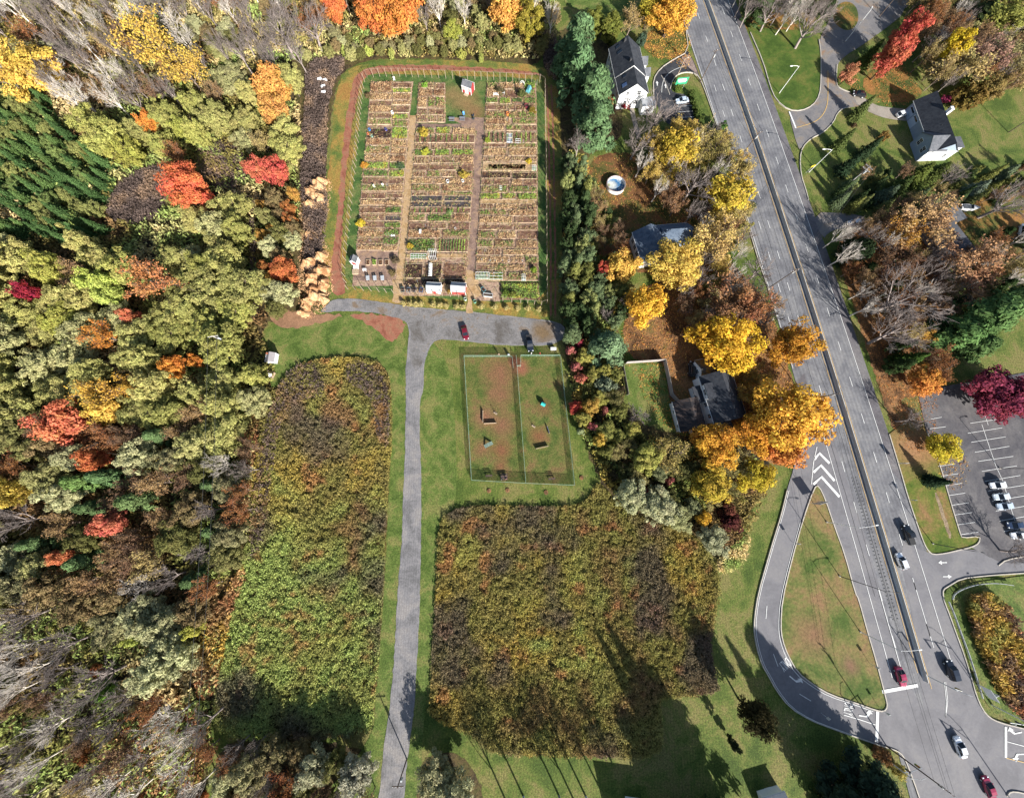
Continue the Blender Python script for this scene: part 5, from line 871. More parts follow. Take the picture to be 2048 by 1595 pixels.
h4b = thing('garage', (53.2, 13.6, 0), 'garage with leaf-streaked dark roof beside the fenced lawn', 'garage', R(-80)); gable(h4b, -4.2, 4.2, 3.6, 2.8, 4.9, SIDING, mottled('leaf_streaked_roof', [(.35, lin(58, 56, 60)), (.5, lin(74, 70, 72)), (.6, lin(120, 100, 90)), (.72, lin(72, 70, 74))], .3, 3, .2, .2, .9, stretch=(R(40), 1.0, 4.0))); window(h4b, (2.6, -3.6, 1.6), .7, .8, 'y', -1); window(h4b, (-1.6, -3.6, 1.6), .7, .8, 'y', -1)
MB().lathe([(.45, .1), (.5, .8), (.4, 1.1)], 12, (4.9, .2, 0)).build('rain_barrel', SIDING, h4b)
h4c = thing('summer_house', (61.0, 27.4, 0), 'small white outbuilding with leaf-covered roof under the golden maple', 'outbuilding', R(12)); gable(h4c, -3.6, 3.4, 2.9, 2.6, 4.4, SIDING, mottled('leaf_covered_roof', [(.35, lin(96, 96, 100)), (.5, lin(130, 120, 104)), (.62, lin(190, 150, 70)), (.76, lin(120, 112, 100))], .5, 3, .25, .2, .9)); window(h4c, (-3.6, 0, 1.8), 1, 1.1, 'x', -1)
# --- house hidden among bare trees
c = P(1893, 470, 0); h5 = thing('hidden_house', (c.x - 4, c.y - 3, 0), 'house half hidden among bare trees right of the highway', 'house', R(-66)); gable(h5, -7, 7, 4.2, 3.6, 6.0, plain('tan_siding', lin(196, 196, 200), .7, 0, .05), ROOF_GY); window(h5, (7, -1.5, 2.4), 1, 1.3, 'x', 1); window(h5, (7, 1.5, 2.4), 1, 1.3, 'x', 1); window(h5, (2, -4.2, 2.2), 1.4, 1.2, 'y', -1); window(h5, (-3, -4.2, 2.2), 1.4, 1.2, 'y', -1)
MB().box((-6, 7.5, 1.3), (5, 6, 2.6)).build('annex', SIDING, h5); MB().box((-6, 7.6, 2.7), (5.4, 6.4, .2)).build('annex_roof', ROOF_GY, h5)
# --- roofs at the bottom edge
c = P(1316, 1612, 4); h6 = thing('slate_roofed_house', (c.x, c.y - 6.5, 0), 'house with patchy slate roof at the bottom edge', 'house', R(-8)); gable(h6, -7, 6, 4.5, 3.6, 6.2, SIDING, ROOF_SLATE); MB().box((5.4, 2.2, 5.6), (.9, .9, 2.4)).build('chimney', SIDING, h6); window(h6, (-3, 4.5, 2.0), 1.2, 1.2, 'y', 1)
c = P(1546, 1592, 2.5); h7 = thing('shed', (c.x + 1.0, c.y - 2.6, 0), 'pale-roofed shed on the lawn at the bottom edge', 'shed', R(12)); gable(h7, -2.8, 2.6, 2.4, 2.2, 3.2, SIDING, ROOF_WH); MB().box((0, 2.45, 1.0), (1.6, .1, 1.9)).build('door', SIDING, h7)
# --- sheds
def shed(x, y, rz, L, W, he, hr, wall, roof, label, door='y', side_=-1, dmat=None):
    c = P(x, y, 0); t = thing('shed', (c.x, c.y, GZ), label, 'shed', rz); gable(t, -L / 2, L / 2, W / 2, he, hr, wall, roof, .14, .08, gableov=.12)
    tr = MB()
    for sx in (-1, 1):
        for sy in (-1, 1): tr.box((sx * L / 2, sy * W / 2, he / 2), (.14, .14, he))
    tr.build('corner_trim', WHITEMETAL, t)
    d = (MB().box((0, side_ * (W / 2 + .03), he * .42), (1.3, .06, he * .8)) if door == 'y' else MB().box((side_ * (L / 2 + .03), 0, he * .42), (.06, 1.3, he * .8))).build('door', dmat or WHITEMETAL, t)
    return t
s1 = shed(937, 183, R(-24), 3.5, 2.6, 2.3, 3.3, REDWOOD, ROOF_GY, 'red shed with grey roof and white trim on the allotment lawn'); MB().box((0, -1.9, .1), (1.6, 1.0, .12)).build('ramp', PALEWOOD, s1)
for xx in (-1.2, 1.2): window(s1, (xx, -1.3, 1.4), .5, .6, 'y', -1)
shed(870, 580, R(-3), 4.3, 2.5, 1.9, 2.6, SIDING, ROOF_WH, 'white shed with red doors in front of the allotment, left of two', 'y', -1, REDWOOD); shed(918.5, 581, R(-4), 4.4, 2.7, 2.0, 2.8, REDWOOD, ROOF_WH, 'red-walled white-roofed shed beside the middle allotment gate', 'y', -1, REDWOOD)
shed(713, 526, R(78), 1.9, 1.9, 2.0, 2.9, SIDING, ROOF_GY, 'small shed with red door beside the four raised boxes', 'x', -1, REDWOOD)
s4 = shed(549, 718, R(88), 2.7, 2.3, 1.7, 2.4, SIDING, plain('lavender_grey_roof', lin(190, 184, 186), .8), 'small white shed with grey roof on the grass by the wood'); tag(MB().box((1.0, .8, 2.2), (.4, .5, .12)).build('roof_patch', plain('orange_tarp', lin(226, 120, 60), .7), s4), 'orange patch at the roof corner')
c = P(543, 750); t = thing('well_box', (c.x, c.y, GZ), 'square wooden box holding a white drum below the small white shed', 'box', R(-20)); mb = MB()
for s in (-1, 1): mb.box((s * .95, 0, .4), (.12, 2.0, .8)).box((0, s * .95, .4), (1.78, .12, .8))
mb.build('frame', WOOD, t); c2 = P(543, 750); dr = MB().lathe([(.62, .1), (.66, .5), (.62, .95), (.3, 1.05)], 18, (c2.x, c2.y, GZ)).build('drum', SIDING); tag(dr, 'white drum standing in the square wooden box', 'drum')
# --- round pool
c = P(1230, 374); t = thing('round_pool', (c.x, c.y, GZ), 'round above-ground pool with white wall on the shaded lawn', 'pool'); rp = 3.1
MB().lathe([(rp, 0), (rp, 1.25), (rp - .05, 1.25), (rp - .05, .06)], 40, close=False).build('wall', WHITEMETAL, t); MB().lathe([(rp - .12, 1.25), (rp + .14, 1.25), (rp + .14, 1.32), (rp - .12, 1.32), (rp - .12, 1.25)], 40, close=False).build('rim', plain('tan_rim', lin(190, 166, 160), .6), t)
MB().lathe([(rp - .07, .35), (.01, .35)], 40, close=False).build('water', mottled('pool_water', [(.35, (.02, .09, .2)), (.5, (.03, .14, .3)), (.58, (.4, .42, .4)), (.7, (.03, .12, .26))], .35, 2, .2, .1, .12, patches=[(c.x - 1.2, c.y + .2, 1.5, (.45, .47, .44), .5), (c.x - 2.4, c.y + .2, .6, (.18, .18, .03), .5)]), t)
# --- privacy fence round the small lawn
def board_fence(px, label, h=1.9, mat=None, name='privacy_fence', sp=2.4):
    pts = [Vector(A(*p)) for p in px]; c = pts[0]; t = thing(name, (c.x, c.y, GZ), label, 'fence'); mb = MB(); n = 0
    for a, b in zip(pts, pts[1:]):
        d = b - a; L = d.length; an = math.atan2(d.y, d.x); m = (a + b) / 2 - c; mb.box((m.x, m.y, h / 2), (L - .1, .07, h), an); k = max(1, round(L / sp))
        for i in range(k + 1): q = a.lerp(b, i / k) - c; MB().box((q.x, q.y, h / 2 + .05), (.13, .13, h + .1), an).build('post', mat or PALEWOOD, t)
    mb.build('panel', mat or PALEWOOD, t); return t
board_fence([(1253, 790), (1243, 735), (1250, 727), (1326, 722), (1334, 760), (1340, 790), (1352, 803)], 'tall pale board fence around the small lawn', 2.0, plain('silvered_boards', lin(206, 196, 190), .85, 0, .15, 3))
c = P(1355, 735)
# ================================================================ VEHICLES
def sec(x, z0, z1, w_, rd=.12):
    return [(x, -w_ + rd, z0), (x, w_ - rd, z0), (x, w_, z0 + rd), (x, w_, z1 - rd), (x, w_ - rd, z1), (x, -w_ + rd, z1), (x, -w_, z1 - rd), (x, -w_, z0 + rd)]
def cab(x, zb, zt, wb, wt): return [(x, -wb, zb), (x, wb, zb), (x, wt, zt), (x, -wt, zt)]
CARS = {
 'sedan': dict(L=4.7, body=[(-2.35, .38, .78, .70), (-2.15, .24, .95, .86), (-1.3, .2, .99, .91), (.95, .2, .95, .91), (1.9, .24, .84, .86), (2.33, .36, .66, .70)], base=(-1.75, 1.15), top=(-1.0, .3), zt=1.44),
 'suv': dict(L=4.8, body=[(-2.4, .42, .95, .78), (-2.2, .28, 1.1, .92), (-1.2, .26, 1.14, .96), (.9, .26, 1.1, .96), (1.95, .3, 1.0, .9), (2.38, .42, .8, .74)], base=(-2.25, 1.15), top=(-1.95, .45), zt=1.74),
 'hatch': dict(L=4.3, body=[(-2.1, .38, .86, .74), (-1.95, .24, .98, .86), (-1.0, .2, 1.0, .9), (.9, .2, .97, .9), (1.75, .24, .86, .85), (2.14, .36, .68, .7)], base=(-2.0, 1.1), top=(-1.5, .35), zt=1.5),
 'pickup': dict(L=5.4, body=[(-2.7, .5, 1.0, .84), (-2.55, .4, 1.08, .95), (-1.2, .36, 1.1, .97), (1.1, .36, 1.1, .97), (2.2, .4, 1.04, .92), (2.65, .5, .9, .8)], base=(-.75, 1.25), top=(-.55, .55), zt=1.8)}
CPROT = {}
def car(kind, x, y, ang, color, label, front_px=None, cover=None, group=None, z=GZ + .02, cat='car'):
    """ang: direction of travel given as a second pixel (front)"""
    a = P(x, y, .6)
    if front_px: b = P(*front_px, .6); ang = math.atan2(b.y - a.y, b.x - a.x)
    s = CARS[kind]
    if kind not in CPROT:
        root = bpy.data.objects.new('parked_car' if kind != 'pickup' else 'pickup_truck', None); COL.objects.link(root)
        MB().loft([sec(*q) for q in s['body']]).build('body', PAINT, root)
        zb = min(q[2] for q in s['body'][2:4]) - .04; b0, b1 = s['base']; t0, t1 = s['top']; zt = s['zt']; wb = s['body'][2][3] - .05; wt = wb - .16
        MB().loft([cab(b0, zb, zb + .02, wb * .96, wb * .96), cab(t0, zb, zt, wb, wt), cab((t0 + t1) / 2, zb, zt + .03, wb, wt), cab(t1, zb, zt, wb, wt), cab(b1, zb, zb + .02, wb * .96, wb * .96)]).build('windows', GLASS, root)
        MB().loft([[(xx, -wt - .02, zz), (xx, wt + .02, zz), (xx, wt - .04, zz + .06), (xx, -wt + .04, zz + .06)] for xx, zz in ((t0 - .02, zt - .03), ((t0 + t1) / 2, zt + .01), (t1 + .05, zt - .03))]).build('roof', PAINT, root)
        pil = MB()
        for sy in (-1, 1):
            pil.tube((b0 + .02, sy * wb * .97, zb), (t0, sy * wt, zt), .045, n=4); pil.tube((b1 - .02, sy * wb * .97, zb), (t1, sy * wt, zt), .04, n=4); pil.tube(((t0 + t1) / 2 - .1, sy * (wb + .0), zb), ((t0 + t1) / 2 - .1, sy * (wt + .01), zt), .035, n=4)
        pil.build('pillar', PAINT, root); L2 = s['L'] / 2; zl = s['body'][-2][2] - .12
        for sx in (L2 * .60, -L2 * .60):
            for sy in (-1, 1):
                wh = MB().tube((sx, sy * (wb - .14), .33), (sx, sy * (wb + .07), .33), .34, n=16).build('wheel', BLACK, root); MB().tube((sx, sy * (wb + .05), .33), (sx, sy * (wb + .085), .33), .2, n=12).build('rim', GALV, wh)
        for sy in (-1, 1):
            MB().box((L2 - .22, sy * .62, zl), (.22, .34, .14)).build('headlight', LAMP_CLEAR, root); MB().box((-L2 + .16, sy * .66, zl + .05), (.2, .28, .16)).build('tail_light', LAMP_RED, root); MB().box((b1 - .3, sy * (wb + .14), zb + .08), (.16, .2, .13)).build('mirror', PAINT, root)
        if kind == 'pickup': MB().box((-1.75, 0, 1.07), (1.75, 1.6, .1)).build('bed', BLACK, root)
        CPROT[kind] = [root, 0]
    root, used = CPROT[kind]
    r = copy_tree(root) if used else root; CPROT[kind][1] = 1
    r.location = (a.x, a.y, z); r.rotation_euler = (0, 0, ang)
    for ch in r.children: ch.color = (*color, 1)
    tag(r, label, cat, group); return r
CW, CB, CR, CN, CS = (.78, .79, .8), (.012, .014, .018), (.16, .008, .02), (.02, .035, .075), (.50, .58, .66)
car('sedan', 930, 665, 0, CR, 'dark red car nosed towards the dog park on the gravel yard', (934, 682)); car('pickup', 1059, 687, 0, (.016, .022, .035), 'dark blue pickup truck nosed towards the dog park gate', (1062, 706), cat='truck')
car('sedan', 1994, 969, 0, CW, 'white sedan, topmost of the row in the car park', (1975, 971)); car('sedan', 2001, 992, 0, (.62, .68, .72), 'white sedan with black sunroof, second of the row in the car park', (1982, 994)); car('sedan', 2008, 1011, 0, CS, 'silver blue sedan, third of the row in the car park', (1989, 1013)); car('sedan', 2028, 1049, 0, CN, 'navy car in the shade of the car park tree', (2010, 1050)); car('sedan', 2036, 1069, 0, CW, 'white car, lowest of the row by the car park exit', (2018, 1071))
car('pickup', 1815, 1068, 0, CB, 'black pickup truck heading up the highway', (1808, 1048), cat='truck'); car('hatch', 1801, 1121, 0, (.74, .77, .8), 'white hatchback heading up the highway behind the black pickup', (1795, 1106)); car('sedan', 1800, 1352, 0, (.34, .02, .07), 'red car waiting at the highway stop line', (1806, 1372)); car('suv', 1900, 1338, 0, (.012, .018, .03), 'black car heading up the highway past the junction', (1893, 1316)); car('sedan', 1918, 1492, 0, CW, 'white car crossing the junction', (1911, 1472)); car('sedan', 1975, 1572, 0, (.30, .012, .05), 'dark red car entering the junction at the bottom', (1967, 1550))
car('sedan', 1364, 202, 0, CS, 'silver car in the top bay beside the white building', (1347, 204)); car('suv', 1382, 250, 0, CR, 'red car in the lowest bay beside the white building', (1366, 251)); car('sedan', 1718, 189, 0, CB, 'black car parked at the mouth of the driveway', (1705, 186)); car('hatch', 1803, 229, 0, CW, 'white car parked in front of the grey house', (1816, 225)); car('hatch', 1707, 446, 0, CW, 'white car in the shaded drive beside the highway', (1695, 448)); car('suv', 1383, 738, 0, CB, 'black car under the golden maple behind the house', (1384, 724)); car('suv', 2044, 461, 0, CW, 'white car at the right edge beyond the bare tree', (2046, 448))
# boat on its trailer
c = P(1938, 416, 1); t = thing('motor_boat', (c.x, c.y, GZ), 'white motor boat parked on the grass beyond the bare trees', 'boat', R(-4))
MB().loft([[(x, -w_, .6 + zk), (x, w_, .6 + zk), (x, w_ * 1.15, 1.35 + zs), (x, -w_ * 1.15, 1.35 + zs)] for x, w_, zk, zs in ((-3, .8, 0, 0), (-1, .95, 0, 0), (1, .85, .1, .05), (2.3, .45, .3, .12), (3.1, .06, .6, .2))]).build('hull', SIDING, t); MB().box((-1.2, 0, 1.42), (2.6, 1.5, .1)).build('cockpit', plain('dark_cockpit', (.08, .09, .1), .6), t); MB().loft([cab(.1, 1.4, 1.42, .75, .75), cab(.5, 1.4, 1.85, .72, .6), cab(.9, 1.4, 1.42, .6, .6)]).build('windscreen', GLASS, t); MB().box((-3.2, 0, 1.1), (.5, .4, 1.0)).build('outboard', BLACK, t)
for s in (-1, 1): MB().tube((-.8, s * .95, .33), (-.8, s * 1.12, .33), .33, n=12).build('wheel', BLACK, t)
# ================================================================ HIGHWAY FURNITURE
mb = MB(); polyline_solid(mb, [hw(s, -5.05) for s in np.arange(-36, 231, 4)], [(-.40, 0), (-.36, .1), (-.14, .38), (-.09, 1.05), (.09, 1.05), (.14, .38), (.36, .1), (.40, 0)])
tag(mb.build('median_barrier', plain('pale_concrete', (.52, .50, .46), .85, 0, .12, 1.2, .2)), 'long concrete barrier between the two sides of the highway', 'barrier')
def guardrail(px, label, sm=2):
    pts = smooth([A(*p) for p in px], sm, False); c = pts[0]; t = thing('guardrail', (c[0], c[1], GZ), label, 'guardrail'); loc_ = [(p[0] - c[0], p[1] - c[1]) for p in pts]; mb = MB(); polyline_solid(mb, loc_, [(-.05, .5), (-.02, .6), (-.05, .7), (-.05, .84), (.05, .84), (.05, .5)]); mb.build('rail', GALV, t)
    acc = 0
    for a, b in zip(loc_, loc_[1:]):
        acc += math.hypot(b[0] - a[0], b[1] - a[1])
        if acc > 1.8: acc = 0; MB().box((b[0], b[1], .42), (.14, .14, .84)).build('post', WOOD, t)
guardrail([(1898, 1196), (1900, 1186), (1915, 1176), (1945, 1166), (1985, 1163), (2018, 1168)], 'curving steel guardrail at the corner of the green by the car park exit'); guardrail([(1890, 1200), (1902, 1228), (1917, 1270), (1932, 1310), (1947, 1358), (1957, 1392)], 'steel guardrail along the kerb of the green beside the highway')
def street_lamp(x, y, h, arm_az, arm, label, mat=None, name='street_lamp', lean=0):
    c = P(x, y); t = thing(name, (c.x, c.y, GZ), label, 'street lamp', arm_az); m = mat or GALV; MB().tube((0, 0, 0), (0, 0, h), .11, .07, 8).build('pole', m, t)
    MB().path([(0, 0, h - .25), (arm * .3, 0, h + .05), (arm * .75, 0, h + .15), (arm, 0, h + .12)], .055, 6).build('arm', m, t)
    hd = MB(); hd.loft([[(arm - .15, -.12, h + .05), (arm - .15, .12, h + .05), (arm - .15, .12, h + .2), (arm - .15, -.12, h + .2)], [(arm + .35, -.17, h + .04), (arm + .35, .17, h + .04), (arm + .35, .13, h + .2), (arm + .35, -.13, h + .2)], [(arm + .75, -.08, h + .07), (arm + .75, .08, h + .07), (arm + .75, .07, h + .15), (arm + .75, -.07, h + .15)]]); hd.build('lamp_head', m, t); MB().lathe([(.22, 0), (.22, .25), (.12, .3)], 10).build('base', CONCRETE, t); return t
street_lamp(1558, 187, 8.5, R(185), 2.6, 'white street lamp on the striped lawn', WHITEMETAL); street_lamp(1617, 345, 8.5, R(180), 2.6, 'white street lamp beside the yellow sign', WHITEMETAL)
street_lamp(1652, 1043, 9, R(8), 4.2, 'street lamp near the tip of the grass island', WHITEMETAL); street_lamp(1678, 1151, 11, R(-6), 3.0, 'street lamp halfway along the grass island', DARKMETAL); street_lamp(1719, 1262, 9.5, R(4), 4.2, 'street lamp lower on the grass island', WHITEMETAL); street_lamp(1864, 1086, 8.6, R(-8), 1.6, 'dark street lamp at the corner of the car park verge', DARKMETAL); street_lamp(1998, 936, 8, R(2), 2.2, 'street lamp among the car park bays', DARKMETAL); street_lamp(1690, 84, 9, R(60), 1.2, 'street lamp beside the upper parking area', WHITEMETAL)
street_lamp(1349, 165, 7, R(30), 1.0, 'slim lamp beside the green sign', PALEWOOD); street_lamp(1406, 268, 6, R(60), .8, 'slim lamp beside the red car', PALEWOOD)
def signal(x, y, h, az, arm, heads, label):
    c = P(x, y); t = thing('traffic_signal', (c.x, c.y, GZ), label, 'traffic signal', az); MB().tube((0, 0, 0), (0, 0, h), .15, .1, 8).build('pole', GALV, t); MB().path([(0, 0, h - 1.6), (arm * .4, 0, h - 1.1), (arm, 0, h - .9)], .075, 6).path([(0, 0, h - .4), (arm * .35, 0, h - 1.1)], .04, 5).build('mast_arm', GALV, t)
    for k in range(heads):
        xx = arm - .3 - k * 2.6; hd = MB().box((xx, 0, h - 1.5), (.34, .3, 1.05)).build('signal_head', plain('signal_yellow', (.25, .17, .02), .5) if k == 0 else DARKMETAL, t)
        for i, cc in enumerate(((.4, .02, .02), (.4, .25, .02), (.02, .3, .1))): MB().tube((xx, .15, h - 1.18 - i * .33), (xx, .2, h - 1.18 - i * .33), .11, n=10).build('lens', plain('lens', cc, .2), hd)
    MB().path([(0, 0, h - .1), (1.4, 0, h + .9), (2.4, 0, h + 1.0)], .05, 5).build('lamp_arm', GALV, t)
signal(1982, 1408, 8.5, R(170), 6.5, 2, 'traffic signal with long arm on the green at the junction'); signal(1847, 1347, 6.5, R(-15), 2.5, 1, 'traffic signal at the end of the median barrier'); signal(1756, 1504, 7, R(20), 4, 2, 'traffic signal at the foot of the ramp'); signal(2016, 1592, 8, R(150), 7, 2, 'traffic signal in the lower corner of the junction')
def post_sign(x, y, h, w_, hh, az, mat, label, posts=1, name='road_sign', marks=None):
    c = P(x, y); t = thing(name, (c.x, c.y, GZ), label, 'sign', az)
    for i in range(posts): q = (i - (posts - 1) / 2) * w_ * .7; MB().tube((q, .04, 0), (q, .04, h), .05, n=6).build('post', GALV, t)
    b = MB().box((0, 0, h - hh / 2), (w_, .05, hh)).build('panel', mat, t)
    if marks:
        m = MB()
        for (mx, mz, mw, mh) in marks: m.box((mx, -.035, h - hh / 2 + mz), (mw, .03, mh))
        m.build('lettering', WHITEMETAL, b)
    return t
GREEN = plain('green_sign', lin(60, 176, 128, k=.6), .5, 0, .05); YSIGN = plain('yellow_sign', lin(250, 214, 60, k=.6), .5, 0, .03)
post_sign(1611, 347, 3.2, 1.5, .75, R(20), YSIGN, 'yellow warning sign beside the upper street lamp', 1); post_sign(1952, 1374, 3.4, 3.2, 2.0, R(-62), WHITEMETAL, 'white sign panel on two posts behind the guardrail', 2); post_sign(1966, 1380, 2.4, 1.6, 1.2, R(20), WHITEMETAL, 'smaller white sign panel behind the guardrail', 2)
post_sign(1357, 178, 3.6, 4.2, 2.2, R(8), GREEN, 'green sign panel with white lettering by the black drive', 2, 'green_sign', [(-.2, .55, 3.0, .22), (0, .1, 3.4, .18), (.1, -.3, 2.6, .18)]); post_sign(1625, 1003, 3.6, 2.8, 2.4, R(14), GALV, 'large sign panel at the tip of the grass island', 2); post_sign(1790, 926, 3.0, 1.2, 1.6, R(8), WHITEMETAL, 'sign beside the highway kerb above the car park verge'); post_sign(1583, 1083, 2.6, .8, .9, R(10), GALV, 'small sign on the ramp kerb'); post_sign(1641, 1424, 2.4, .7, .8, R(30), GALV, 'small sign beside the ramp bend'); post_sign(1738, 1325, 2.4, .7, .8, R(10), GALV, 'small sign near the stop line'); post_sign(1758, 1415, 2.4, .6, .7, R(10), GALV, 'small sign at the tip of the island'); post_sign(1810, 998, 2.6, .7, .9, R(10), GALV, 'small sign beside the highway below the car park verge'); post_sign(2002, 1435, 2.4, .6, .7, R(10), GALV, 'small sign on the green near the side street')
# ---- utility poles and lines
def utility_pole(x, y, h, az, label, arms=1, mat=None, lamp=False):
    c = P(x, y); t = thing('utility_pole', (c.x, c.y, 0), label, 'utility pole', az); MB().tube((0, 0, 0), (0, 0, h), .17, .11, 8).build('pole', mat or POLEWOOD, t); tops = []
    for k in range(arms):
        z = h - .35 - k * .9; cr = MB().box((0, 0, z), (2.6, .12, .14)).build('crossarm', mat or POLEWOOD, t)
        for xx in (-1.15, -.4, .4, 1.15): MB().lathe([(.05, z + .07), (.07, z + .18), (.03, z + .24)], 8, (xx, 0, 0)).build('insulator', WHITEMETAL, cr)
    MB().lathe([(.22, h - 2.4), (.24, h - 2.2), (.24, h - 1.6), (.2, h - 1.5)], 12, (.36, 0, 0)).build('transformer', GALV, t)
    M_ = Matrix.Translation((c.x, c.y, 0)) @ Matrix.Rotation(az, 4, 'Z'); return [M_ @ Vector((xx, 0, h - .35 + .24)) for xx in (-1.15, -.4, .4, 1.15)] + [M_ @ Vector((0, .15, h - 3))]
PW = plain('grey_weathered_pole', (.34, .32, .30), .85, 0, .15, 3)
def wires(a, b, idx, label, sag=1.0, r=.028):
    c = a[idx[0]]; t = thing('power_line', (c.x, c.y, 0), label, 'power line')
    for i in idx:
        p, q = a[i], b[i]; pts = []
        for k in range(15): f = k / 14; v = p.lerp(q, f) - Vector((c.x, c.y, 0)); v.z -= sag * 4 * f * (1 - f); pts.append(v)
        MB().path(pts, r, 4).build('wire', plain('wire', (.06, .06, .06), .6) if 'wire' not in bpy.data.materials else bpy.data.materials['wire'], t)
pa = utility_pole(487, 699, 11, R(10), 'pale utility pole at the edge of the left wood', 1, PW); pb = utility_pole(452, 1560, 11, R(5), 'utility pole at the bottom edge of the left wood', 1, PW); wires(pa, pb, (0, 3), 'pair of power lines along the edge of the left wood', 1.4)
c = P(814, 1512); up = [utility_pole(1400, 165, 10, R(20), 'utility pole beside the black drive at the highway', 1), utility_pole(1479, 316, 9.5, R(15), 'utility pole beside the highway above the straw tree', 1), utility_pole(1537, 576, 11, R(12), 'utility pole with two crossarms at the highway below the grey bare tree', 2), utility_pole(1613, 800, 10, R(12), 'utility pole behind the largest golden maple', 1), utility_pole(1772, 1490, 12.5, R(-40), 'utility pole with crossarms at the foot of the ramp', 2)]
for a, b, n in ((0, 1, 'top stretch'), (1, 2, 'second stretch'), (2, 3, 'third stretch'), (3, 4, 'long stretch over the grass island')): wires(up[a], up[b], (0, 1, 3, 4), f'power lines along the highway, {n}', 1.0)
px_ = utility_pole(1672, 388, 11, R(-50), 'pale utility pole in the shade below the grey house lawn', 2, PW); wires(up[2], px_, (0, 1, 2, 3), 'power lines crossing the highway to the shaded lawn', 1.0, .024)
utility_pole(1758, 34, 11, R(40), 'utility pole on the upper parking area', 1); utility_pole(1872, 39, 10, R(40), 'utility pole behind the tall red maples', 1); utility_pole(2017, 265, 9, R(40), 'utility pole on the lawn behind the grey house', 1); utility_pole(814, 1516, 7.5, R(0), 'slim pole beside the gravel lane at the bottom', 1)
# a white object among the trees, scrap sheets on the marsh
for i, (x, y, rz, l_) in enumerate(((639, 158, 20, 'white plastic sheet on the dark marsh, highest of the scraps'), (650, 160, -10, 'white plastic sheet on the dark marsh beside the highest scrap'), (646, 172, 40, 'white plastic sheet lying in the middle of the marsh scraps'), (647, 184, 15, 'white plastic sheet on the dark marsh, lowest of the scraps'))):
    c = P(x, y, 1.2); mb = MB(); n = 5
    for a in range(n):
        for b in range(n): mb.v.append(((a / (n - 1) - .5) * 1.5, (b / (n - 1) - .5) * .9, 1.1 + .25 * math.sin(a * 1.7 + i) * math.cos(b * 2.1 + i)))
    for a in range(n - 1):
        for b in range(n - 1): mb.f.append((a * n + b, a * n + b + 1, (a + 1) * n + b + 1, (a + 1) * n + b))
    o = mb.build('plastic_sheet', plain('white_plastic', (.7, .71, .72), .5, 0, .08)); o.location = (c.x, c.y, .2); o.rotation_euler = (0, 0, R(rz)); tag(o, l_, 'plastic sheet')
c = P(459, 712, 1); o = MB().lathe([(.5, .1), (.55, .9), (.3, 1.3)], 14, (c.x, c.y, .5)).build('water_tank', SIDING); tag(o, 'small white tank in the wood below the utility pole', 'tank')
# ================================================================ MULCH HEAPS
g_mulch = mottled('fresh_mulch', [(.3, lin(196, 142, 96)), (.5, lin(232, 180, 130)), (.7, lin(246, 208, 160))], .5, 2.6, .28, .6, .95)
def heap(x, y, rpx, h, label, i):
    c = P(x, y, h * .4); rr = rpx * mpp(x, y); mb = MB(); n = 40; m = 14; rs = np.random.default_rng(i + 5); ph = rs.uniform(0, 6, 6)
    mb.v.append((0, 0, h))
    for k in range(1, m + 1):
        t = k / m
        for j in range(n):
            a = 2 * math.pi * j / n; r = rr * t * (1 + .22 * math.sin(2 * a + ph[0]) + .12 * math.sin(5 * a + ph[1])); z = h * max(0, 1 - t ** 1.5) * (1 + .25 * math.sin(3 * a + ph[2] + 4 * t)) + (float(fbm(r * math.cos(a) + i * 9, r * math.sin(a), 1.1, i)) * 1.1 + float(fbm(r * math.cos(a) + i * 9, r * math.sin(a), .35, i + 3)) * .55) * (1 - t ** 3) - .25 ; mb.v.append((r * math.cos(a), r * math.sin(a), z))
    for j in range(n): mb.f.append((0, 1 + j, 1 + (j + 1) % n))
    for k in range(m - 1):
        for j in range(n): mb.f.append((1 + k * n + j, 1 + (k + 1) * n + j, 1 + (k + 1) * n + (j + 1) % n, 1 + k * n + (j + 1) % n))
    o = mb.build('mulch_heap', g_mulch); o.location = (c.x, c.y, .05); tag(o, label, 'mulch heap', 'heaps of mulch at the wood edge')
for i, (x, y, r, h, l) in enumerate([(638, 368, 20, 1.5, 'orange mulch heap, highest of the upper cluster by the red track'), (624, 384, 20, 1.7, 'orange mulch heap, largest of the upper cluster by the red track'), (641, 396, 16, 1.4, 'orange mulch heap near the track in the upper cluster'), (620, 408, 15, 1.3, 'orange mulch heap at the foot of the upper cluster'), (616, 470, 9, .8, 'small mulch heap between the upper and lower clusters'), (640, 512, 15, 1.5, 'pale mulch heap, highest of the lower cluster'), (618, 526, 17, 1.6, 'pale mulch heap against the orange tree in the lower cluster'), (643, 540, 16, 1.5, 'pale mulch heap nearest the red track in the lower cluster'), (622, 556, 18, 1.6, 'pale mulch heap in the middle of the lower cluster'), (646, 568, 15, 1.5, 'pale mulch heap beside the end of the red track'), (626, 584, 18, 1.4, 'broad pale mulch heap above the gravel lane end'), (645, 596, 13, 1.0, 'low pale mulch heap touching the gravel lane'), (612, 606, 16, 1.2, 'low mulch heap at the end of the lane by the trees'), (606, 624, 13, .8, 'lowest mulch heap at the tan dirt')]): heap(x, y, r * .98, h * 1.0, l, i)
rg = np.random.default_rng(8); x, y = scatter([(600, 360), (664, 350), (662, 410), (640, 470), (662, 500), (668, 610), (600, 650), (596, 560), (600, 470)], 7, rg); kk = rg.random(len(x)) < .8; x, y = x[kk], y[kk]
MU = np.array(lin(236, 190, 144, k=.8)); V, F, c = tufts(x, y, np.full(len(x), .1), .5, np.tile(MU, (len(x), 1)), rg, 3, .1, .08); tag(link('wood_chips', np_mesh('wood_chips', V, F, None, c), TUFT), 'loose wood chips scattered round the mulch heaps', None, None, 'stuff')
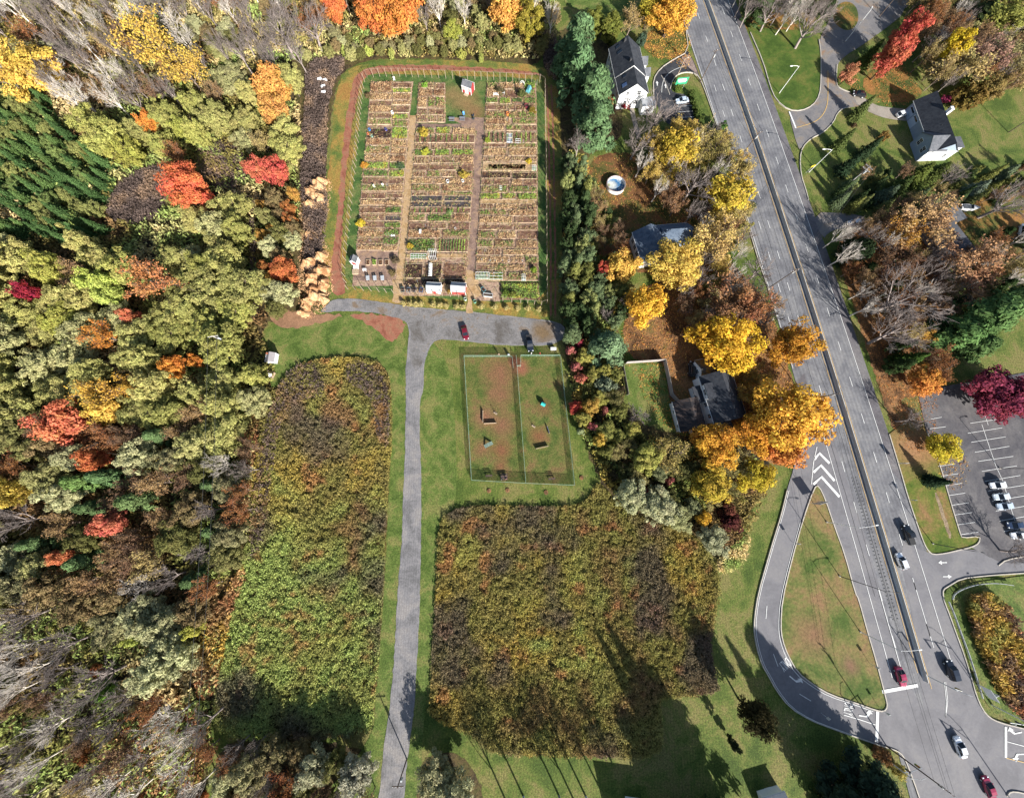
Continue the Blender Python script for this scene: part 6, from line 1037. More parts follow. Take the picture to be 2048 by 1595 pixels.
# ================================================================ DOG PARK
def fabric():
    m, n, out = new_mat('chain_link'); L = n.links.new; geo = N(n, 'ShaderNodeNewGeometry'); sp = N(n, 'ShaderNodeSeparateXYZ'); L(geo.outputs['Position'], sp.inputs[0])
    def line(sgn):
        a = N(n, 'ShaderNodeMath', operation='ADD'); L(sp.outputs[0], a.inputs[0]); L(sp.outputs[1], a.inputs[1]); b = N(n, 'ShaderNodeMath', operation='MULTIPLY_ADD'); b.inputs[1].default_value = sgn; L(sp.outputs[2], b.inputs[0]); L(a.outputs[0], b.inputs[2])
        c_ = N(n, 'ShaderNodeMath', operation='MULTIPLY'); c_.inputs[1].default_value = 12.0; L(b.outputs[0], c_.inputs[0]); f = N(n, 'ShaderNodeMath', operation='FRACT'); L(c_.outputs[0], f.inputs[0]); g = N(n, 'ShaderNodeMath', operation='LESS_THAN'); g.inputs[1].default_value = .26; L(f.outputs[0], g.inputs[0]); return g.outputs[0]
    mx = N(n, 'ShaderNodeMath', operation='MAXIMUM'); L(line(1), mx.inputs[0]); L(line(-1), mx.inputs[1]); t = N(n, 'ShaderNodeBsdfTransparent'); d = N(n, 'ShaderNodeBsdfPrincipled'); d.inputs['Base Color'].default_value = (.10, .17, .12, 1); d.inputs['Roughness'].default_value = .5
    ms = N(n, 'ShaderNodeMixShader'); L(mx.outputs[0], ms.inputs[0]); L(t.outputs[0], ms.inputs[1]); L(d.outputs[0], ms.inputs[2]); L(ms.outputs[0], out.inputs[0]); return m
CHAIN = fabric()
def link_fence(px, label, h=1.55, sp=2.6, rail=GREENRAIL, mesh=True, post_r=.03, name='chain_link_fence', rr=.035, posts=None):
    pts = [Vector(A(*p)) for p in px]; c = pts[0]; t = thing(name, (c.x, c.y, GZ), label, 'fence'); rl = MB(); fm = MB()
    for a, b in zip(pts, pts[1:]):
        a2, b2 = a - c, b - c; rl.tube((a2.x, a2.y, h), (b2.x, b2.y, h), rr, n=6); k = max(1, round((b - a).length / sp))
        if mesh: fm.add([(a2.x, a2.y, .03), (b2.x, b2.y, .03), (b2.x, b2.y, h - .04), (a2.x, a2.y, h - .04)], [(0, 1, 2, 3)])
        for i in range(k if b is not pts[-1] else k + 1): q = a2.lerp(b2, i / k); MB().tube((q.x, q.y, 0), (q.x, q.y, h + .06), post_r, n=6).build('post', rail, t)
    rl.build('top_rail', rail, t)
    if mesh: fm.build('wire_mesh', CHAIN, t)
    return t
TL, TM, TR, BL, BM, BR = (929, 714), (1030, 713), (1119, 713), (944, 959), (1051, 965), (1147, 969)
link_fence([(1020, 714), TL], 'green top-railed fence of the dog park along the gravel yard, lane side'); link_fence([TL, BL], 'green dog park fence along the gravel lane side'); link_fence([BL, BM, BR], 'green dog park fence at its lower end'); link_fence([BR, TR], 'green dog park fence along the scrub'); link_fence([TR, (1041, 713)], 'green dog park fence along the gravel yard beside the pickup'); link_fence([(1032, 713), (1034, 738), BM], 'green fence dividing the dog park in two'); link_fence([(1020, 714), (1024, 716), (1026, 736)], 'short green fence of the dog park gateway, lane side', sp=1.4); link_fence([(1041, 713), (1041, 733), (1034, 734)], 'short green fence closing the dog park gateway pen', sp=1.4)
def jump_wall(a, b, h, label, mat=PALEWOOD):
    p, q = Vector(A(*a)), Vector(A(*b)); m = (p + q) / 2; L = (q - p).length; t = thing('jump_wall', (m.x, m.y, GZ), label, 'dog jump', math.atan2(q.y - p.y, q.x - p.x)); MB().box((0, 0, h * .55), (L, .1, h * .9)).build('board', mat, t)
    for s in (-1, 1): MB().box((s * (L / 2 + .06), 0, h / 2), (.12, .3, h)).build('post', WOOD, t)
jump_wall((969, 847), (992, 846), .7, 'long low jump wall on worn dirt in the dog park'); jump_wall((966, 822), (966, 843), .7, 'jump wall standing crosswise to another on worn dirt'); jump_wall((1072, 897), (1095, 892), .7, 'long jump wall in the far half of the dog park'); jump_wall((1094, 853), (1098, 866), .6, 'short jump board beside the hoop in the far half', plain('blue_grey_board', lin(130, 140, 180), .7))
def hoop(x, y, az, label):
    c = P(x, y); t = thing('hoop_jump', (c.x, c.y, GZ), label, 'dog jump', az); rg_ = MB(); pts = [(.45 * math.cos(a), 0, .85 + .45 * math.sin(a)) for a in np.linspace(0, 6.283, 19)]; rg_.path(pts, .05, 6); rg_.build('hoop', BLACK, t)
    MB().box((0, 0, .06), (1.1, .5, .1)).build('base', PALEWOOD, t); MB().tube((0, 0, .08), (0, 0, .42), .05).build('stem', WOOD, t)
hoop(991, 826, R(-35), 'small hoop jump in the lane-side half of the dog park'); hoop(1067, 852, R(-35), 'small hoop jump in the far half of the dog park')
def at(x, y): c = P(x, y); return (c.x, c.y, GZ)
t = thing('dog_ramp', at(977, 889), 'striped pale green A-frame ramp in the dog park', 'dog ramp', R(27)); STRIPE = plain('pale_mint_boards', lin(176, 204, 186), .7)
for s in (-1, 1):
    mb = MB(); mb.loft([[(s * 1.25, y, .02), (0, y, 1.0), (0, y, 1.06), (s * 1.25, y, .08)] for y in (-.5, .5)]); pn = mb.build('panel', STRIPE, t); sl_ = MB()
    for k in range(1, 6): f = k / 6; sl_.box((s * 1.25 * (1 - f), 0, 1.04 * f + .05), (.05, 1.0, .05))
    sl_.build('slat', DARKMETAL, pn)
t = thing('dog_tunnel', at(1086, 809), 'turquoise barrel tunnel in the dog park', 'dog tunnel', R(-28)); TEAL = plain('turquoise_plastic', (.04, .42, .36), .45, 0, .05); rgs = [(.55, -.65), (.55, .65), (.48, .65), (.48, -.65), (.55, -.65)]
mb = MB(); n_ = 20
for r_, x_ in rgs: mb.v += [(x_, r_ * math.cos(2 * math.pi * i / n_), .75 + r_ * math.sin(2 * math.pi * i / n_)) for i in range(n_)]
for k in range(4): mb.f += [(k * n_ + i, k * n_ + (i + 1) % n_, (k + 1) * n_ + (i + 1) % n_, (k + 1) * n_ + i) for i in range(n_)]
mb.build('barrel', TEAL, t)
for s in (-.4, .4): MB().box((s, 0, .12), (.12, 1.1, .24)).build('stand', WOOD, t)
BENCH = plain('brown_bench', (.13, .085, .07), .7)
def bench(x, y, az, label):
    t = thing('park_bench', at(x, y), label, 'bench', az); MB().box((0, -.14, .45), (1.9, .16, .05)).box((0, .06, .45), (1.9, .16, .05)).build('seat', BENCH, t); MB().box((0, .24, .72), (1.9, .05, .12)).box((0, .27, .9), (1.9, .05, .12)).build('backrest', BENCH, t)
    for s in (-.75, .75): MB().box((s, .02, .22), (.08, .42, .44)).build('leg', BENCH, t)
def picnic(x, y, az, label, mat):
    t = thing('picnic_table', at(x, y), label, 'picnic table', az); MB().box((0, 0, .75), (1.9, .8, .06)).build('tabletop', mat, t)
    for s in (-1, 1): MB().box((0, s * .72, .45), (1.9, .28, .05)).build('seat', mat, t)
    for s in (-.65, .65): MB().box((s, 0, .37), (.09, .1, .72)).box((s, 0, .38), (.08, 1.6, .08)).build('leg', mat, t)
bench(978, 951, R(4), 'brown bench at the lower end of the dog park, lane-side half'); bench(1103, 957, R(4), 'brown bench at the lower end of the far half of the dog park'); picnic(1008, 953, R(4), 'brown picnic table with people at the lower end of the dog park', BENCH)
t = thing('notice_box', at(1106, 699), 'pale box on legs in the tree shadow by the dog park', 'box', R(0)); MB().box((0, 0, .55), (1.6, .7, .7)).build('body', SIDING, t); MB().box((0, 0, .93), (1.7, .8, .06)).build('lid', WHITEMETAL, t)
for s in (-.6, .6): MB().box((s, 0, .1), (.1, .5, .2)).build('leg', WOOD, t)
t = thing('trash_barrel', at(1017, 711), 'dark trash barrel with white lid at the dog park gate', 'trash barrel'); MB().lathe([(.3, 0), (.34, .5), (.32, .95)], 16).build('barrel', DARKMETAL, t); MB().lathe([(.36, .95), (.34, 1.05), (.15, 1.2)], 16).build('lid', SIDING, t)
# ---- people
def skin(name, vs, es, rad, mat, parent, root=0):
    me = bpy.data.meshes.new(name); bm = bmesh.new(); lay = bm.verts.layers.skin.verify(); bv = []
    for i, (v, r) in enumerate(zip(vs, rad)): q = bm.verts.new(v); q[lay].radius = (r, r); q[lay].use_root = i == root; bv.append(q)
    for a, b in es: bm.edges.new((bv[a], bv[b]))
    bm.to_mesh(me); bm.free(); o = link(name, me, mat, parent); o.modifiers.new('skin', 'SKIN').use_smooth_shade = True; s = o.modifiers.new('subdivision', 'SUBSURF'); s.levels = s.render_levels = 1; return o
SKINM = plain('skin', (.42, .24, .17), .6)
def person(x, y, az, jacket, trousers, hair, label, sit=False, arm=0.0):
    t = thing('person', at(x, y), label, 'person', az); dz = -.46 if sit else 0
    V = [(0, 0, .95 + dz), (0, 0, 1.12 + dz), (0, 0, 1.36 + dz), (0, .01, 1.5 + dz), (0, .03, 1.6 + dz), (0, .02, 1.72 + dz), (0, .12, 1.63 + dz)]; Rr = [.14, .13, .15, .06, .095, .085, .02]; E = [(0, 1), (1, 2), (2, 3), (3, 4), (4, 5), (4, 6)]
    sub = {'j': ([0, 1, 2], []), 't': ([0], [])}
    for s in (-1, 1):
        b = len(V); V += [(s * .19, 0, 1.42 + dz), (s * .25, -.02 + arm * .1, 1.14 + dz), (s * .22, .12 + arm * .2, .93 + dz + arm * .2), (s * .22, .17 + arm * .22, .86 + dz + arm * .2)]; Rr += [.07, .048, .034, .032]; E += [(2, b), (b, b + 1), (b + 1, b + 2), (b + 2, b + 3)]; hnd = b + 3
        for k in range(4): f = len(V); V.append((s * (.19 + .02 * k), .21 + arm * .22, .80 + dz + arm * .2 - .01 * (k % 2))); Rr.append(.009); E.append((hnd, f))
        f = len(V); V.append((s * .17, .22 + arm * .22, .86 + dz + arm * .2)); Rr.append(.01); E.append((hnd, f))
        l = len(V)
        V += [(s * .1, 0, .88 + dz), (s * .11, .42, .52), (s * .11, .42, .09), (s * .11, .55, .04)] if sit else [(s * .1, 0, .88), (s * .11, .04 * s, .5), (s * .11, -.02 + .06 * s, .09), (s * .11, .12 + .06 * s, .04)]
        Rr += [.085, .06, .045, .04]; E += [(0, l), (l, l + 1), (l + 1, l + 2), (l + 2, l + 3)]
        for key, idx in (('j', [b, b + 1, b + 2]), ('t', [l, l + 1, l + 2])): sub[key][0].extend(idx)
    skin('body', V, E, Rr, SKINM, t)
    for nm, key, col, gr in (('jacket', 'j', jacket, 1.22), ('trousers', 't', trousers, 1.18)):
        idx = sub[key][0]; mp = {q: i for i, q in enumerate(idx)}; ee = [(mp[a], mp[b]) for a, b in E if a in mp and b in mp]
        o = skin(nm, [V[q] for q in idx], ee, [Rr[q] * gr + .008 for q in idx], PLASTIC, t); o.color = (*col, 1)
    o = MB().lathe([(.0, .12), (.07, .105), (.105, .04), (.11, -.03), (.095, -.08)], 14, (0, 0, 1.64 + dz), close=False).build('hair', PLASTIC, t, True); o.color = (*hair, 1)
person(998, 711, R(150), (.55, .34, .24), (.10, .09, .08), (.5, .42, .3), 'person in a tan top standing at the dog park fence', arm=.4); person(1062, 709, R(60), (.66, .66, .62), (.08, .1, .16), (.6, .58, .54), 'person in white standing at the nose of the dark pickup'); person(1079, 709, R(110), (.55, .05, .04), (.06, .06, .08), (.5, .06, .05), 'person in red standing beside the dark pickup')
person(1003, 958, R(5), (.03, .03, .035), (.05, .05, .06), (.7, .68, .64), 'person in black sitting at the dog park picnic table', True); person(1012, 957, R(10), (.62, .26, .26), (.12, .1, .1), (.1, .06, .04), 'person in pink sitting at the dog park picnic table', True)
# ================================================================ ALLOTMENT
def iv(tab, y): return float(np.interp(y, [p[0] for p in tab], [p[1] for p in tab]))
LX0 = [(165, 742), (280, 733), (345, 726.6), (420, 720), (490, 714.5), (570, 706)]; LDV = [(165, 786), (270, 784), (310, 781), (400, 773), (490, 767)]; LX1 = [(165, 826), (235, 818), (280, 816), (330, 812), (400, 805.6), (450, 803), (500, 797), (580, 790)]
MX0 = [(165, 838), (235, 834), (280, 830), (330, 827), (400, 822), (450, 817), (560, 808), (590, 806)]; MX1 = [(165, 890), (247, 890), (250, 953), (300, 948), (380, 945), (430, 941), (490, 937), (560, 932), (590, 930)]; RX0 = [(165, 974), (235, 970), (290, 968), (350, 963), (430, 958), (490, 954), (560, 950), (600, 948)]; RX1 = [(165, 1071), (300, 1074), (500, 1075), (600, 1079)]
def quadcol(a, b, ys): return [(iv(a, y) - 1, y) for y in ys] + [(iv(b, y) + 1, y) for y in ys[::-1]]
ys = [164, 200, 240, 280, 330, 400, 450, 500, 540, 572]
sheet('allotment_earth', quadcol(LX0, LX1, ys), g_gsoil, sm=0, rag=.12); sheet('allotment_earth', quadcol(MX0, MX1, [166, 200, 246]), g_gsoil, sm=0, rag=.12); sheet('allotment_earth', quadcol(MX0, MX1, [250, 300, 400, 500, 592]), g_gsoil, sm=0, rag=.12); sheet('allotment_earth', quadcol(RX0, RX1, [168, 200, 240, 280, 330, 400, 450, 500, 562]), g_gsoil, sm=0, rag=.12); sheet('allotment_earth', [(948, 562), (1000, 564), (1000, 604), (946, 600)], g_gsoil, sm=0, rag=.12)
yy_ = [232, 260, 300, 350, 400, 450, 500, 560, 606]; sheet('allotment_path', [(iv(LX1, y) + 1, y) for y in yy_] + [(iv(MX0, y) - 1, y) for y in yy_[::-1]], g_chips, sm=0, rag=.2); yy_ = [236, 260, 300, 350, 400, 450, 500, 545]; sheet('allotment_path', [(iv(MX1, y) + 1, y) for y in yy_] + [(iv(RX0, y) - 1, y) for y in yy_[::-1]], g_path, sm=0, rag=.2); sheet('allotment_path', [(934, 540), (950, 545), (956, 560), (966, 590), (942, 600), (946, 626), (932, 626), (936, 596), (928, 570)], g_chips, sm=0, rag=.2); sheet('allotment_path', [(1_000 - 170, 248), (952, 249), (950, 256), (832, 255)], g_path, sm=0, rag=.1); sheet('allotment_path', [(722, 500), (796, 502), (790, 560), (706, 562), (712, 530)], g_path, sm=0, rag=.2); sheet('allotment_path', [(786, 560), (802, 562), (800, 606), (786, 604)], g_chips, sm=0, rag=.2)
SOILM = mottled('tilled_soil', [(.3, lin(122, 88, 72)), (.5, lin(156, 118, 98)), (.7, lin(188, 152, 126))], .6, 3.5, .25, .5, .95); DSOIL = mottled('dark_wet_soil', [(.3, lin(64, 48, 44)), (.5, lin(84, 64, 56)), (.7, lin(110, 84, 70))], .6, 3.5, .25, .5, .95); TSOIL = mottled('straw_covered_soil', [(.3, lin(142, 108, 84)), (.5, lin(184, 146, 116)), (.7, lin(212, 178, 142))], .7, 3.5, .3, .5, .95); CHIPM = g_chips; TARP = mottled('black_fabric', [(.3, lin(74, 70, 74)), (.6, lin(106, 98, 98))], .7, 3, .2, .2, .7)
KG = .85
gG, gY, gT, gB, gD, gL = [np.array(lin(*c, k=KG)) for c in ((112, 140, 74), (200, 184, 84), (214, 182, 138), (150, 112, 84), (92, 118, 78), (148, 174, 84))]
MIXES = {'soil': (SOILM, .8, .12, [gB * .8, gB, gT * .8]), 'dark': (DSOIL, .5, .1, [gB * .6, gB * .8, gD]), 'straw': (TSOIL, 9, .45, [gB, gT * .9, gT, gT * 1.05]), 'stalk': (TSOIL, 9, .8, [gB * .8, gB * 1.2, gT, gT * .9]), 'weed': (TSOIL, 10, .5, [gB, gT, gG * .9, gG, gL * .9]), 'green': (SOILM, 14, .45, [gD * .8, gG, gG * 1.1, gL]), 'lime': (SOILM, 14, .5, [gG, gL, gL * 1.1, gY]), 'chips': (CHIPM, .5, .1, [gT, gT, gB]), 'tarp': (TARP, .4, .2, [gB, gD, gG]), 'rows': (SOILM, 0, .4, [gD, gG, gL]), 'frame': (SOILM, 3, .3, [gB, gT, gG])}
DESC = {'soil': 'bare brown soil', 'dark': 'dark wet soil', 'straw': 'straw and dead plants', 'stalk': 'tall dead stalks', 'weed': 'green weeds and straw', 'green': 'dense dark greens', 'lime': 'bright green leaves', 'chips': 'pale wood chips', 'tarp': 'black ground fabric', 'rows': 'crop rows running across it', 'frame': 'timber-edged boxes'}
ALT = {'soil': ['straw', 'weed', 'soil', 'stalk', 'frame'], 'straw': ['stalk', 'weed', 'soil'], 'stalk': ['straw', 'weed', 'soil', 'stalk'], 'weed': ['green', 'straw', 'stalk', 'soil', 'lime'], 'green': ['weed', 'green', 'rows', 'lime'], 'frame': ['frame', 'straw', 'weed'], 'dark': ['dark', 'soil'], 'tarp': ['tarp', 'green'], 'lime': ['green', 'weed', 'soil']}
ORDN = ['first', 'second', 'third', 'fourth', 'fifth', 'sixth', 'seventh', 'eighth', 'ninth', 'tenth', 'eleventh', 'twelfth', 'thirteenth', 'fourteenth', 'fifteenth', 'sixteenth', 'seventeenth', 'eighteenth', 'nineteenth', 'twentieth', 'twenty-first', 'twenty-second', 'twenty-third', 'twenty-fourth', 'twenty-fifth', 'twenty-sixth', 'twenty-seventh', 'twenty-eighth', 'twenty-ninth', 'thirtieth']
def bed(a, b, y0, y1, typ, label, seed, edge=True, u=(0, 1)):
    rg = np.random.default_rng(seed); xa = lambda y, t: iv(a, y) + (iv(b, y) - iv(a, y)) * t
    q = [Vector(A(xa(y0, u[0]) + 1, y0)), Vector(A(xa(y0, u[1]) - 1, y0)), Vector(A(xa(y1, u[1]) - 1, y1)), Vector(A(xa(y1, u[0]) + 1, y1))]; c = sum(q, Vector((0, 0))) / 4; t = thing('garden_bed', (c.x, c.y, GZ + .06), label, 'garden bed', 0, 'garden beds of the allotment'); q = [p - c for p in q]; mat, dens, h, cols = MIXES[typ]
    mb = MB(); k = 6; hgt = .14
    mb.prism([(p.x * .985, p.y * .97) for p in q][::-1], -.1, hgt); mb.build('soil', mat, t)
    if edge and (typ == 'frame' or seed % 5 < 2):
        e = MB()
        for i in range(4): p0, p1 = q[i], q[(i + 1) % 4]; m = (p0 + p1) / 2; d = p1 - p0; e.box((m.x, m.y, .06), (d.length - .06 if i % 2 else d.length + .05, .07, .30), math.atan2(d.y, d.x))
        if typ == 'frame':
            for f in (.25, .5, .75): p0 = q[0].lerp(q[1], f); p1 = q[3].lerp(q[2], f); m = (p0 + p1) / 2; e.box((m.x, m.y, .1), (.1, (p1 - p0).length - .2, .36))
        e.build('timber_edge', PALEWOOD if seed % 3 else WOOD, t)
    W_ = (q[1] - q[0]).length; D_ = (q[2] - q[1]).length; n = int(W_ * D_ * dens)
    if typ == 'rows':
        xs = []; s_ = []
        for r in np.arange(.08, .95, .09): m = int(D_ * 9); xs.append(np.full(m, r)); s_.append(rg.uniform(.06, .94, m))
        s1_ = np.concatenate(xs); s2_ = np.concatenate(s_); cc = np.array(cols)[(s1_ * 37).astype(int) % 3]
    elif n > 0: s1_ = rg.uniform(.03, .97, n); s2_ = rg.uniform(.06, .94, n); cc = None
    else: return t
    X = np.array([(q[0].lerp(q[1], f)).lerp(q[3].lerp(q[2], f), g)[:] for f, g in zip(s1_, s2_)])
    if len(X) == 0: return t
    if cc is None: tt = fbm(X[:, 0] + c.x, X[:, 1] + c.y, 1.6, seed % 50) * .75 + rg.random(len(X)) * .25; cc = cmix(np.linspace(.3, .7, len(cols)), tt, cols)
    V, F, c_ = tufts(X[:, 0], X[:, 1], np.full(len(X), h) * rg.uniform(.5, 1.4, len(X)), .16, cc, rg, 3, .10, .1); link('plants', np_mesh('plants', V, F, None, c_), TUFT, t); return t
COLS = [(LX0, LDV, 'outer left allotment strip', [(167, 187, 'stalk'), (190, 201, 'straw'), (203, 212, 'soil'), (214, 226, 'straw'), (229, 239, 'soil'), (241, 250, 'weed'), (258, 277, 'dark'), (282, 293, 'stalk'), (296, 308, 'weed'), (311, 324, 'straw'), (327, 340, 'lime'), (343, 354, 'green'), (357, 369, 'soil'), (372, 383, 'weed'), (388, 398, 'soil'), (402, 412, 'straw'), (417, 427, 'soil'), (430, 442, 'frame'), (445, 455, 'soil'), (457, 461, 'chips'), (463, 475, 'stalk'), (478, 487, 'soil'), (491, 502, 'straw')]),
 (LDV, LX1, 'inner left allotment strip', [(168, 177, 'soil'), (180, 188, 'lime'), (191, 200, 'straw'), (203, 211, 'straw'), (213, 226, 'soil'), (231, 241, 'lime'), (244, 254, 'weed'), (257, 280, 'lime'), (283, 296, 'straw'), (299, 310, 'straw'), (313, 325, 'stalk'), (328, 340, 'green'), (343, 355, 'lime'), (358, 368, 'soil'), (371, 384, 'straw'), (388, 398, 'soil'), (402, 413, 'stalk'), (417, 428, 'green'), (433, 443, 'tarp'), (446, 458, 'green'), (461, 474, 'green'), (477, 490, 'green'), (493, 503, 'straw')]),
 (MX0, MX1, 'middle allotment column', [(168, 179, 'soil'), (181, 194, 'stalk'), (197, 216, 'straw'), (219, 230, 'soil'), (233, 246, 'frame'), (258, 270, 'weed'), (273, 287, 'rows'), (290, 300, 'frame'), (302, 313, 'green'), (316, 328, 'frame'), (331, 341, 'soil'), (344, 355, 'frame'), (358, 369, 'straw'), (372, 384, 'weed'), (386, 392, 'frame'), (393, 403, 'tarp'), (405, 415, 'tarp'), (417, 428, 'rows'), (431, 443, 'weed'), (447, 459, 'soil'), (462, 476, 'stalk'), (479, 504, 'green'), (508, 517, 'chips'), (528, 556, 'dark'), (559, 570, 'dark')]),
 (RX0, RX1, 'right allotment column', [(168, 180, 'weed'), (183, 196, 'stalk'), (199, 208, 'green'), (211, 222, 'soil'), (225, 238, 'weed'), (241, 250, 'stalk'), (253, 262, 'straw'), (266, 287, 'rows'), (290, 296, 'soil'), (299, 312, 'straw'), (315, 324, 'frame'), (327, 343, 'chips'), (347, 358, 'dark'), (361, 371, 'soil'), (375, 386, 'weed'), (389, 400, 'lime'), (402, 408, 'chips'), (410, 420, 'frame'), (422, 432, 'weed'), (435, 447, 'straw'), (451, 461, 'soil'), (464, 478, 'weed'), (482, 495, 'weed'), (499, 511, 'frame'), (515, 527, 'straw'), (530, 542, 'soil'), (546, 561, 'weed')])]
for ci, (a, b, nm, rows) in enumerate(COLS):
    for i, (y0, y1, ty) in enumerate(rows):
        rs = random.Random(ci * 100 + i); k = 1 if ci < 2 or ty in ('chips', 'rows') else rs.choice([2, 2, 3, 3, 4]); cut = [0] + sorted((j + rs.uniform(-.25, .25)) / k for j in range(1, k)) + [1]
        for j in range(k):
            t_ = ty if j == 0 or rs.random() < .35 else rs.choice(ALT.get(ty, ['soil', 'weed'])); dy = rs.uniform(-1.2, 1.0), rs.uniform(-1.0, 1.2)
            bed(a, b, y0 + dy[0], y1 + dy[1], t_, f'bed of {DESC[t_]}, {ORDN[i]} from top in {nm}' + ('' if k == 1 else ', ' + {2: ['left half', 'right half'], 3: ['left part', 'centre part', 'right part'], 4: ['left end', 'left of centre', 'right of centre', 'right end']}[k][j]), 900 + ci * 200 + i * 5 + j, True, (cut[j] + (.012 if j else 0), cut[j + 1] - (.012 if j < k - 1 else 0)))
bed([(565, 1000), (605, 998)], [(565, 1078), (605, 1082)], 566, 600, 'lime', 'grassy green plot with orchard shrubs at the lower corner of the allotment', 1100, False); bed(RX0, RX1, 330, 340, 'soil', 'brown soil bed inside the pale wood-chip plot', 1101, True, (.1, .8))
rg = np.random.default_rng(77)
for a_, b_, y0, y1 in ((LX0, LX1, 164, 505), (MX0, MX1, 166, 246), (MX0, MX1, 256, 592), (RX0, RX1, 166, 562)):
    x, y = scatter(quadcol(a_, b_, list(np.linspace(y0, y1, 9))), 6.0, rg); kk = fbm(x, y, 1.4, 9) + rg.random(len(x)) * .3 > .62; x, y = x[kk], y[kk]; t_ = fbm(x, y, 2.2, 31) * .7 + rg.random(len(x)) * .3
    V, F, c = tufts(x, y, rg.uniform(.15, .9, len(x)) ** 1.5, .28, cmix([.25, .4, .5, .6, .75], t_, [gB * .45, gB, gT, gG * .9, gT * 1.1]), rg, 4, .085, .2); tag(link('garden_litter', np_mesh('garden_litter', V, F, None, c), TUFT), 'straw, dead stalks and weeds strewn over the allotment beds', None, None, 'stuff')
# garden shrubs and odd plants
for x, y, r, h, col, l in [(729, 330, 7, 1.4, (230, 160, 60), 'orange shrub at the edge of the left allotment column'), (722, 447, 9, 1.5, (236, 206, 60), 'bright yellow shrub at the edge of the left allotment column'), (847, 264, 10, 1.8, (206, 178, 66), 'yellow shrub at the top of the middle allotment column'), (851, 303, 8, 1.4, (206, 206, 70), 'lime yellow shrub in the middle allotment column'), (1058, 323, 6, 1.2, (226, 196, 60), 'small yellow shrub in the right allotment column'), (820, 492, 6, 1.6, (214, 180, 60), 'golden shrub beside the path near the greenhouse frame'), (850, 170, 6, 1.3, (150, 196, 70), 'lime round shrub at the top of the middle column'), (928, 349, 9, 1.8, (206, 178, 76), 'amber shrub beside the grey allotment path'), (975, 280, 6, 1.6, (160, 176, 60), 'green upright shrub in the right allotment column'), (1065, 220, 8, 1.7, (150, 130, 60), 'olive shrub beside the maroon barrel'), (1002, 182, 10, 1.6, (120, 110, 80), 'grey brown shrub among the white tables'), (1043, 186, 9, 2.2, (110, 116, 70), 'dark shrub in front of the turquoise tarp'), (735, 192, 6, 1.2, (130, 110, 80), 'dead shrub at the left edge of the allotment'), (1068, 540, 6, 1.8, (150, 176, 60), 'lime shrub at the right edge of the allotment'), (790, 520, 8, 1.7, (120, 106, 84), 'tall dead shrub beside the four raised boxes'), (785, 545, 8, 1.6, (136, 120, 84), 'dead brown shrub below another beside the raised boxes'), (899, 582, 6, 1.6, (196, 156, 66), 'amber shrub between the two white-roofed sheds'), (1012, 585, 6, 1.8, (110, 130, 60), 'green orchard shrub, first in the lower corner plot'), (1026, 588, 6, 1.8, (130, 136, 70), 'green orchard shrub, second in the lower corner plot'), (900, 425, 6, 1.0, (150, 176, 110), 'pale cabbage clump in the middle column'), (800, 332, 8, 1.2, (96, 116, 84), 'dark green kale clump in the left column')]: tree('U', x, y, r, h, col, l)
for i, x in enumerate((808, 819, 831, 842, 866, 879, 893, 912, 926, 963, 990, 1013, 1036, 1056, 1078)): tree('U', x, 606 + i * .8, 6.2, 1.3, (206, 190, 128), 'tan grass tussock in the front row of the allotment, %s from the small gate' % ORDN[i], 'grass tussocks along the front of the allotment')
# timber post fence
POSTM = plain('pale_post', lin(200, 180, 156), .8, 0, .1)
def deer_fence(px, label, h=2.6, sp=2.5): return link_fence(px, label, h, sp, POSTM, False, .085, 'post_fence', .025)
deer_fence([(735, 157), (760, 154), (800, 154), (850, 156), (892, 158)], 'pale post fence along the top of the allotment, left of the shed'); deer_fence([(906, 159), (950, 160), (1000, 162), (1063, 165), (1079, 166), (1089, 173)], 'pale post fence along the top of the allotment, right of the shed'); deer_fence([(735, 157), (730, 165), (728, 178), (724, 209), (720, 251), (717.5, 286), (711, 348), (706, 393), (702, 436), (698, 477), (694, 506), (690, 553), (697, 579), (712, 580)], 'pale post fence along the red track side of the allotment'); deer_fence([(712, 580), (759, 584), (788, 587)], 'pale post fence at the lower left corner of the allotment'); deer_fence([(803, 588), (852, 590), (934, 596)], 'pale post fence between the allotment gates'); deer_fence([(950, 597), (988, 600), (1041, 606), (1082, 611), (1093, 607)], 'pale post fence along the front of the allotment, pine side'); deer_fence([(1089, 173), (1091, 300), (1092, 450), (1093, 607)], 'pale post fence along the shaded right side of the allotment')
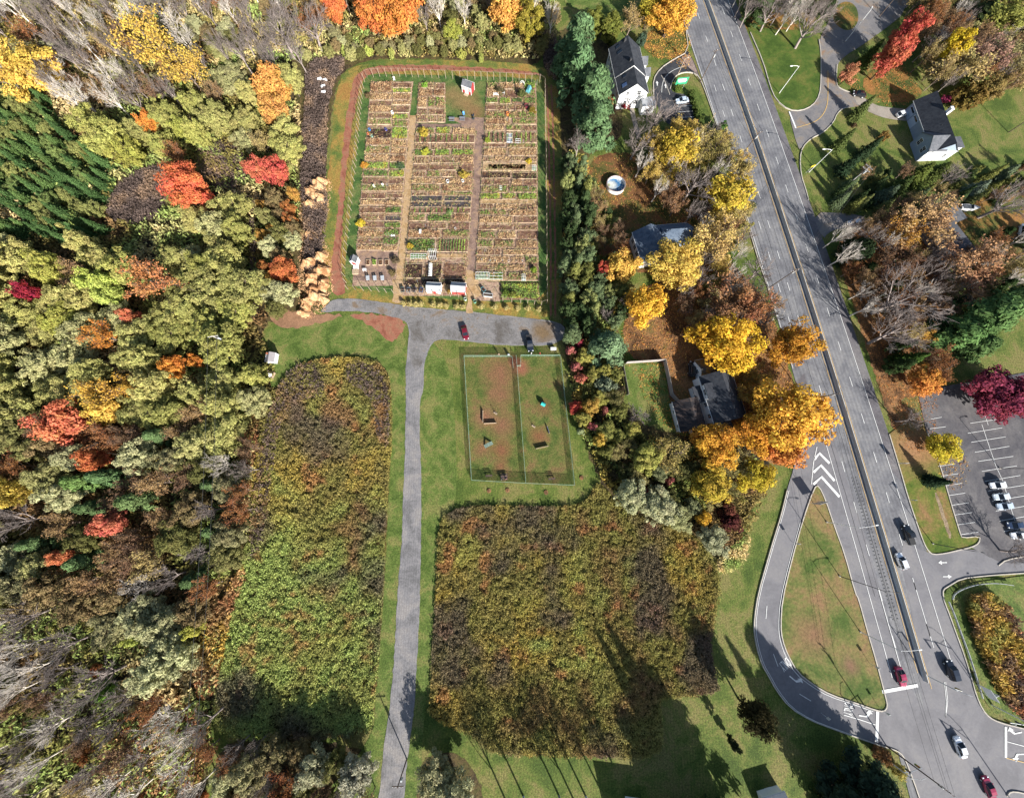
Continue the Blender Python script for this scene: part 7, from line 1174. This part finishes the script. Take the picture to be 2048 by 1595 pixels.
# things left about the allotment
def colored(mb, name, col, parent=None, smooth_=False): o = mb.build(name, PLASTIC, parent, smooth_); o.color = (*col, 1); return o
def bucket(x, y, r, h, col, label, cat='bucket', name='bucket'):
    t = thing(name, at(x, y), label, cat); colored(MB().lathe([(r * .8, 0), (r, h), (r * .92, h), (r * .74, .05)], 14, close=False), 'body', col, t); colored(MB().lathe([(r * .9, h * .8), (.01, h * .8)], 14, close=False), 'filling', (.06, .04, .03), t); return t
WHT = (.74, .74, .72)
for i, (x, y) in enumerate(((964, 521), (981, 522), (990, 522), (1006, 522), (1017, 523), (1033, 523), (1044, 523))): bucket(x, y, .32, .4, WHT, f'white pot, {ORDN[i]} from the grey path, low in the right allotment column')
bucket(896, 366, .5, .8, WHT, 'large white tub in the middle allotment column'); bucket(926, 365, .45, .8, WHT, 'white tub beside the grey allotment path'); bucket(786, 230, .45, 1.0, WHT, 'white barrel between two strips of the left allotment column', 'barrel', 'barrel'); bucket(740, 262, .45, .6, (.05, .2, .5), 'blue tub at the edge of the left allotment column'); bucket(773, 262, .45, .6, (.06, .07, .3), 'navy tub beside the dark bed'); bucket(737, 270, .35, .5, (.7, .2, .08), 'orange tub below the blue tub'); bucket(1015, 232, .5, 1.0, (.62, .2, .05), 'orange barrel in the right allotment column', 'barrel', 'barrel'); bucket(1052, 217, .7, 1.1, (.13, .02, .035), 'maroon barrel in the right allotment column', 'barrel', 'barrel'); bucket(950, 605, .5, 1.0, (.12, .28, .2), 'green bin at the middle allotment gate', 'bin', 'bin'); bucket(931, 600, .45, .9, (.4, .5, .45), 'grey green bin beside the middle allotment gate', 'bin', 'bin'); bucket(911, 459, .35, .5, WHT, 'white pot beside red flowers in the middle column'); bucket(745, 280 - 5, .4, .5, (.3, .5, .4), 'pale green tub beside the dark bed')
GT = plain('grey_table_boards', lin(160, 164, 172), .8, 0, .1)
picnic(904, 241, R(-2), 'grey picnic table on the allotment lawn, left of two', GT); picnic(925, 240, R(-2), 'grey picnic table on the allotment lawn below the blue chair', GT)
def chair(x, y, az, col, label):
    t = thing('garden_chair', at(x, y), label, 'chair', az); colored(MB().box((0, 0, .42), (.6, .55, .06)), 'seat', col, t); colored(MB().box((0, .3, .75), (.6, .06, .6)), 'backrest', col, t)
    for sx in (-.25, .25):
        for sy in (-.22, .22): colored(MB().box((sx, sy, .2), (.05, .05, .4)), 'leg', col, t)
chair(928, 231, R(20), (.1, .3, .62), 'blue chair above the grey picnic tables'); chair(946, 234, R(-60), (.03, .05, .08), 'dark chair on the allotment lawn, upper of two'); chair(947, 240, R(-100), (.03, .06, .07), 'dark chair on the allotment lawn, lower of two'); chair(767, 374, R(10), WHT, 'white chair in the left allotment column'); chair(750, 376, R(40), (.6, .6, .5), 'pale chair left of the white chair'); chair(789, 162, R(0), WHT, 'white chair at the top of the left allotment column')
def table(x, y, L, W, col, label, h=.75, az=0):
    t = thing('table', at(x, y), label, 'table', az); colored(MB().box((0, 0, h), (L, W, .06)), 'tabletop', col, t)
    for sx in (-1, 1):
        for sy in (-1, 1): colored(MB().box((sx * (L / 2 - .1), sy * (W / 2 - .1), h / 2), (.06, .06, h)), 'leg', col, t)
table(992, 193, 2.0, 1.0, WHT, 'white table in the top plot of the right allotment column'); table(1006, 189, 1.2, .9, (.6, .62, .66), 'grey white table beside the longer white table'); table(787, 473, 1.3, .6, WHT, 'white board table in the inner strip of the left column', .5); table(731, 542, 1.1, .8, WHT, 'white work table above the grey garden carts', .8); table(842, 467, .7, 1.4, WHT, 'narrow white stand in the middle column', 1.0)
def glazed(x, y, L, W, h, label, ridge=True, name='cold_frame', cat='cold frame', cols=5, mat=None, ax=0):
    t = thing(name, at(x, y), label, cat, ax); fr = MB(); n = cols
    for i in range(n + 1): xx = -L / 2 + L * i / n; fr.box((xx, -W / 2, h / 2), (.06, .06, h)); fr.box((xx, W / 2, h / 2), (.06, .06, h)); fr.tube((xx, -W / 2, h), (xx, 0, h * (1.35 if ridge else 1)), .04, n=4); fr.tube((xx, W / 2, h), (xx, 0, h * (1.35 if ridge else 1)), .04, n=4)
    for s in (-1, 0, 1): zz = h * (1.35 if ridge and s == 0 else 1); fr.box((0, s * W / 2, zz), (L, .07, .07))
    fr.build('frame', WHITEMETAL, t); MB().box((0, 0, .2), (L - .1, W - .1, .3)).build('plants' if mat is None else 'bed', mat or plain('seedling_green', lin(120, 160, 90), .9, 0, .4, 4), t); return t
glazed(867, 513, 2.3, 2.6, 2.0, 'white greenhouse frame in the middle allotment column', True, 'greenhouse_frame', 'greenhouse', 4, DSOIL); glazed(965, 553, 4.2, 2.2, .7, 'pale green striped cold frame low in the right allotment column', False, cols=9, mat=plain('mint_cover', lin(176, 206, 160), .8, 0, .15, 4)); glazed(992, 554, 4.2, 2.2, .6, 'grey netted cold frame beside the striped one', False, cols=3); glazed(1019, 279, 1.9, 3.4, .6, 'white and blue cold frame in the right allotment column', False, cols=2, mat=plain('pale_blue_cover', lin(206, 216, 232), .6)); glazed(1036, 286, 1.7, 1.6, .7, 'white glazed frame on bare soil beside the white and blue one', False, cols=2, mat=SOILM); glazed(838, 514, 5.0, 1.6, .5, 'long white planter frame left of the greenhouse frame', False, cols=6); glazed(1047, 557, 1.2, 1.8, .9, 'small pale glass box at the right of the lower plots', True, cols=2, mat=plain('pale_glass', lin(190, 210, 206), .3)); glazed(1068, 339, 1.4, 1.6, .8, 'white and green box at the edge of the wood-chip plot', False, cols=2); glazed(1001, 379, .9, 1.4, .6, 'small pale green frame in the right column', False, cols=2)
t = thing('hoop_tunnel', at(861, 541), 'white hooped cloche tunnel below the greenhouse frame', 'cloche'); ribs = MB()
for i in range(9): y_ = -2.1 + i * .52; ribs.path([(.62 * math.cos(a), y_, .75 * math.sin(a)) for a in np.linspace(0, math.pi, 9)], .07, 5)
ribs.build('rib', WHITEMETAL, t); mb = MB(); mb.loft([[(.58 * math.cos(a), y_, .70 * math.sin(a)) for a in np.linspace(0, math.pi, 9)] for y_ in (-2.1, 2.05)]); mb.build('cover', plain('milky_film', (.34, .34, .33), .5), t)
t = thing('arch', at(1044, 171), 'white hooped arch at the top of the right allotment column', 'arch', R(8)); ar = MB()
for y_ in (-.3, .3): ar.path([(.95 * math.cos(a), y_, 1.2 * math.sin(a)) for a in np.linspace(0, math.pi, 11)], .06, 5)
ar.build('rib', WHITEMETAL, t)
t = thing('covered_stand', at(1057, 184), 'turquoise tarpaulin over a stand in the corner of the allotment', 'tarpaulin', R(-20)); MB().loft([[(-1.0, y_, .1), (-.5, y_, 1.2), (.3, y_, 1.4), (.9, y_, .2)] for y_ in (-1.1, -.3, .5, 1.2)]).build('tarpaulin', plain('pale_turquoise_tarp', lin(120, 206, 216), .6, 0, .25, 1.5), t); MB().box((.2, 0, .5), (.1, 2.0, 1.0)).build('stand', DARKMETAL, t)
for i, x in enumerate((737, 750, 762, 774.5)):
    t = thing('raised_box', at(x, 526), f'timber raised box on the grey chip yard, {ORDN[i]} from the small red-doored shed', 'raised bed', R(2), 'four raised boxes'); e = MB()
    for s in (-1, 1): e.box((s * .55, 0, .2), (.09, 1.9, .45)).box((0, s * .91, .2), (1.0, .09, .45))
    e.build('frame', PALEWOOD, t); MB().box((0, 0, .18), (1.0, 1.7, .3)).build('soil', DSOIL, t)
    rg = np.random.default_rng(i); n = 60 if i == 1 else 30; V, F, c_ = tufts(rg.uniform(-.45, .45, n), rg.uniform(-.8, .8, n), np.full(n, .5 if i == 1 else .2), .12, np.tile(gL if i == 1 else gB, (n, 1)), rg, 4, .1 if i == 1 else .05, .3); link('plants', np_mesh('plants', V, F, None, c_), TUFT, t)
def cart(x, y, az, col, label):
    t = thing('garden_cart', at(x, y), label, 'garden cart', az, None); mb = MB(); mb.loft([[(-.55, -.42, .5), (.55, -.36, .5), (.55, .36, .5), (-.55, .42, .5)], [(-.8, -.55, .95), (.85, -.5, .95), (.85, .5, .95), (-.8, .55, .95)]]); colored(mb, 'tray', col, t); MB().box((0, 0, .96), (1.4, .9, .02)).build('load', DSOIL if col[0] < .3 else GALV, t)
    for s in (-1, 1): MB().tube((-.6, s * .4, .5), (-1.5, s * .36, .85), .03, n=5).build('handle', PALEWOOD, t); MB().tube((-.5, s * .35, .5), (-.5, s * .35, 0), .03, n=5).build('leg', DARKMETAL, t)
    MB().tube((.75, -.06, .22), (.75, .06, .22), .22, n=14).build('wheel', BLACK, t)
for i, x in enumerate((738, 752, 767)): cart(x, 559, R(-80), (.42, .44, .48), f'grey garden cart parked beside the lower fence, {ORDN[i]} from the red track')
for x, y, az, c_, l in ((807, 582, 100, (.05, .16, .16), 'dark green wheelbarrow at the small allotment gate'), (819, 583, 85, (.16, .24, .3), 'grey blue wheelbarrow, second in the row by the white-roofed sheds'), (830, 582, 60, (.03, .06, .09), 'dark wheelbarrow, third in the row by the white-roofed sheds'), (844, 583, 80, (.05, .14, .32), 'blue wheelbarrow beside the left white-roofed shed'), (967, 582, 130, (.12, .35, .38), 'teal wheelbarrow beside the middle allotment path')): cart(x, y, R(az), c_, l)
t = thing('trough', at(976, 592), 'grey trough beside the middle allotment gate', 'trough', R(-6)); e = MB()
for s in (-1, 1): e.box((0, s * .5, .4), (3.0, .08, .8)).box((s * 1.46, 0, .4), (.08, .92, .8))
e.build('body', GALV, t); MB().box((0, 0, .5), (2.8, .9, .1)).build('filling', DSOIL, t)
for x, y, L, W, mat, l in ((712, 545, 1.8, 1.4, PALEWOOD, 'pale pallet stack below the small red-doored shed'), (713, 535, 1.5, 1.2, SIDING, 'white crate stack just below the small red-doored shed')):
    t = thing('pallet_stack', at(x, y), l, 'pallets', R(5))
    for k in range(3):
        b_ = MB()
        for s in np.linspace(-W / 2, W / 2, 5): b_.box((0, s, .12 + k * .2), (L, .16, .12))
        b_.build('pallet', mat, t)
# tall canes and stakes leaning over some plots
rs = random.Random(3)
for i in range(44):
    ci = rs.choice([0, 1, 2, 2, 3, 3]); a, b, nm, rows = COLS[ci]; y0, y1, ty = rs.choice(rows); u_ = rs.random(); x = iv(a, y0) + (iv(b, y0) - iv(a, y0)) * u_; y = rs.uniform(y0, y1); c = P(x, y); k = rs.choice([1, 1, 2, 3]); t = thing('garden_stakes', (c.x, c.y, GZ), f'garden stakes standing in {ORDN[rows.index((y0, y1, ty))]} bed of {nm}', 'stakes', 0, 'stakes in the allotment')
    for j in range(k): MB().tube((j * .5, 0, 0), (j * .5 + rs.uniform(-.15, .15), rs.uniform(-.1, .1), rs.uniform(1.2, 2.0)), .03, n=5).build('stake', rs.choice([PALEWOOD, WOOD, GALV]), t)
